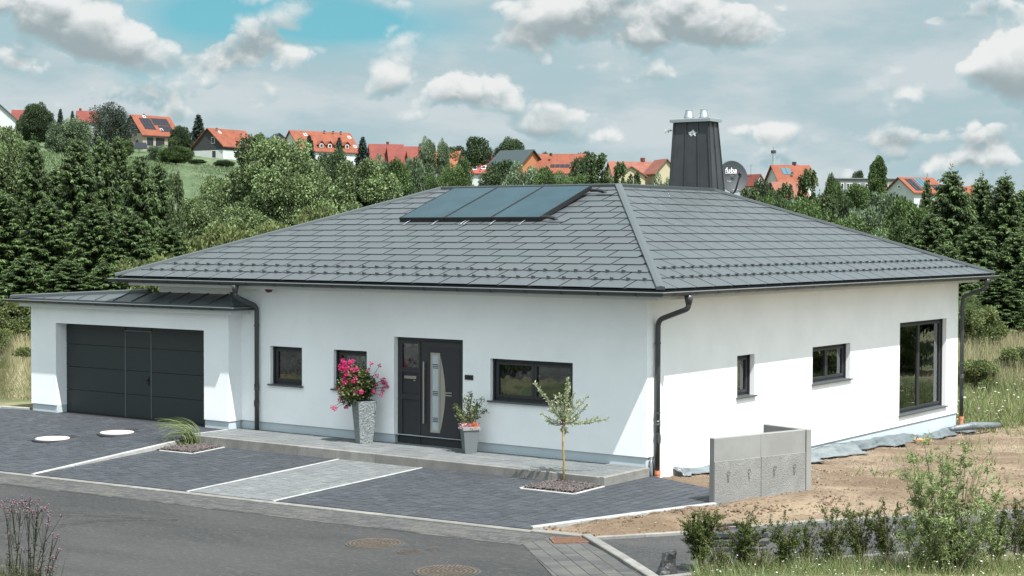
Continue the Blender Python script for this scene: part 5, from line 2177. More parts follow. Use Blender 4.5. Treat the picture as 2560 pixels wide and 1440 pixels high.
GS, GM, GH, GR = 'spruces and trees beyond the railway track', 'broad trees behind the garage and roof', 'trees among the houses on the hill', 'trees beyond the roof towards the chimney and mast'
for a in (
    ('lime', 20, 322, 150, 92, 'yellow-green bushy tree, tallest at the left edge of the photo', GS),
    ('spruce', 82, 346, 120, 86, 'dark spruce second from the left edge, beside the yellow-green bushy tree', GS),
    ('spruce', 192, 344, 155, 82, 'broad spruce with its tip below the silvery shrubs on the hill', GS),
    ('spruce', 252, 340, 130, 88, 'spruce with its tip below the dark pine on the hill', GS),
    ('spruce', 294, 336, 110, 93, 'slim spruce whose tip reaches the tan house with solar panels', GS),
    ('spruce', 348, 386, 135, 82, 'spruce standing below the tan house, rounded top', GS),
    ('spruce', 396, 402, 110, 86, 'rightmost spruce of the belt, next to the thin birch', GS),
    ('spruce', 8, 480, 180, 76, 'low wide spruce at the left edge above the garage eave', GS),
    ('spruce', 118, 500, 180, 76, 'low spruce above the left end of the garage roof', GS),
    ('spruce', 232, 505, 160, 76, 'low spruce above the middle of the garage roof', GS),
    ('spruce', 330, 530, 165, 76, 'low spruce touching the left corner of the main roof', GS),
    ('spruce', 425, 560, 140, 78, 'low spruce under the thin birch, behind the main roof edge', GS),
    ('birch', 436, 424, 70, 80, 'thin birch with a white trunk between spruces and maple', GS),
    ('lime', 692, 350, 290, 95, 'huge spreading maple in front of the white row of houses', GM),
    ('lime', 560, 446, 180, 100, 'maple half hidden left of the huge spreading maple', GM),
    ('lime', 765, 408, 170, 106, 'maple rising right behind the huge spreading maple', GM),
    ('lime', 905, 402, 215, 98, 'rounded maple nearest the left end of the roof ridge', GM),
    ('dark', 835, 378, 120, 150, 'dark tree between the two large maples, below the white row of houses', GM),
    ('silver', 955, 392, 90, 170, 'greyish tree in front of the stepped red roofs', GM),
    ('mid', 985, 402, 100, 150, 'fresh green tree under the stepped red roofs', GM),
    ('silver', 1035, 396, 66, 160, 'pale flowering tree left of the orange tiled roof', GM),
    ('mid', 1145, 400, 84, 200, 'green tree hiding the right wall of the orange tiled house', GM),
    ('bush', 470, 590, 140, 80, 'bright shrub behind the left slope edge of the main roof', GM),
    ('bush', 575, 560, 190, 84, 'wide shrub below the huge spreading maple at the roof edge', GM),
    ('bush', 700, 560, 190, 86, 'shrub below the gap between the maples at the roof edge', GM),
    ('bush', 800, 520, 150, 90, 'shrub left under the rounded maple', GM),
    ('dark', 1010, 448, 80, 190, 'small dark tree at the edge of the green meadow near the roof ridge', GM),
    ('mid', 1085, 436, 60, 210, 'small round tree beside the white wall under the orange roof', GM),
    ('dark', 1255, 402, 100, 240, 'dark green tree right of the red roof with skylights', GR),
    ('silver', 1305, 408, 100, 200, 'dense grey-green tree in front of the dark roof with orange gable', GR),
    ('mid', 1377, 420, 95, 190, 'rounded green tree in front of the long orange roof', GR),
    ('dark', 1458, 392, 85, 210, 'dark purplish tree at the right end of the long orange roof', GR),
    ('birch', 1502, 378, 105, 180, 'tall birch with bare white limbs left of the hip cap top', GR),
    ('birch', 1551, 400, 62, 175, 'thin birch in front of the terracotta roofs', GR),
    ('birch', 1585, 425, 60, 180, 'short birch before the cream gabled house', GR),
    ('silver', 1654, 436, 65, 190, 'pale bush tree against the left side of the chimney', GR),
    ('mid', 1440, 440, 80, 200, 'low green tree under the dark purplish tree', GR),
    ('dark', 1192, 343, 76, 420, 'dark round tree on the skyline right of the orange tiled roof', GH),
    ('dark', 1275, 346, 84, 420, 'wide tree on the skyline above the dark roof with orange gable', GH),
    ('silver', 1067, 343, 44, 430, 'grey round tree on the skyline, taller of the pair', GH),
    ('silver', 1107, 348, 32, 430, 'grey round tree on the skyline, shorter of the pair', GH),
    ('dark', 1356, 383, 64, 420, 'dark tree on the skyline above the long orange roof, left part', GH),
    ('dark', 1140, 366, 70, 440, 'low dark skyline trees behind the orange tiled roof', GH),
    ('dark', 1460, 380, 60, 420, 'dark tree on the skyline behind the right end of the long orange roof', GH),
    ('dark', 1400, 392, 60, 430, 'low dark tree on the skyline over the long orange roof, middle', GH),
    ('dark', 95, 258, 76, 430, 'large dark round tree right of the white gabled house', GH),
    ('dark', 58, 288, 36, 440, 'small dark conifer next to the white gabled house', GH),
    ('farspruce', 151, 272, 27, 440, 'pointed dark spruce on the hill, left of the silvery shrubs', GH),
    ('farspruce', 181, 277, 22, 440, 'smaller pointed spruce on the hill above the silvery shrubs', GH),
    ('silver', 190, 293, 70, 400, 'larger silvery shrub left of the dark pine', GH),
    ('silver', 145, 308, 60, 400, 'smaller silvery shrub at the upper end of the meadow', GH),
    ('pine', 274, 257, 108, 420, 'dark spreading pine with layered branches left of the tan house', GH),
    ('farspruce', 496, 286, 46, 505, 'spruce standing free between the tan house and the dark gabled house', GH),
    ('dark', 450, 315, 56, 440, 'dark round tree behind the flat extension of the tan house', GH),
    ('mid', 650, 334, 50, 330, 'small round tree at the right end of the dark gabled house', GH),
    ('farspruce', 773, 338, 33, 430, 'bluish spruce in front of the white row of houses, left one', GH),
    ('farspruce', 848, 343, 29, 430, 'bluish spruce in front of the white row of houses, right one', GH),
    ('farspruce', 907, 342, 38, 430, 'spruce alone between the white row of houses and the stepped red roofs', GH),
    ('birch', 432, 346, 36, 380, 'small birch in front of the tan house', GH),
    ('mid', 440, 366, 80, 380, 'rounded garden shrubs below the flat extension', GH),
    ('silver', 400, 362, 60, 385, 'pale garden shrubs below the tan house', GH),
    ('dark', 492, 398, 40, 400, 'dark hedge shrub left below the dark gabled house', GH),
    ('dark', 560, 400, 50, 400, 'dark hedge shrub below the white wall of the dark gabled house', GH),
    ('mid', 318, 350, 30, 390, 'small bright shrub at the corner of the tan house', GH),
    ('dark', 1905, 452, 70, 125, 'dark tree right of the satellite dish', GR),
    ('birch', 1880, 462, 100, 112, 'birch beside the far corner of the roof plateau', GR),
    ('birch', 2022, 416, 90, 118, 'tallest dark birch right of the red house with collectors', GR),
    ('birch', 1965, 452, 80, 122, 'birch in front of the red house with collectors', GR),
    ('mid', 2085, 440, 60, 132, 'rounded tree with yellowish leaves between birch and grey block', GR),
    ('birch', 2065, 480, 100, 108, 'low birch thicket above the right roof slope', GR),
    ('dark', 1955, 500, 110, 112, 'dark undergrowth tree just above the right roof slope', GR),
    ('mid', 2140, 462, 90, 210, 'yellow-green tree in front of the grey apartment block', GR),
    ('dark', 2146, 427, 36, 410, 'dark lone tree on the skyline above the grey apartment block', GR),
    ('poplar', 2196, 393, 44, 300, 'tall columnar poplar right of the grey apartment block', GR),
    ('dark', 2108, 500, 80, 110, 'dark green tree at the foot of the grey apartment block', GR),
    ('silver', 2160, 520, 120, 104, 'bluish pale tree right of the low birch thicket', GR),
    ('silver', 2212, 484, 100, 130, 'whitish flowering tree below the poplar', GR),
    ('mid', 2262, 498, 100, 118, 'green tree left of the white house with round window', GR),
    ('mid', 2235, 560, 140, 92, 'green tree low behind the far slope of the roof', GR),
    ('silver', 2190, 580, 110, 88, 'pale young conifer-like tree behind the right roof edge', GR),
    ('spruce', 2318, 446, 60, 100, 'thin spruce in front of the red roof with solar panels', GS),
    ('spruce', 2378, 424, 160, 84, 'tallest broad spruce right of the red solar roof', GS),
    ('spruce', 2330, 530, 130, 80, 'spruce below the white house with round window', GS),
    ('spruce', 2455, 440, 135, 87, 'spruce in the middle of the right-hand dark belt', GS),
    ('spruce', 2512, 436, 135, 85, 'spruce with slender tip near the right edge of the photo', GS),
    ('spruce', 2415, 478, 110, 95, 'spruce half hidden in the gap of the right-hand dark belt', GS),
    ('spruce', 2560, 470, 130, 90, 'spruce cut off by the right edge of the photo', GS),
    ('spruce', 2285, 575, 130, 82, 'low spruce above the right end of the eaves', GS),
    ('spruce', 2440, 560, 160, 78, 'low wide spruce above the far downpipe', GS),
    ('spruce', 2545, 580, 160, 78, 'low wide spruce cut by the right edge of the photo', GS),
    ('spruce', 2365, 610, 150, 77, 'low spruce behind the eave corner on the right', GS),
    ('bush', 2447, 766, 120, 68, 'light green round shrub by the track on the right', 'shrubs along the railway'),
    ('bush', 2545, 868, 110, 58, 'bright shrub at the right edge below the track', 'shrubs along the railway'),
    ('lime', 2424, 730, 60, 72, 'young maple squeezed behind the far downpipe', 'shrubs along the railway'),
    ('bush', 2440, 900, 110, 54, 'low weedy shrub right of the far downpipe', 'shrubs along the railway'),
    ('bush', 2510, 780, 110, 74, 'dark shrub in the shade of the right-hand spruces', 'shrubs along the railway'),
    ('bush', 45, 745, 150, 70, 'yellow-green shrub left above the garage corner', 'shrubs along the railway'),
    ('bush', -10, 820, 90, 66, 'shrub at the left edge above the rail', 'shrubs along the railway'),
    ('bush', 60, 868, 70, 56, 'low shrub touching the left garage wall', 'shrubs along the railway'),
    ('bush', 12, 900, 120, 55, 'low weedy shrub at the left edge below the rail', 'shrubs along the railway'),
):
    tree(*a)
for k, (px, top, wpx, d, kind, lab) in enumerate((
        (140, 420, 150, 96, 'spruce', 'dark spruce set back behind the broad spruce of the left belt'), (40, 420, 140, 98, 'spruce', 'dark spruce set back at the left edge of the belt'),
        (300, 440, 150, 96, 'spruce', 'dark spruce set back below the tan house'), (380, 490, 150, 94, 'spruce', 'dark spruce set back near the thin birch'), (215, 440, 140, 97, 'spruce', 'dark spruce set back in the middle of the left belt'),
        (490, 500, 170, 92, 'lime', 'maple low behind the thin birch and the roof edge'), (600, 520, 220, 90, 'lime', 'maple low under the huge spreading maple'), (720, 500, 200, 94, 'lime', 'maple low between the two large maples'),
        (845, 470, 180, 104, 'mid', 'green tree low between the two large maples'), (420, 640, 140, 72, 'bush', 'shrub low behind the left roof edge'), (330, 650, 140, 72, 'bush', 'shrub low above the left corner of the eaves'),
        (170, 650, 170, 71, 'spruce', 'spruce foot branches above the garage roof, left'), (60, 640, 170, 71, 'spruce', 'spruce foot branches above the garage eave end'), (265, 655, 150, 71, 'spruce', 'spruce foot branches above the garage roof, right'),
        (2020, 500, 130, 106, 'mid', 'green tree just behind the right roof edge below the dark birch'), (2120, 545, 150, 100, 'mid', 'green tree above the right roof edge below the grey block'), (2290, 520, 120, 100, 'mid', 'green tree below the thin spruce on the right'),
        (2420, 540, 150, 92, 'spruce', 'dark spruce set back in the right-hand belt'), (2500, 520, 150, 94, 'spruce', 'dark spruce set back near the right edge'), (2350, 500, 140, 94, 'spruce', 'dark spruce set back behind the tallest broad spruce'),
        (2400, 680, 150, 74, 'spruce', 'spruce foot branches behind the far downpipe'), (2500, 690, 160, 74, 'spruce', 'spruce foot branches near the right edge'), (2580, 640, 150, 76, 'spruce', 'spruce foot branches cut by the right edge'),
        (1930, 480, 110, 118, 'mid', 'green tree between the satellite dish and the dark birch'))):
    tree(kind, px, top, wpx, d, lab, GM if kind in ('lime', 'mid', 'bush') else GS)
for k, (x, y, hh, ww, kd) in enumerate(((8.5, 33, 2.6, 3.2, 'bush'), (11.5, 38, 3.4, 4.5, 'mid'), (7.5, 42, 3.8, 4.5, 'mid'), (14, 46, 4.5, 6, 'dark'), (9.5, 28.5, 1.8, 2.6, 'bush'), (-19, -19, 2.4, 3.5, 'bush'), (-25, -24, 4.0, 5, 'mid'), (-15, -27, 4.2, 5, 'dark'))):  # unseen shrubs and trees, added only to be mirrored in the panes
    trunk, crown, h_, w_ = PROTO[kd][0]
    zb = float(ground_z(x, y)) if x > 0 else -.6
    t = thing('mirrored_shrub', (x, y, zb), kind='stuff')
    t.scale = (ww / w_, ww / w_, hh / h_)
    link('trunk', trunk, t, loc=(x, y, zb))
    link('crown', crown, t, loc=(x, y, zb))
# plot across the street and field beside the house, out of the picture but mirrored in the windows
mb = MB()
vs, n, m = [], 40, 26
for i in range(n + 1):
    for j in range(m + 1):
        x, y = -34 + 24 * i / n, -34 + 17 * j / m
        e_ = max(0.0, math.sin(math.pi * i / n) * math.sin(math.pi * j / m))
        vs.append((x, y, -.9 + 2.6 * e_ ** .7 * (.75 + .5 * _ns.noise((x * .25, y * .25, 3))) + .12 * _ns.noise((x * 2, y * 2, 1))))
mb.add(vs, [(i * (m + 1) + j, (i + 1) * (m + 1) + j, (i + 1) * (m + 1) + j + 1, i * (m + 1) + j + 1) for i in range(n) for j in range(m)])
o = mb.build('gravel_mound', mat('mound_gravel', (0.085, 0.084, 0.082), .95, c2=(0.17, 0.168, 0.162), nscale=.7, ndet=8, c3=(0.05, 0.047, 0.042), n3=5, a3=(.48, .7), bump=1, bscale=8, bdist=.1), None, smooth=True, kind='structure')

# ---- grass and weeds ------------------------------------------------------------
def blades(name, matl, pts, h, w, lean=.35, seed=1, two=True):
    rng = np.random.default_rng(seed)
    n = len(pts)
    H = rng.uniform(*h, (n, 1))
    a = rng.uniform(0, 2 * np.pi, n)
    side = np.stack([np.cos(a), np.sin(a), np.zeros(n)], 1)
    bend = np.stack([rng.normal(0, lean, n), rng.normal(0, lean, n), np.ones(n)], 1)
    tip = pts + bend * H
    W = rng.uniform(*w, (n, 1))
    q = np.stack([pts - side * W * .5, pts + side * W * .5, tip + side * W * .12, tip - side * W * .12], 1)
    return link(name, cards(name, matl, q, np.clip(rng.normal(.5, .25, n), 0, 1)), None, kind='stuff')


def scatter(px0, px1, d0, d1, n, seed, cond=None):
    rng = np.random.default_rng(seed)
    out = []
    d = rng.uniform(d0 ** 2, d1 ** 2, n) ** .5
    px = rng.uniform(px0, px1, n)
    P = CAM[None, :2] + d[:, None] * (FW[None, :2] / .9995 + RT0[None, :2] * ((px - 1280) / F_PX)[:, None])
    z = ground_z(P[:, 0], P[:, 1])
    P = np.concatenate([P, z[:, None]], 1)
    if cond is not None:
        P = P[[cond(p[0], p[1]) for p in P]]
    return P


out_yard = lambda x, y: not ok_yard(x, y) and not (x < -.5 and x > -18.7 and y < 16.5)
blades('dry_grass', lf_dry, scatter(2395, 2640, 52, 76, 9000, 1, out_yard), (.4, .95), (.012, .03), .22, 1)
blades('dry_grass', lf_dry, scatter(-80, 120, 48, 74, 5000, 2, out_yard), (.35, .9), (.012, .03), .22, 2)
blades('wild_grass', lf_grass, scatter(2380, 2640, 43, 66, 30000, 3, out_yard), (.15, .55), (.015, .035), .4, 3)
blades('wild_grass', lf_grass, scatter(-80, 110, 44, 64, 7000, 4, out_yard), (.12, .4), (.015, .035), .4, 4)
blades('dry_grass', lf_dry, scatter(-80, 110, 43, 50, 5000, 5, out_yard), (.1, .28), (.012, .025), .5, 5)
# weeds in the yard
rng = np.random.default_rng(8)
pts = []
for _ in range(9000):
    x, y = rng.uniform(.2, 10), rng.uniform(3, 25)
    nn = _ns.noise((x * .5, y * .5, 7.0)) + _ns.noise((x * 1.7, y * 1.7, 3.0)) * .6
    if ok_yard(x, y) and nn > .42 - .022 * (y - 3):
        pts.append((x, y, zyard(x, y) - .01))
blades('wild_grass', lf_grass, np.array(pts), (.06, .25), (.012, .03), .6, 6)
pts = []
for _ in range(5000):
    x, y = rng.uniform(.2, 10), rng.uniform(4, 25)
    nn = _ns.noise((x * .4, y * .4, 17.0))
    if ok_yard(x, y) and nn > .05 and y > 6 + 2 * nn:
        pts.append((x, y, zyard(x, y) - .01))
blades('dry_grass', lf_dry, np.array(pts), (.06, .22), (.010, .022), .7, 7)
# meadow tussocks on the hill side
P = scatter(60, 1130, 170, 400, 26000, 9)
blades('meadow_grass', leaf('meadow_blades', (0.05, 0.085, 0.03), (0.19, 0.245, 0.125), .3), P, (.25, .6), (.15, .4), .5, 9)


def daisies(name, pts, h, r, seed):
    rng = np.random.default_rng(seed)
    Q = []
    for p in pts:
        hh = rng.uniform(*h)
        c = p + np.array([rng.normal(0, .03), rng.normal(0, .03), hh])
        a = rng.uniform(0, 6.28)
        rr = rng.uniform(*r)
        u = np.array([math.cos(a), math.sin(a), rng.normal(0, .25)]) * rr
        v = np.array([-math.sin(a), math.cos(a), rng.normal(0, .25)]) * rr
        Q.append([c - u, c - v, c + u, c + v])
    Q = np.array(Q)
    return link(name, cards(name, fl_daisy, Q, rng.random(len(Q))), None, kind='stuff')


daisies('daisy_flowers', scatter(2400, 2640, 47, 53, 700, 21, out_yard), (.35, .6), (.03, .06), 21)

pts = []
for _ in range(26000):
    x, y = rng.uniform(-9, 8), rng.uniform(16.4, 27)
    if inside((x, y), YARD) and _ns.noise((x * .6, y * .6, 5.0)) > -.25 - .12 * (y - 18):
        pts.append((x, y, zyard(x, y) - .02))
blades('wild_grass', lf_grass, np.array(pts), (.12, .5), (.012, .03), .45, 61)
blades('dry_grass', lf_dry, np.array(pts)[::4], (.15, .55), (.010, .02), .4, 62)
daisies('daisy_flowers', np.array(pts)[::45], (.25, .5), (.02, .045), 63)
# ---- railway track --------------------------------------------------------------
ra, rb = spot(-150, 868, 66.5), spot(2760, 848, 73.5)
ra[2] = float(ground_z(ra[0], ra[1])) + .28
rb[2] = float(ground_z(rb[0], rb[1])) + .28
rd = Vector(rb - ra)
rl = rd.length
rd.normalize()
rs_ = Vector((-rd.y, rd.x, 0))
t = thing('railway_track', (ra + rb) / 2, 'rusty single railway track on ballast beyond the house', 'railway track')
mb = MB()
A_, B2 = Vector(ra), Vector(rb)
mb.add([A_ - rs_ * 2.2 - Vector((0, 0, .6)), B2 - rs_ * 2.2 - Vector((0, 0, .6)), B2 - rs_ * 1.2 - Vector((0, 0, .16)), A_ - rs_ * 1.2 - Vector((0, 0, .16)), A_ + rs_ * 1.2 - Vector((0, 0, .16)), B2 + rs_ * 1.2 - Vector((0, 0, .16)),
        A_ + rs_ * 2.2 - Vector((0, 0, .6)), B2 + rs_ * 2.2 - Vector((0, 0, .6))], [(0, 1, 2, 3), (3, 2, 5, 4), (4, 5, 7, 6)])
mb.build('ballast_bed', ballast_m, t)
for s in (-.72, .72):
    mb = MB()
    a, b = A_ + rs_ * s, B2 + rs_ * s
    vs = []
    for q_ in (a, b):
        for o_, z_ in ((-.07, -.15), (-.02, -.12), (-.035, 0), (.035, 0), (.02, -.12), (.07, -.15)):
            vs.append(q_ + rs_ * o_ + Vector((0, 0, z_)))
    mb.add(vs, [(i, i + 1, 7 + i, 6 + i) for i in range(5)])
    mb.build('rail', rust_m, t)
mb = MB()
k = 0
while k * .62 < rl:
    c = A_ + rd * (k * .62)
    k += 1
    # only where the house does not hide the track
    qv = Vector(c) - Vector(CAM)
    fpx = 1280 + F_PX * qv.dot(Vector(RT)) / qv.dot(Vector(FW))
    if 120 < fpx < 2380:
        continue
    vs = []
    for z_ in (-.19, -.125):
        for u_, v_ in ((-.12, -1.25), (.12, -1.25), (.12, 1.25), (-.12, 1.25)):
            vs.append(c + rd * u_ + rs_ * v_ + Vector((0, 0, z_)))
    mb2 = MB()
    mb2.add(vs, [(4, 5, 6, 7), (0, 1, 5, 4), (1, 2, 6, 5), (2, 3, 7, 6), (3, 0, 4, 7)])
    mb2.build('sleeper', bark_m, t)

# ================================================================== HOUSES ON THE HILL
tile_o = mat('orange_roof_tiles', (0.2000, 0.0558, 0.0255), 0.85, c2=(0.1520, 0.0410, 0.0213), nscale=.5, c3=(0.2400, 0.0779, 0.0382), n3=3, bump=.6, bscale=4, bdist=.1)
tile_r = mat('red_roof_tiles', (0.1600, 0.0340, 0.0225), 0.85, c2=(0.1240, 0.0272, 0.0198), nscale=.5, c3=(0.1920, 0.0510, 0.0342), n3=3, bump=.6, bscale=4, bdist=.1)
tile_l = mat('light_orange_roof_tiles', (0.2720, 0.1000, 0.0440), 0.85, c2=(0.2240, 0.0800, 0.0360), nscale=.8, bump=.6, bscale=4, bdist=.1)
tile_t = mat('terracotta_roof_tiles', (0.2132, 0.0779, 0.0508), 0.85, c2=(0.1681, 0.0599, 0.0394), nscale=.8, bump=.6, bscale=4, bdist=.1)
tile_d = mat('dark_roof_tiles', (0.03, 0.045, 0.048), 0.6)
w_white = mat('white_house_wall', (0.4920, 0.5084, 0.5084), 0.9, c2=(0.4510, 0.4633, 0.4633), nscale=.6)
w_tan = mat('tan_house_wall', (0.3060, 0.2550, 0.2040), 0.9)
w_cream = mat('cream_house_wall', (0.3936, 0.3444, 0.2296), 0.9)
w_dark = mat('dark_slate_cladding', (0.035, 0.038, 0.040), 0.8)
w_orange = mat('orange_house_wall', (0.3400, 0.1445, 0.0638), 0.9)
w_grey = mat('grey_block_wall', (0.17, 0.177, 0.18), 0.9)
pv_m = mat('solar_panel', (0.012, 0.016, 0.024), 0.3, spec=0.4)
pv_blue = mat('blue_collector', (0.05, 0.12, 0.16), 0.25)
pane_far = mat('far_window_pane', (0.03, 0.034, 0.038), 0.2)
frame_far = mat('white_window_frame', (0.72, 0.72, 0.70), 0.6)
BH = Vector((FW[0], FW[1], 0)).normalized()
RH = Vector((RT0[0], RT0[1], 0)).normalized()


class House:
    """gabled house: ridge along e (turned th degrees from the viewing plane), local (u along the ridge, v depth, z)"""
    def __init__(s, px, py, d, L, D, wh, rh, th, label, wall=w_white, roofm=tile_o, gable=None, over=.5, name='house'):
        q = spot(px, py, d)
        s.o = Vector(q)
        s.e = (RH * math.cos(R(th)) + BH * math.sin(R(th)))
        s.f = (BH * math.cos(R(th)) - RH * math.sin(R(th)))
        s.L, s.D, s.wh, s.rh = L, D, wh, rh
        s.t = thing(name, s.o, label, 'house', 'houses on the hill')
        a, b = -L / 2, L / 2
        mb = MB()
        P = s.P
        base = -4.0
        mb.add([P(a, -D / 2, base), P(b, -D / 2, base), P(b, D / 2, base), P(a, D / 2, base), P(a, -D / 2, wh), P(b, -D / 2, wh), P(b, D / 2, wh), P(a, D / 2, wh)],
               [(0, 1, 5, 4), (1, 2, 6, 5), (2, 3, 7, 6), (3, 0, 4, 7)])
        mb.build('wall', wall, s.t)
        for u in (a, b):
            mb = MB()
            mb.add([P(u, -D / 2, wh), P(u, D / 2, wh), P(u, 0, rh)], [(0, 1, 2)])
            mb.build('gable', gable or wall, s.t)
        mb = MB()
        sl = (rh - wh) / (D / 2)
        oz = -over * sl
        th_ = .22
        for sg in (-1, 1):
            q4 = [P(a - over, sg * (D / 2 + over), wh + oz), P(b + over, sg * (D / 2 + over), wh + oz), P(b + over, 0, rh), P(a - over, 0, rh)]
            up = [p_ + Vector((0, 0, th_)) for p_ in q4]
            mb.add(q4 + up, [(4, 5, 6, 7), (0, 1, 5, 4), (1, 2, 6, 5), (3, 0, 4, 7), (0, 3, 2, 1)])
        s.roof = mb.build('roof', roofm, s.t)
        s.sl, s.over, s.th_ = sl, over, th_

    def P(s, u, v, z):
        return s.o + s.e * u + s.f * v + Vector((0, 0, z))

    def front(s, u, z, w, h, fr=.12, mt=None):
        """window in the long wall facing the viewer"""
        s._win([s.P(u - w / 2, -s.D / 2 - .03, z), s.P(u + w / 2, -s.D / 2 - .03, z), s.P(u + w / 2, -s.D / 2 - .03, z + h), s.P(u - w / 2, -s.D / 2 - .03, z + h)], -s.f, fr)

    def end(s, side, v, z, w, h, fr=.12):
        """window in a gable end; side -1 left, 1 right"""
        u = side * (s.L / 2 + .03)
        s._win([s.P(u, v - w / 2, z), s.P(u, v + w / 2, z), s.P(u, v + w / 2, z + h), s.P(u, v - w / 2, z + h)], s.e * side, fr)

    def _win(s, q, n, fr):
        c = sum(q, Vector()) / 4
        mb = MB()
        o = [c + (p_ - c) * (1 + 2 * fr / max(.3, (q[1] - q[0]).length)) for p_ in q]
        o = [Vector((p_.x, p_.y, c.z + (k_.z - c.z) * (1 + 2 * fr / max(.3, (q[2] - q[1]).length)))) for p_, k_ in zip(o, q)]
        mb.add(o, [(0, 1, 2, 3)])
        w = mb.build('window', frame_far, s.t)
        mb = MB()
        mb.add([p_ + n * .04 for p_ in q], [(0, 1, 2, 3)])
        mb.build('pane', pane_far, w)

    def slope(s, u, t_, h=.0):
        """point on the visible roof slope: t_ 0 at the eave, 1 at the ridge"""
        D2 = s.D / 2 + s.over
        z0 = s.wh - s.over * s.sl
        return s.P(u, -D2 * (1 - t_), z0 + (s.rh - z0) * t_ + s.th_ + h)

    def panels(s, u0, u1, t0, t1, n, m, mt=pv_m, name='solar_panel', g=.06):
        for i in range(n):
            for j in range(m):
                a, b = u0 + (u1 - u0) * i / n + g, u0 + (u1 - u0) * (i + 1) / n - g
                c, d = t0 + (t1 - t0) * j / m + .006, t0 + (t1 - t0) * (j + 1) / m - .006
                mb = MB()
                lo = [s.slope(a, c, .02), s.slope(b, c, .02), s.slope(b, d, .02), s.slope(a, d, .02)]
                hi = [s.slope(a, c, .12), s.slope(b, c, .12), s.slope(b, d, .12), s.slope(a, d, .12)]
                mb.add(lo + hi, [(4, 5, 6, 7), (0, 1, 5, 4), (1, 2, 6, 5), (3, 0, 4, 7)])
                mb.build(name, mt, s.roof)

    def skylight(s, u, t_, w=.9, h=.09):
        s.panels(u - w / 2, u + w / 2, t_, t_ + h + .03, 1, 1, frame_far, 'skylight', 0)
        mb = MB()
        w2 = w / 2 - .12
        mb.add([s.slope(u - w2, t_ + .02, .14), s.slope(u + w2, t_ + .02, .14), s.slope(u + w2, t_ + h, .14), s.slope(u - w2, t_ + h, .14)], [(0, 1, 2, 3)])
        mb.build('skylight_pane', pane_far, s.roof)

    def dormer(s, u, t_, w, h, roofm):
        b = s.slope(u, t_)
        mb = MB()
        dp = h * 1.5 / s.sl
        A = [b + s.e * (-w / 2), b + s.e * (w / 2), b + s.e * (w / 2) + Vector((0, 0, h)), b + Vector((0, 0, h + w * .5)), b + s.e * (-w / 2) + Vector((0, 0, h))]
        B = [p_ + s.f * dp * 1.6 for p_ in A]
        mb.add(A + B, [(0, 1, 2, 3, 4), (1, 6, 7, 2), (5, 0, 4, 9)])
        o = mb.build('dormer', roofm, s.roof)
        mb = MB()
        e_ = .25
        l, r, t3 = A[4] - s.e * e_ - s.f * .3 - Vector((0, 0, e_)), A[2] + s.e * e_ - s.f * .3 - Vector((0, 0, e_)), A[3] - s.f * .3
        mb.add([l, t3, t3 + s.f * dp * 2.4, l + s.f * dp * 1.8, r, r + s.f * dp * 1.8], [(0, 1, 2, 3), (1, 4, 5, 2)])
        mb.build('dormer_roof', roofm, s.roof)
        mb = MB()
        k = .62
        q = [b + s.e * (-w / 2 * k) - s.f * .04 + Vector((0, 0, h * .15)), b + s.e * (w / 2 * k) - s.f * .04 + Vector((0, 0, h * .15)), b + s.e * (w / 2 * k) - s.f * .04 + Vector((0, 0, h * 1.05)), b + s.e * (-w / 2 * k) - s.f * .04 + Vector((0, 0, h * 1.05))]
        mb.add(q, [(0, 1, 2, 3)])
        mb.build('dormer_window', frame_far, s.roof)
        c = sum(q, Vector()) / 4
        mb = MB()
        mb.add([c + (p_ - c) * .72 - s.f * .05 for p_ in q], [(0, 1, 2, 3)])
        mb.build('dormer_pane', pane_far, s.roof)

    def chimney(s, u, w=.6, h=1.0, mt=tile_r, v=.2):
        c = s.P(u, v, s.rh)
        mb = MB()
        mb.box(c.x - w / 2, c.x + w / 2, c.y - w / 2, c.y + w / 2, c.z - .4, c.z + h)
        mb.build('chimney', mt, s.t)

    def dish(s, u, t_, r=.35):
        c = s.slope(u, t_, .7)
        mb = MB()
        mb.lathe([(0, -.08), (r * .7, -.03), (r, .06)], c, 10, axis=-BH + Vector((.2, .2, .3)))
        mb.tube([c, c - Vector((0, 0, .8))], .04, 4)
        mb.build('roof_dish', rubber_m, s.t)

    def attic_trim(s, side, mt):
        pass


# tan house with solar roof
h = House(376, 372, 470, 12.0, 9.6, 4.0, 9.1, 48, 'tan house with orange roof covered in solar panels', w_tan, tile_o, gable=w_dark, over=.7)
h.panels(-4.6, -.8, .28, .84, 4, 3)
h.panels(.5, 5.0, .20, .50, 5, 2)
h.panels(-.6, 5.0, .52, .86, 6, 2)
h.skylight(-2.4, .86, .9)
h.skylight(1.0, .24, .9)
for v, z in ((-2.2, .4), (1.4, 3.4), (-1.5, 3.2)):
    h.end(-1, v, z, 1.3, 1.9, .06)
for u, w_ in ((-3.6, 2.2), (-.2, 3.0), (3.0, 1.2)):
    h.front(u, .6, w_, 2.3, .05)
h.end(-1, 0, 5.6, 2.6, 1.2, .05)
h.chimney(-2.0, .4, .6)
mb = MB()
o_ = h.P(8.0, .5, 0)
for k in (0,):
    vs = []
    for z in (-4, 2.9):
        for u, v in ((5.4, -3.4), (10.0, -3.4), (10.0, 3.0), (5.4, 3.0)):
            vs.append(h.P(u, v, z))
    mb.add(vs, [(4, 5, 6, 7), (0, 1, 5, 4), (1, 2, 6, 5), (2, 3, 7, 6), (3, 0, 4, 7)])
mb.build('flat_extension', w_tan, h.t)
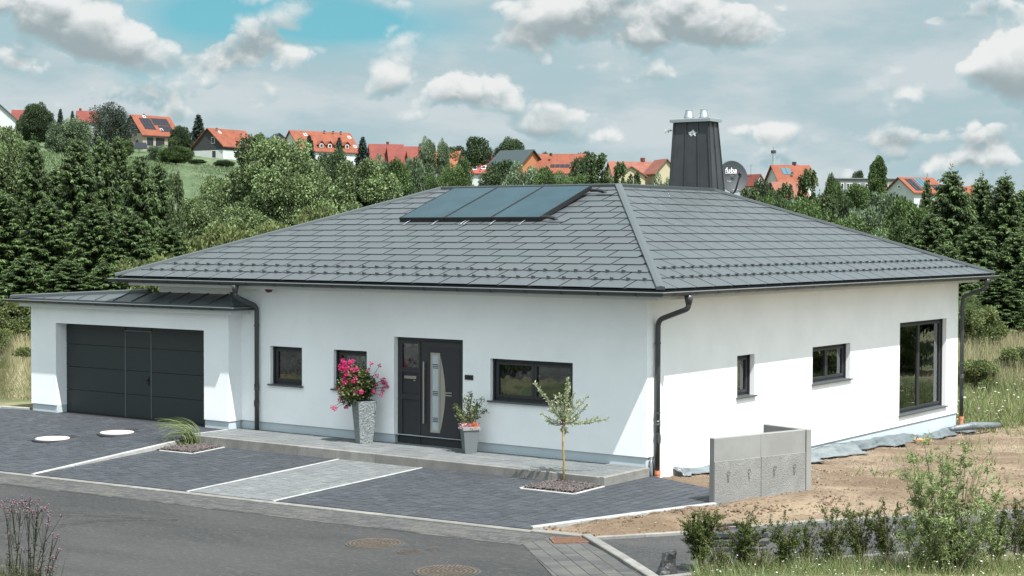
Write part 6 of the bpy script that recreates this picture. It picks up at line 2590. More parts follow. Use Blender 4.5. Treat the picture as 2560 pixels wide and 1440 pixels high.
# garden frame with panels in front
mb = MB()
c = Vector(spot(349, 372, 440))
mb.add([c + RH * -1.9, c + RH * 1.9, c + RH * 1.5 + BH * .9 + Vector((0, 0, 1.7)), c + RH * -1.3 + BH * .9 + Vector((0, 0, 1.7)), c + RH * -1.9 + BH * 1.8, c + RH * 1.9 + BH * 1.8], [(0, 1, 2, 3), (4, 0, 3), (1, 5, 2), (5, 4, 3, 2)])
o = mb.build('ground_solar_frame', pv_m, None)
tag(o, 'small dark solar frame standing in the garden of the tan house', 'solar frame')

# dark gabled house
h = House(566, 398, 470, 15.0, 11.0, 3.4, 8.2, 58, 'house with dark clad gable, white base and orange roof with dormers', w_white, tile_o, gable=w_dark)
mb = MB()
mb.add([h.P(-7.53, -5.52, 2.2), h.P(-7.53, 5.52, 2.2), h.P(-7.53, 5.52, 3.4), h.P(-7.53, -5.52, 3.4)], [(0, 1, 2, 3)])
mb.add([h.P(-7.53, -5.53, 2.2), h.P(7.53, -5.53, 2.2), h.P(7.53, -5.53, 2.9), h.P(-7.53, -5.53, 2.9)], [(0, 1, 2, 3)])
mb.build('dark_cladding', w_dark, h.t)
h.end(-1, -1.8, 4.1, 1.1, 1.6)
h.end(-1, -2.2, .2, 1.3, 1.8)
h.front(-2.2, .4, 1.2, 1.5)
h.front(.6, .4, 1.0, 1.5)
for u in (.4, 3.4, 6.2):
    h.dormer(u, .14, 1.9, 1.25, tile_o)
h.skylight(-4.2, .72, .9)
for u in (-5.2, 3.4, 5.6):
    h.dish(u, .82 if u < 0 else .6)
# long white row house with dormers
h = House(800, 410, 480, 19.5, 11.0, 3.6, 9.1, 38, 'long house with white gable and orange roof carrying a row of dormers', w_white, tile_o)
for u in (-2.6, .2, 2.8, 6.0):
    h.dormer(u, .16, 1.9, 1.2, tile_o)
h.skylight(-5.6, .74, 1.0)
h.skylight(9.0, .70, 1.0)
h.skylight(9.2, .24, 1.0)
h.end(-1, -2.6, 2.4, 1.6, 1.9)
for u in (1.0, 4.0, 6.6):
    h.dish(u, .88)
# small dark roofed house behind it
h = House(692, 372, 500, 6.0, 5.5, 2.2, 4.4, -68, 'small house with dark roof peeping out left of the long white gabled house', w_grey, tile_d)
h.front(0, 1.5, 1.2, 1.0)
# white house at the left edge
h = House(0, 326, 455, 9.0, 9.6, 2.6, 7.0, -78, 'white house with grey roof edge, cut by the left edge of the photo', w_white, tile_d, over=.6)
h.end(1, 0, 1, .1, .1)
for a in ((1.3, .3, 2.6, 1.8), (.1, 3.6, 1.3, 1.2)):
    h.end(-1, -a[0], a[1], a[2], a[3], .03)
h = House(54, 308, 480, 4.5, 5.0, 1.0, 3.6, 10, 'small red roofed house between the white gable and the dark round tree', w_white, tile_r)
h = House(222, 314, 480, 6.0, 6.5, 1.0, 4.0, 18, 'small red roofed house between silvery shrub and dark pine', w_white, tile_r)
h.chimney(-2.3, .5, .9)
# stepped red roofs
for k, (px, py, L, rh, lab) in enumerate(((965, 428, 9.0, 7.4, 'leftmost of the three stepped red roofed houses'), (1012, 434, 9.4, 7.4, 'middle one of the three stepped red roofed houses'), (1060, 440, 9.0, 6.8, 'rightmost of the three stepped red roofed houses'))):
    h = House(px, py, 470 - 3 * k, L, 9.5, 2.6, rh, 12, lab, w_white, tile_r)
    if k == 0:
        h.chimney(.5, .6, .9)
    mb = MB()
    mb.add([h.slope(-1.0, .25, .05), h.slope(4.2, .30, .05), h.slope(4.2, .78, .9)], [(0, 1, 2)])
    mb.build('roof_step', tile_r, h.roof)
# light orange tiled house
h = House(1103, 452, 440, 9.6, 9.5, 3.4, 7.6, -12, 'house with light orange tiled roof and white walls behind shrubs', w_white, tile_l)
h.front(-3.8, .6, .8, 1.2)
mb = MB()
for k in range(14):
    q_ = h.slope(-4.6 + .7 * k, .90, .0)
    mb.add([q_ + h.e * -.09, q_ + h.e * .09, q_ + h.e * .09 + Vector((0, 0, .22)), q_ + h.e * -.09 + Vector((0, 0, .22))], [(0, 1, 2, 3)])
mb.build('snow_hook', tile_r, h.roof, kind='stuff')
# red roof with skylights
h = House(1205, 452, 420, 9.5, 9.0, 2.0, 6.0, -8, 'house with bright red roof, two skylights and roof steps', w_white, mat('bright_red_roof', (0.2400, 0.0496, 0.0384), 0.7))
h.skylight(-1.2, .18, 1.1, .16)
h.skylight(1.0, .22, 1.1, .16)
h.chimney(1.8, .7, .5, rubber_m)
for k in range(8):
    mb = MB()
    q_ = h.slope(.2 + .16 * k, .10 + .10 * k, .08)
    mb.box(q_.x - .16, q_.x + .16, q_.y - .16, q_.y + .16, q_.z - .05, q_.z + .06)
    mb.build('roof_step', iron_dark, h.roof)
# dark roof with orange gable
h = House(1292, 446, 400, 9.0, 8.4, 3.4, 6.6, -38, 'house with dark green roof and orange gable wall', w_orange, tile_d, over=.7)
h.end(1, -1.0, 1.0, .8, 1.0)
# long orange roof
h = House(1403, 462, 400, 11.0, 9.6, 2.8, 7.2, -10, 'house with long orange roof, dark solar strip and white end wall', w_white, tile_o)
h.panels(-2.2, 2.6, .28, .44, 4, 1)
h.chimney(-2.2, .5, .3, rubber_m, v=-2.2)
h.end(1, -1.4, .9, .9, 1.6)
h.end(1, 1.2, .9, .9, 1.6)
h.front(4.0, .6, .8, 1.8)
h.front(5.0, .6, .8, 1.8)
# terracotta roofs with cream gable
h = House(1592, 468, 380, 12.5, 9.0, 2.6, 5.6, 8, 'cream house with broad terracotta roof and brick chimney left of the dark metal chimney', w_cream, tile_t)
h.chimney(1.4, .8, 1.1, tile_r)
h.front(2.0, .5, 1.6, 1.6, .08)
h = House(1652, 468, 372, 7.0, 5.0, 3.2, 6.0, -74, 'cream gable wing with tall windows directly left of the dark metal chimney', w_cream, tile_t)
h.end(-1, -1.0, 1.6, 1.0, 2.2, .08)
h.end(-1, 1.0, 1.6, 1.0, 2.2, .08)
h = House(1572, 470, 370, 4.0, 6.4, 2.6, 4.6, -80, 'small terracotta roofed wing behind the thin birches', w_cream, tile_t)
h.end(-1, .4, .6, 1.2, 1.6, .08)
# red roofed house right of the dish
h = House(1882, 484, 330, 4.4, 3.0, 1.6, 3.6, -60, 'narrow white gable with red roof right of the satellite dish', w_white, tile_r, over=.3)
h.end(-1, -.35, .2, .5, 1.2, .05)
h.end(-1, .55, .2, .5, 1.2, .05)
h = House(1925, 478, 400, 6.0, 6, 1.4, 2.6, 8, 'low grey roof between the narrow white gable and the collector roof', w_grey, tile_d)
h = House(1975, 480, 360, 8.0, 8.0, 2.2, 5.6, 12, 'red roofed house with two blue collectors and a dark chimney near the radio mast', w_white, tile_o)
h.panels(-2.6, -.5, .42, .80, 2, 1, pv_blue, 'collector')
h.chimney(1.0, .7, .9, rubber_m)
h.dish(-.8, .3)
h = House(1968, 500, 352, 6.5, 6.0, .8, 3.6, 14, 'low brownish tiled roof below the roof with blue collectors', w_white, tile_t)
# grey apartment block
q = Vector(spot(2142, 500, 360))
t = thing('apartment_block', q, 'flat grey apartment block with rows of windows left of the poplar', 'apartment block', 'houses on the hill')
mb = MB()


def bp(u, v, z):
    return q + RH * u + BH * v + Vector((0, 0, z))


mb.add([bp(u, v, z) for z in (-5, 4.4) for u, v in ((-5.2, -4), (9.2, -3), (9.2, 5), (-5.2, 4))], [(4, 5, 6, 7), (0, 1, 5, 4), (1, 2, 6, 5), (2, 3, 7, 6), (3, 0, 4, 7)])
mb.build('wall', w_grey, t)
mb = MB()
mb.add([bp(u, v, z) for z in (4.4, 4.6) for u, v in ((-5.4, -4.3), (9.4, -3.3), (9.4, 5.2), (-5.4, 4.2))], [(4, 5, 6, 7), (0, 1, 5, 4), (1, 2, 6, 5), (2, 3, 7, 6), (3, 0, 4, 7)])
mb.build('roof', w_grey, t)
for r_, z in enumerate((2.2, -.6)):
    for k, u in enumerate((-4.2, -2.4, -.6, 1.6, 3.6, 5.4, 7.4)):
        v = -4 + (u + 5.2) / 14.4 - .04
        mb = MB()
        mb.add([bp(u - .6, v, z), bp(u + .6, v, z), bp(u + .6, v, z + 1.3), bp(u - .6, v, z + 1.3)], [(0, 1, 2, 3)])
        w = mb.build('window', frame_far, t)
        mb = MB()
        for s in (-.28, .28):
            mb.add([bp(u + s - .22, v - .04, z + .1), bp(u + s + .22, v - .04, z + .1), bp(u + s + .22, v - .04, z + 1.2), bp(u + s - .22, v - .04, z + 1.2)], [(0, 1, 2, 3)])
        mb.build('pane', pane_far, w)
mb = MB()
mb.add([bp(-5.0, -4.5, .9), bp(-2.0, -4.4, .9), bp(-2.0, -4.4, 1.9), bp(-5.0, -4.5, 1.9)], [(0, 1, 2, 3)])
mb.build('balcony', w_white, t)
# dark roof with panels behind the white house
h = House(2262, 500, 380, 10.5, 8.0, 1.2, 4.0, 2, 'dark grey roofed house with solar panels behind the white round-window house', w_grey, tile_d)
h.panels(-4.8, -.6, .15, .6, 4, 2)
h.chimney(-2.6, .6, .6, rubber_m)
# white house with round window
h = House(2288, 512, 330, 8.0, 8.6, 2.4, 5.2, 27, 'white house with round gable window and orange roof with solar panels', w_white, tile_o, over=.5)
h.panels(-3.4, -1.6, .12, .86, 2, 2)
h.panels(-1.2, 1.2, .3, .9, 3, 2, pv_blue, 'collector')
h.panels(1.6, 3.6, .08, .5, 2, 1)
mb = MB()
c = h.P(-4.0 - .06, 0, 3.5)
mb.lathe([(.42, 0), (.42, .06), (0, .06)], c, 20, axis=-h.e)
rw = mb.build('round_window', frame_far, h.t)
mb = MB()
mb.lathe([(.27, .062), (0, .065)], c, 20, axis=-h.e)
mb.build('pane', pane_far, rw)
h.end(-1, -1.2, .2, 1.6, 1.4, .06)
h = House(2432, 490, 380, 5.0, 4.0, .5, 2.0, 10, 'small orange roof peeping between the right-hand spruces', w_white, tile_o)
# radio mast
q = Vector(spot(1933, 480, 520))
t = thing('radio_mast', q, 'slender lattice radio mast with a platform on the skyline', 'radio mast')
mb = MB()
Hm = (480 - 375) / F_PX * 520
for sx_, sy_ in ((-1, -1), (1, -1), (1, 1), (-1, 1)):
    mb.tube([q + Vector((sx_ * .8, sy_ * .8, 0)), q + Vector((sx_ * .35, sy_ * .35, Hm * .93))], .09, 4)
n = 14
for k in range(n):
    for sx_, sy_, tx_, ty_ in ((-1, -1, 1, -1), (1, -1, 1, 1), (1, 1, -1, 1), (-1, 1, -1, -1)):
        w0, w1 = .8 - .45 * k / n, .8 - .45 * (k + 1) / n
        mb.tube([q + Vector((sx_ * w0, sy_ * w0, Hm * .93 * k / n)), q + Vector((tx_ * w1, ty_ * w1, Hm * .93 * (k + 1) / n))], .05, 3)
mb.build('lattice', galv_m, t)
mb = MB()
mb.lathe([(.3, 0), (.8, 0), (.8, .9), (.7, .9), (.7, .1)], q + Vector((0, 0, Hm * .92)), 10)
mb.build('platform', rubber_m, t)
mb = MB()
mb.tube([q + Vector((0, 0, Hm * .9)), q + Vector((0, 0, Hm * 1.08))], .06, 4)
mb.build('antenna', rubber_m, t)
q = Vector(spot(1877, 452, 330))
mb = MB()
mb.tube([q, q + Vector((0, 0, 3.2))], .035, 4)
mb.tube([q + Vector((-.35, 0, 2.9)), q + Vector((.35, 0, 3.0))], .025, 4)
o = mb.build('roof_antenna', rubber_m, None)
tag(o, 'thin roof antenna standing on the narrow red roofed gable', 'antenna')

# ================================================================== PLANTERS AND FRONT PLANTS
def cpx(px, py, z):
    d = spot(px, py, 1.0) - CAM
    return CAM + d * ((z - CAM[2]) / d[2])


def pot(c, w0, w1, h, mt, name, label, rimm=None, rot=-35, group=None):
    t = thing(name, c, label, 'planter', group)
    M = Matrix.Translation(c) @ Matrix.Rotation(R(rot), 4, 'Z')
    a, b = w0 / 2, w1 / 2
    mb = MB()
    n = 6
    vs, fs = [], []
    for k in range(n + 1):
        s = a + (b - a) * k / n
        for x, y in ((-s, -s), (s, -s), (s, s), (-s, s)):
            vs.append(M @ Vector((x, y, h * k / n)))
    for k in range(n):
        for j in range(4):
            fs.append((4 * k + j, 4 * k + (j + 1) % 4, 4 * k + 4 + (j + 1) % 4, 4 * k + 4 + j))
    fs.append((3, 2, 1, 0))
    i_ = b - .025
    m0 = len(vs)
    for z in (h, h - .06):
        for x, y in ((-i_, -i_), (i_, -i_), (i_, i_), (-i_, i_)):
            vs.append(M @ Vector((x, y, z)))
    for j in range(4):
        fs.append((4 * n + j, 4 * n + (j + 1) % 4, m0 + (j + 1) % 4, m0 + j))
        fs.append((m0 + j, m0 + (j + 1) % 4, m0 + 4 + (j + 1) % 4, m0 + 4 + j))
    mb.add(vs, fs)
    mb.build('pot', mt, t)
    mb = MB()
    mb.add([M @ Vector((x, y, h - .05)) for x, y in ((-i_, -i_), (i_, -i_), (i_, i_), (-i_, i_))], [(0, 1, 2, 3)])
    mb.build('soil', soil_m, t)
    if rimm:
        mb = MB()
        r0, r1 = b + .012, b - .03
        q0 = [(-r0, -r0), (r0, -r0), (r0, r0), (-r0, r0)]
        q1 = [(-r1, -r1), (r1, -r1), (r1, r1), (-r1, r1)]
        vs = [M @ Vector((x, y, z)) for q_, z in ((q0, h - .045), (q0, h + .015), (q1, h + .02), (q1, h - .03)) for x, y in q_]
        mb.add(vs, [(4 * k + j, 4 * k + (j + 1) % 4, 4 * k + 4 + (j + 1) % 4, 4 * k + 4 + j) for k in range(3) for j in range(4)])
        mb.build('pot_rim', rimm, t)
    return t


c1 = Vector(cpx(906, 1109, .021)) + Vector((-.06, .12, 0))
pot(c1, .27, .40, .86, pot_stone, 'planter', 'tall tapered planter of rough grey stone holding magenta geraniums', rot=-28)
rng = np.random.default_rng(5)
top = np.array([c1.x, c1.y, c1.z + .84])
t = thing('geranium', top, 'large bush of magenta geraniums spilling over the tall stone planter', 'flowering plant')
VR = np.array([RT0[0], RT0[1], 0])
VF = np.array([FW[0], FW[1], 0]) / .9995
UPV = np.array([0, 0, 1.0])
mb = MB()
Q, T, QF, TF = [], [], [], []
heads = []
for i in range(110):
    # foliage clumps: a leaning oval bush, hanging to the left
    u = rng.normal(0, 1, 3)
    u = u / np.linalg.norm(u) * rng.uniform(.2, 1) ** .5
    c = top + VR * (-.16 + .36 * u[0]) + VF * (.27 * u[1]) + UPV * (.30 + .40 * u[2])
    if c[2] < top[2] + .02 and u[0] > .1:
        continue
    n = 34
    d = unit(rng.normal(size=(n, 3)))
    P = c + d * .085 * rng.uniform(.5, 1.1, (n, 1))
    L = rng.uniform(.035, .07, n)
    Q.append(rhombs(P, d + rng.normal(size=(n, 3)) * .5, L, L * .9, rng))
    T.append(np.clip(rng.normal(.45, .25, n), 0, 1))
    if rng.random() < .25:
        mb.tube([top - UPV * .03, (top + c) / 2 + rng.normal(size=3) * .03, c], .006, 4)
for i in range(64):
    a = rng.random()
    if a < .50:
        c = top + VR * rng.normal(-.33, .13) + VF * rng.uniform(-.25, -.05) + UPV * rng.uniform(.35, .86)
    elif a < .72:
        c = top + VR * rng.normal(-.10, .24) + VF * rng.uniform(-.32, -.15) + UPV * rng.uniform(.10, .80)
    elif a < .88:
        c = top + VR * rng.normal(-.48, .10) + VF * rng.uniform(-.2, .1) + UPV * rng.uniform(-.22, .30)
    else:
        c = top + VR * rng.uniform(.22, .46) + VF * rng.uniform(-.1, .1) + UPV * rng.uniform(.2, .46)
    heads.append(c)
for c in heads:
    n = 34
    d = unit(rng.normal(size=(n, 3)))
    P = c + d * .036 * rng.uniform(.4, 1, (n, 1))
    L = rng.uniform(.018, .032, n)
    QF.append(rhombs(P, d + rng.normal(size=(n, 3)) * .8, L, L * .9, rng))
    TF.append(rng.random(n))
    if abs((c - top) @ VR + .15) > .3 or c[2] < top[2]:
        mb.tube([top + VR * -.1 * rng.random() + UPV * .1, (top + c) / 2 + UPV * .12, c], .004, 4)
mb.build('stems', lf_ger, t)
link('foliage', cards('foliage', lf_ger, np.concatenate(Q), np.concatenate(T)), t)
link('blossoms', cards('blossoms', fl_pink, np.concatenate(QF), np.concatenate(TF)), t)

c2 = Vector(cpx(1170, 1134, .021)) + Vector((-.04, .10, 0))
pot(c2, .22, .32, .50, pot_grey, 'planter', 'glossy dark grey square planter with pale rim right of the entrance door', pot_rim, rot=-38)
top = np.array([c2.x, c2.y, c2.z + .48])
t = thing('potted_shrub', top, 'small upright leafy shrub with pink and orange flowers in the grey planter', 'shrub')
mb = MB()
Q, T = [], []
for k, (a, b, h) in enumerate(((-.30, 0, .46), (-.20, .05, .38), (-.10, -.05, .62), (0.0, 0, .72), (.05, .05, .66), (.2, 0, .52), (.27, -.03, .60), (-.24, -.08, .28), (.12, .08, .40), (.34, .02, .36))):
    tip = top + VR * a + VF * b + UPV * h
    mid = (top + tip) / 2 + VR * (-a * .22) + rng.normal(size=3) * .02
    mb.tube([top - UPV * .03, mid, tip], [.008, .006, .003], 5)
    n = 80
    s = rng.uniform(.28, 1, n)[:, None]
    P = top * (1 - s) ** 2 + 2 * mid * s * (1 - s) + tip * s ** 2 + rng.normal(size=(n, 3)) * .025
    L = rng.uniform(.04, .075, n)
    Q.append(rhombs(P, rng.normal(size=(n, 3)) + UPV * .5, L, L * .45, rng))
    T.append(np.clip(rng.normal(.55, .25, n), 0, 1))
mb.build('stems', bark_m, t)
link('foliage', cards('foliage', lf_bush, np.concatenate(Q), np.concatenate(T)), t)
for nm, mt, cx_, n in (('pink_blossoms', fl_rose, -.09, 150), ('orange_blossoms', fl_orange, .08, 150)):
    P = top + VR * (cx_ + rng.normal(0, .045, (n, 1))) + VF * rng.normal(-.06, .06, (n, 1)) + UPV * rng.uniform(.0, .10, (n, 1))
    L = rng.uniform(.018, .035, n)
    link(nm, cards(nm, mt, rhombs(P, rng.normal(size=(n, 3)) + UPV * .6, L, L * .9, rng), rng.random(n)), t)

# ---- young willow standard in the square bed
b = cpx(1408, 1207, -.14)
t = thing('willow_standard', b, 'young standard willow with a thin yellow stem and spreading whitish branches', 'tree')
head = b + UPV * 1.04 + VR * .01
mb = MB()
mb.tube([b - UPV * .2, b + VR * .012 + UPV * .35, b - VR * .008 + UPV * .7, head + UPV * .05], [.024, .021, .019, .022], 8)
mb.build('trunk', stem_y, t, smooth=True)
mb = MB()
Q, T = [], []
# branch tips as seen from the street: (right, up, depth)
for a, h, dpt in ((-.52, .72, .1), (-.47, .68, -.1), (-.42, .20, -.05), (-.30, .05, .1), (-.15, .48, .2), (-.08, .55, -.2), (.07, .80, .05), (.10, .72, .15), (.04, .62, -.1), (.30, .42, .25), (.42, .36, -.1), (.43, .50, .1), (.80, .10, .0), (.60, .14, -.15), (.25, .18, -.3),
                  (-.28, .30, -.3), (.18, .55, .1), (-.2, .38, .3), (.05, .30, -.35), (-.05, -.10, -.05), (.04, -.14, .05)):
    tip = head + VR * a + UPV * h + VF * dpt
    mid = (head + tip) / 2 + UPV * (-.05 if h < .3 else .02) + rng.normal(size=3) * .015
    mb.tube([head, mid, tip], [.009, .006, .002], 5)
    n = int(40 + 120 * np.linalg.norm(tip - head))
    s = rng.uniform(.12, 1, n)[:, None]
    P = head * (1 - s) ** 2 + 2 * mid * s * (1 - s) + tip * s ** 2
    ax = unit(tip - head) * .9 + rng.normal(size=(n, 3)) * .75
    L = rng.uniform(.04, .075, n)
    Q.append(rhombs(P, ax, L, L * .28, rng))
    T.append(np.clip(rng.normal(.5, .28, n), 0, 1))
mb.build('branches', bark_m, t)
link('foliage', cards('foliage', lf_white, np.concatenate(Q), np.concatenate(T)), t)

# ---- ornamental grass bending over the other bed
g0 = cpx(466, 1112, -.17)
t = thing('ornamental_grass', g0, 'arching ornamental grass blown over to the left in its gravel bed', 'grass')
Q, T = [], []
for i in range(130):
    main = rng.random() < .72
    st = g0 + VR * rng.normal(.14 if main else -.15, .07 if main else .16) + VF * rng.normal(0, .08)
    L = rng.uniform(.5, 1.25) if main else rng.uniform(.15, .55)
    m = 9
    s = np.linspace(0, 1, m + 1)
    lean = rng.normal(-.10, .10)
    bend = rng.uniform(.55, 1.05) if main else rng.uniform(.2, .8)
    x = L * (lean * s - bend * np.maximum(s - .25, 0) ** 1.5 * .95)
    z = L * (.85 * s - rng.uniform(.40, .75) * s ** 2.6)
    if not main:
        x = L * (rng.normal(-.3, .5) * s)
        z = L * (.7 * s - .5 * s ** 2)
    y = L * rng.normal(0, .16) * s
    P = st + VR * x[:, None] + UPV * z[:, None] + VF * y[:, None]
    P[:, 2] = np.maximum(P[:, 2], g0[2] + .012)
    w = .011 * (1 - s * .8)
    sd = unit(VF + VR * rng.normal(0, .5) + UPV * rng.normal(.4, .3))
    tn = np.clip(rng.normal(.5, .28), 0, 1)
    for k in range(m):
        Q.append([P[k] - sd * w[k], P[k] + sd * w[k], P[k + 1] + sd * w[k + 1], P[k + 1] - sd * w[k + 1]])
        T.append(tn)
link('grass_blades', cards('grass_blades', lf_grass, np.array(Q), np.array(T)), t)

# ================================================================== FOREGROUND ON THE RIGHT AND LEFT
def near_pt(px, d, z=-.26):
    q_ = spot(px, 720, d)
    return np.array([q_[0], q_[1], z])


def yew(px, d, h, w, label, seed, dense=1.0, lf=lf_yew, sparse=False):
    rng = np.random.default_rng(seed)
    b = near_pt(px, d)
    t = thing('yew_plant', b, label, 'hedge plant', 'young yews of the hedge row')
    mb = MB()
    Q, T = [], []
    ns = int(17 * dense) + 5
    for i in range(ns):
        a = rng.uniform(0, 6.28)
        sp = w * .85 * rng.uniform(.10, 1.0)
        hh = h * rng.uniform(.55, 1.0)
        tip = b + np.array([math.cos(a) * sp, math.sin(a) * sp, hh])
        mid = b + np.array([math.cos(a) * sp * .25, math.sin(a) * sp * .25, hh * .55])
        mb.tube([b - UPV * .05, mid, tip], [.009, .006, .003], 4)
        nt = int(9 * dense)
        for j in range(nt):
            s = rng.uniform(.25, 1)
            p0 = b * (1 - s) ** 2 + 2 * mid * s * (1 - s) + tip * s ** 2
            dr = unit(np.array([math.cos(a), math.sin(a), .7]) + rng.normal(size=3) * .75)
            ln = rng.uniform(.05, .16)
            m = int(26 * dense)
            u = np.linspace(0, 1, m)[:, None]
            P = p0 + dr * ln * u
            ax = rng.normal(size=(m, 3)) + dr * .5
            L = rng.uniform(.022, .038, m)
            Q.append(rhombs(P, ax, L, L * .30 + .003, rng))
            T.append(np.clip(rng.normal(.35, .2, m) + .25 * u[:, 0], 0, 1))
    mb.build('stems', bark_m, t)
    link('foliage', cards('foliage', lf, np.concatenate(Q), np.concatenate(T)), t)


for a in ((1757, 22.2, .82, .30, 'narrow dense yew standing alone in front of the footpath, leftmost of the hedge', 1, 1.5), (1868, 22.0, .82, .36, 'yew in front of the stack of rubber feet', 2, 1.2),
          (1800, 21.7, .55, .34, 'low yew between the narrow dense yew and the rubber feet', 3, .7), (1968, 22.0, .80, .34, 'yew just right of the rubber feet', 4, 1.0), (2022, 22.3, .72, .30, 'thin yew, second right of the rubber feet', 5, .8),
          (2085, 22.2, .85, .42, 'yew with one brown side branch below the membrane', 6, 1.0), (2158, 22.4, .92, .40, 'tall forked yew left of the curly willow', 7, 1.0), (2222, 22.4, .90, .40, 'yew touching the left side of the curly willow', 8, 1.1),
          (2500, 22.4, .90, .46, 'yew behind the right side of the curly willow', 9, 1.0), (2555, 22.6, 1.05, .5, 'yew at the right edge of the photo', 10, 1.1), (1905, 21.6, .5, .34, 'low yew bending over below the rubber feet', 11, .6)):
    yew(*a)

# curly willow
b = near_pt(2372, 21.6)
rng = np.random.default_rng(44)
t = thing('curly_willow', b, 'large curly willow shrub with many upright twisted stems at the lower right', 'shrub')
mb = MB()
Q, T = [], []
tips = [(-.52, 1.30), (-.44, 1.45), (-.36, 1.60), (-.28, 1.68), (-.20, 1.72), (-.10, 1.66), (-.02, 1.55), (.04, 1.45), (.12, 1.40), (.24, 1.52), (.34, 1.62), (.42, 1.52), (.52, 1.42), (.60, 1.30), (-.5, 1.0), (.46, 1.05), (.62, 1.0), (-.15, 1.2), (.1, 1.1),
        (-.38, 1.25), (.3, 1.2), (-.6, .75), (.7, .62), (-.3, .8), (.25, .75), (-.05, .9), (.5, .8), (-.45, .6)]
for a, h in tips:
    tip = b + VR * (a + rng.normal(0, .03)) + UPV * h + VF * rng.normal(0, .28)
    m = 9
    s = np.linspace(0, 1, m)
    base = b + VR * a * .15 + VF * rng.normal(0, .05)
    P = base[None] * (1 - s[:, None]) + tip[None] * s[:, None] + VR * (a * .10) * np.sin(s * 3.1)[:, None] + np.cumsum(rng.normal(0, .016, (m, 3)), 0)
    mb.tube(list(P), [.013 * (1 - .8 * k / m) for k in range(m)], 5)
    for j in range(34):
        k = rng.integers(1, m)
        p0 = P[k]
        dr = unit(np.array([rng.normal(), rng.normal(), .9]))
        n = 22
        u = np.linspace(0, 1, n)[:, None]
        ln = rng.uniform(.08, .22)
        C = p0 + dr * ln * u + rng.normal(size=(n, 3)) * .014
        L = rng.uniform(.04, .075, n)
        Q.append(rhombs(C, rng.normal(size=(n, 3)) + UPV * .25, L, L * .24, rng))
        T.append(np.clip(rng.normal(.5, .26, n), 0, 1))
mb.build('stems', bark_m, t)
link('foliage', cards('foliage', lf_willow, np.concatenate(Q), np.concatenate(T)), t)
mb = MB()
for a in (-.02, .02, .05, .01):
    mb.tube([b + VR * (.27 + a) + UPV * 1.05, b + VR * (.33 + a * 2.5) + UPV * (1.40 + a)], [.018, .010], 5)
mb.build('cut_branch', mat('dead_branch', (0.22, 0.165, 0.11), 0.9), t)

# grass verge with daisies under the hedge
rng = np.random.default_rng(12)
pts = []
for _ in range(15000):
    px, d = rng.uniform(1745, 2640), rng.uniform(20.2, 22.5)
    p_ = near_pt(px, d)
    yb = np.interp(p_[0], [a[0] for a in PATH_B], [a[1] for a in PATH_B])
    if p_[1] < yb - .12:
        pts.append(p_)
pts = np.array(pts)
blades('verge_grass', lf_grass, pts, (.10, .32), (.006, .014), .45, 31)
blades('verge_straw', lf_dry, pts[:1200], (.2, .5), (.003, .006), .35, 32)
daisies('daisy_flowers', pts[rng.choice(len(pts), 300)], (.16, .36), (.007, .017), 33)
# stack of rubber base plates
q = cpx(1846, 1376, -.25)
t0 = None
for k in range(3):
    z = -.247 + .105 * k
    o_ = Vector((q[0], q[1], z)) + Vector((VR * (.02 * (k % 2) - .01)))
    t = thing('rubber_foot', o_, ('black rubber fence foot at the bottom of the stack on the footpath', 'black rubber fence foot in the middle of the stack on the footpath', 'rubber fence foot with faded red end, topmost of its stack')[k], 'base plate', 'rubber feet stacked on the footpath')
    mb = MB()
    M = Matrix.Translation(o_) @ Matrix.Rotation(YAW * -1 + R(-6 + 4 * k), 4, 'Z')
    M = Matrix.Translation(o_) @ Matrix.Rotation(math.atan2(RT0[1], RT0[0]) + R(-5 + 3 * k), 4, 'Z')
    prof = [(-.42, -.15), (.28, -.17), (.42, -.09), (.42, .09), (.28, .17), (-.42, .15)]
    vs = [M @ Vector((x, y, zz)) for zz, s in ((0, 1), (.055, 1.0), (.10, .88)) for x, y in [(a * s, b_ * s) for a, b_ in prof]]
    fs = [(5, 4, 3, 2, 1, 0), (12, 13, 14, 15, 16, 17)] + [(6 * l + i, 6 * l + (i + 1) % 6, 6 * l + 6 + (i + 1) % 6, 6 * l + 6 + i) for l in range(2) for i in range(6)]
    mb.add(vs, fs)
    mb.build('plate', rubber_m, t)
    if k == 2:
        mb = MB()
        mb.box(-.38, -.12, -.10, .10, .1005, .112, M=M)
        mb.build('faded_patch', rubber_red, t)
        mb = MB()
        mb.tube([M @ Vector(p_) for p_ in ((-.36, .08, .125), (-.05, .12, .14), (.0, .03, .15), (.12, .06, .14), (.02, .10, .13))], .022, 6)
        mb.box(-.02, .12, -.03, .07, .10, .135, M=M)
        mb.build('carry_handle', rubber_m, t)
# black stump at the path edge
q = near_pt(1667, 22.0, -.24)
mb = MB()
vs, fs = [], []
n = 12
rng = np.random.default_rng(3)
lv = [(-.1, .17), (.05, .125), (.16, .10), (.27, .095), (.30, .085)]
for z, r in lv:
    for k in range(n):
        a = 2 * math.pi * k / n
        rr_ = r * (1 + .16 * math.sin(3 * a + z * 7) + rng.normal(0, .03))
        vs.append(q + np.array([math.cos(a) * rr_, math.sin(a) * rr_ + .0, z + (.03 * math.cos(a) if z > .2 else 0) + rng.normal(0, .006)]) + VR * (.05 * z / .25))
for i in range(len(lv) - 1):
    for k in range(n):
        fs.append((i * n + k, i * n + (k + 1) % n, (i + 1) * n + (k + 1) % n, (i + 1) * n + k))
fs.append(tuple((len(lv) - 1) * n + k for k in range(n)))
mb.add(vs, fs)
o = mb.build('wrapped_stump', mat('black_wrap', (0.016, 0.016, 0.018), 0.5, c2=(0.06, 0.06, 0.062), nscale=9, bump=.8, bscale=16, bdist=.03), None)
tag(o, 'short stump wrapped in black plastic at the edge of the footpath', 'stump')


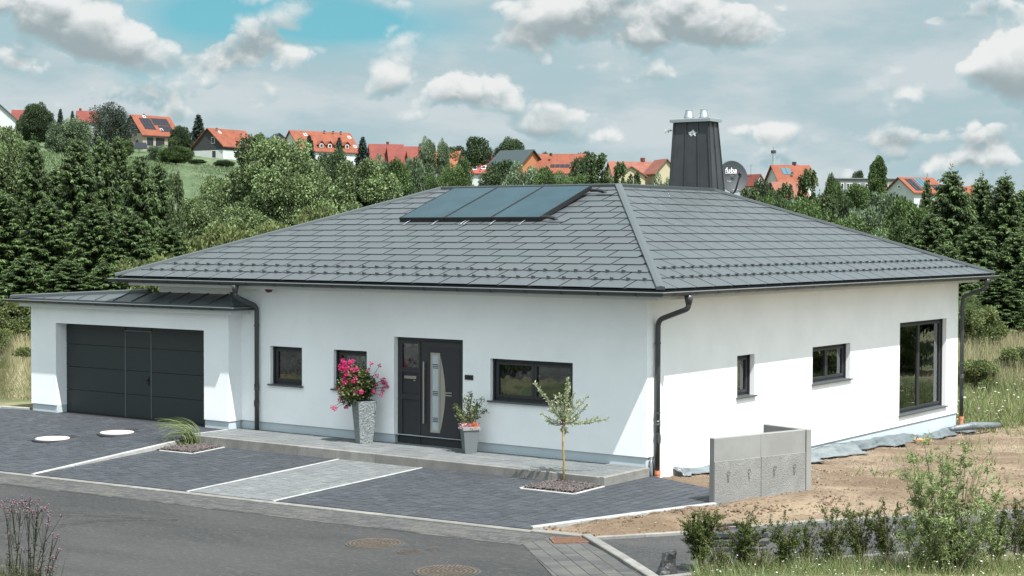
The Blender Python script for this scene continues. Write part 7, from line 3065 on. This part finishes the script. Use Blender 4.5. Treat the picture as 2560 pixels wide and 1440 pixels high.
# thistles at the lower left
def thistle(px, d, label, stems, seed):
    rng = np.random.default_rng(seed)
    b = near_pt(px, d, -.35)
    t = thing('thistle_plant', b, label, 'thistle', 'thistles at the street edge')
    mb = MB()
    Q, T, QF, TF = [], [], [], []
    for a, h, nb, sp in stems:
        tip = b + VR * a + UPV * h + VF * rng.normal(0, .1)
        base = b + VR * a * .25 + VF * rng.normal(0, .06)
        mid = (base + tip) / 2 + VR * rng.normal(0, .03)
        mb.tube([base, mid, tip], [.008, .006, .003], 5)
        n = 60
        s = rng.uniform(.0, .9, n) ** 1.2
        P = base * ((1 - s) ** 2)[:, None] + 2 * mid * (s * (1 - s))[:, None] + tip * (s ** 2)[:, None]
        L = rng.uniform(.03, .085, n) * (1.1 - .6 * s)
        Q.append(rhombs(P, rng.normal(size=(n, 3)) * np.array([1, 1, .4]) + UPV * .3, L, L * .32, rng))
        T.append(np.clip(rng.normal(.5, .25, n), 0, 1))
        for j in range(nb):
            s0 = rng.uniform(.5, .95)
            p0 = base * (1 - s0) ** 2 + 2 * mid * s0 * (1 - s0) + tip * s0 ** 2
            e = tip + VR * rng.normal(0, sp) + UPV * rng.normal(.0, sp * .5) + VF * rng.normal(0, sp)
            mb.tube([p0, (p0 + e) / 2 + UPV * -.01, e], [.004, .003, .002], 4)
            for f_ in range(rng.integers(2, 5)):
                c = e + rng.normal(size=3) * .017
                n = 12
                dd = unit(rng.normal(size=(n, 3)) + UPV * 1.2)
                L = rng.uniform(.010, .018, n)
                QF.append(rhombs(np.tile(c, (n, 1)), dd, L, L * .6, rng))
                TF.append(rng.random(n))
                Q.append(rhombs(np.tile(c - UPV * .012, (4, 1)), unit(rng.normal(size=(4, 3)) * .4 + UPV), .016, .010, rng))
                T.append(np.full(4, .15))
    mb.build('stems', lf_thistle, t)
    link('leaves', cards('leaves', lf_thistle, np.concatenate(Q), np.concatenate(T)), t)
    link('flower_heads', cards('flower_heads', fl_thistle, np.concatenate(QF), np.concatenate(TF)), t)


thistle(25, 20.6, 'tall flowering thistle at the left edge of the photo', [(-.08, 1.16, 5, .06), (.02, 1.28, 8, .07), (.08, 1.2, 7, .07), (-.02, .85, 3, .05), (.1, .7, 2, .05)], 1)
thistle(70, 20.4, 'bushy thistle with the widest pale purple flower heads', [(.0, 1.30, 9, .06), (.10, 1.22, 10, .08), (.18, 1.24, 9, .08), (.26, 1.12, 9, .07), (.30, .88, 3, .04), (.16, .8, 3, .05), (.0, .75, 3, .06), (.34, .72, 2, .03)], 2)
thistle(112, 20.2, 'low thistle with few brown heads right of the bushy one', [(.02, .62, 4, .04), (.10, .55, 3, .04), (-.06, .5, 3, .05), (.0, .40, 3, .05)], 3)
rng = np.random.default_rng(15)
pts = np.array([near_pt(rng.normal(20, 55), rng.uniform(20, 20.8), -.36) for _ in range(700)])
blades('verge_grass', lf_thistle, pts, (.25, .62), (.006, .016), .3, 41)
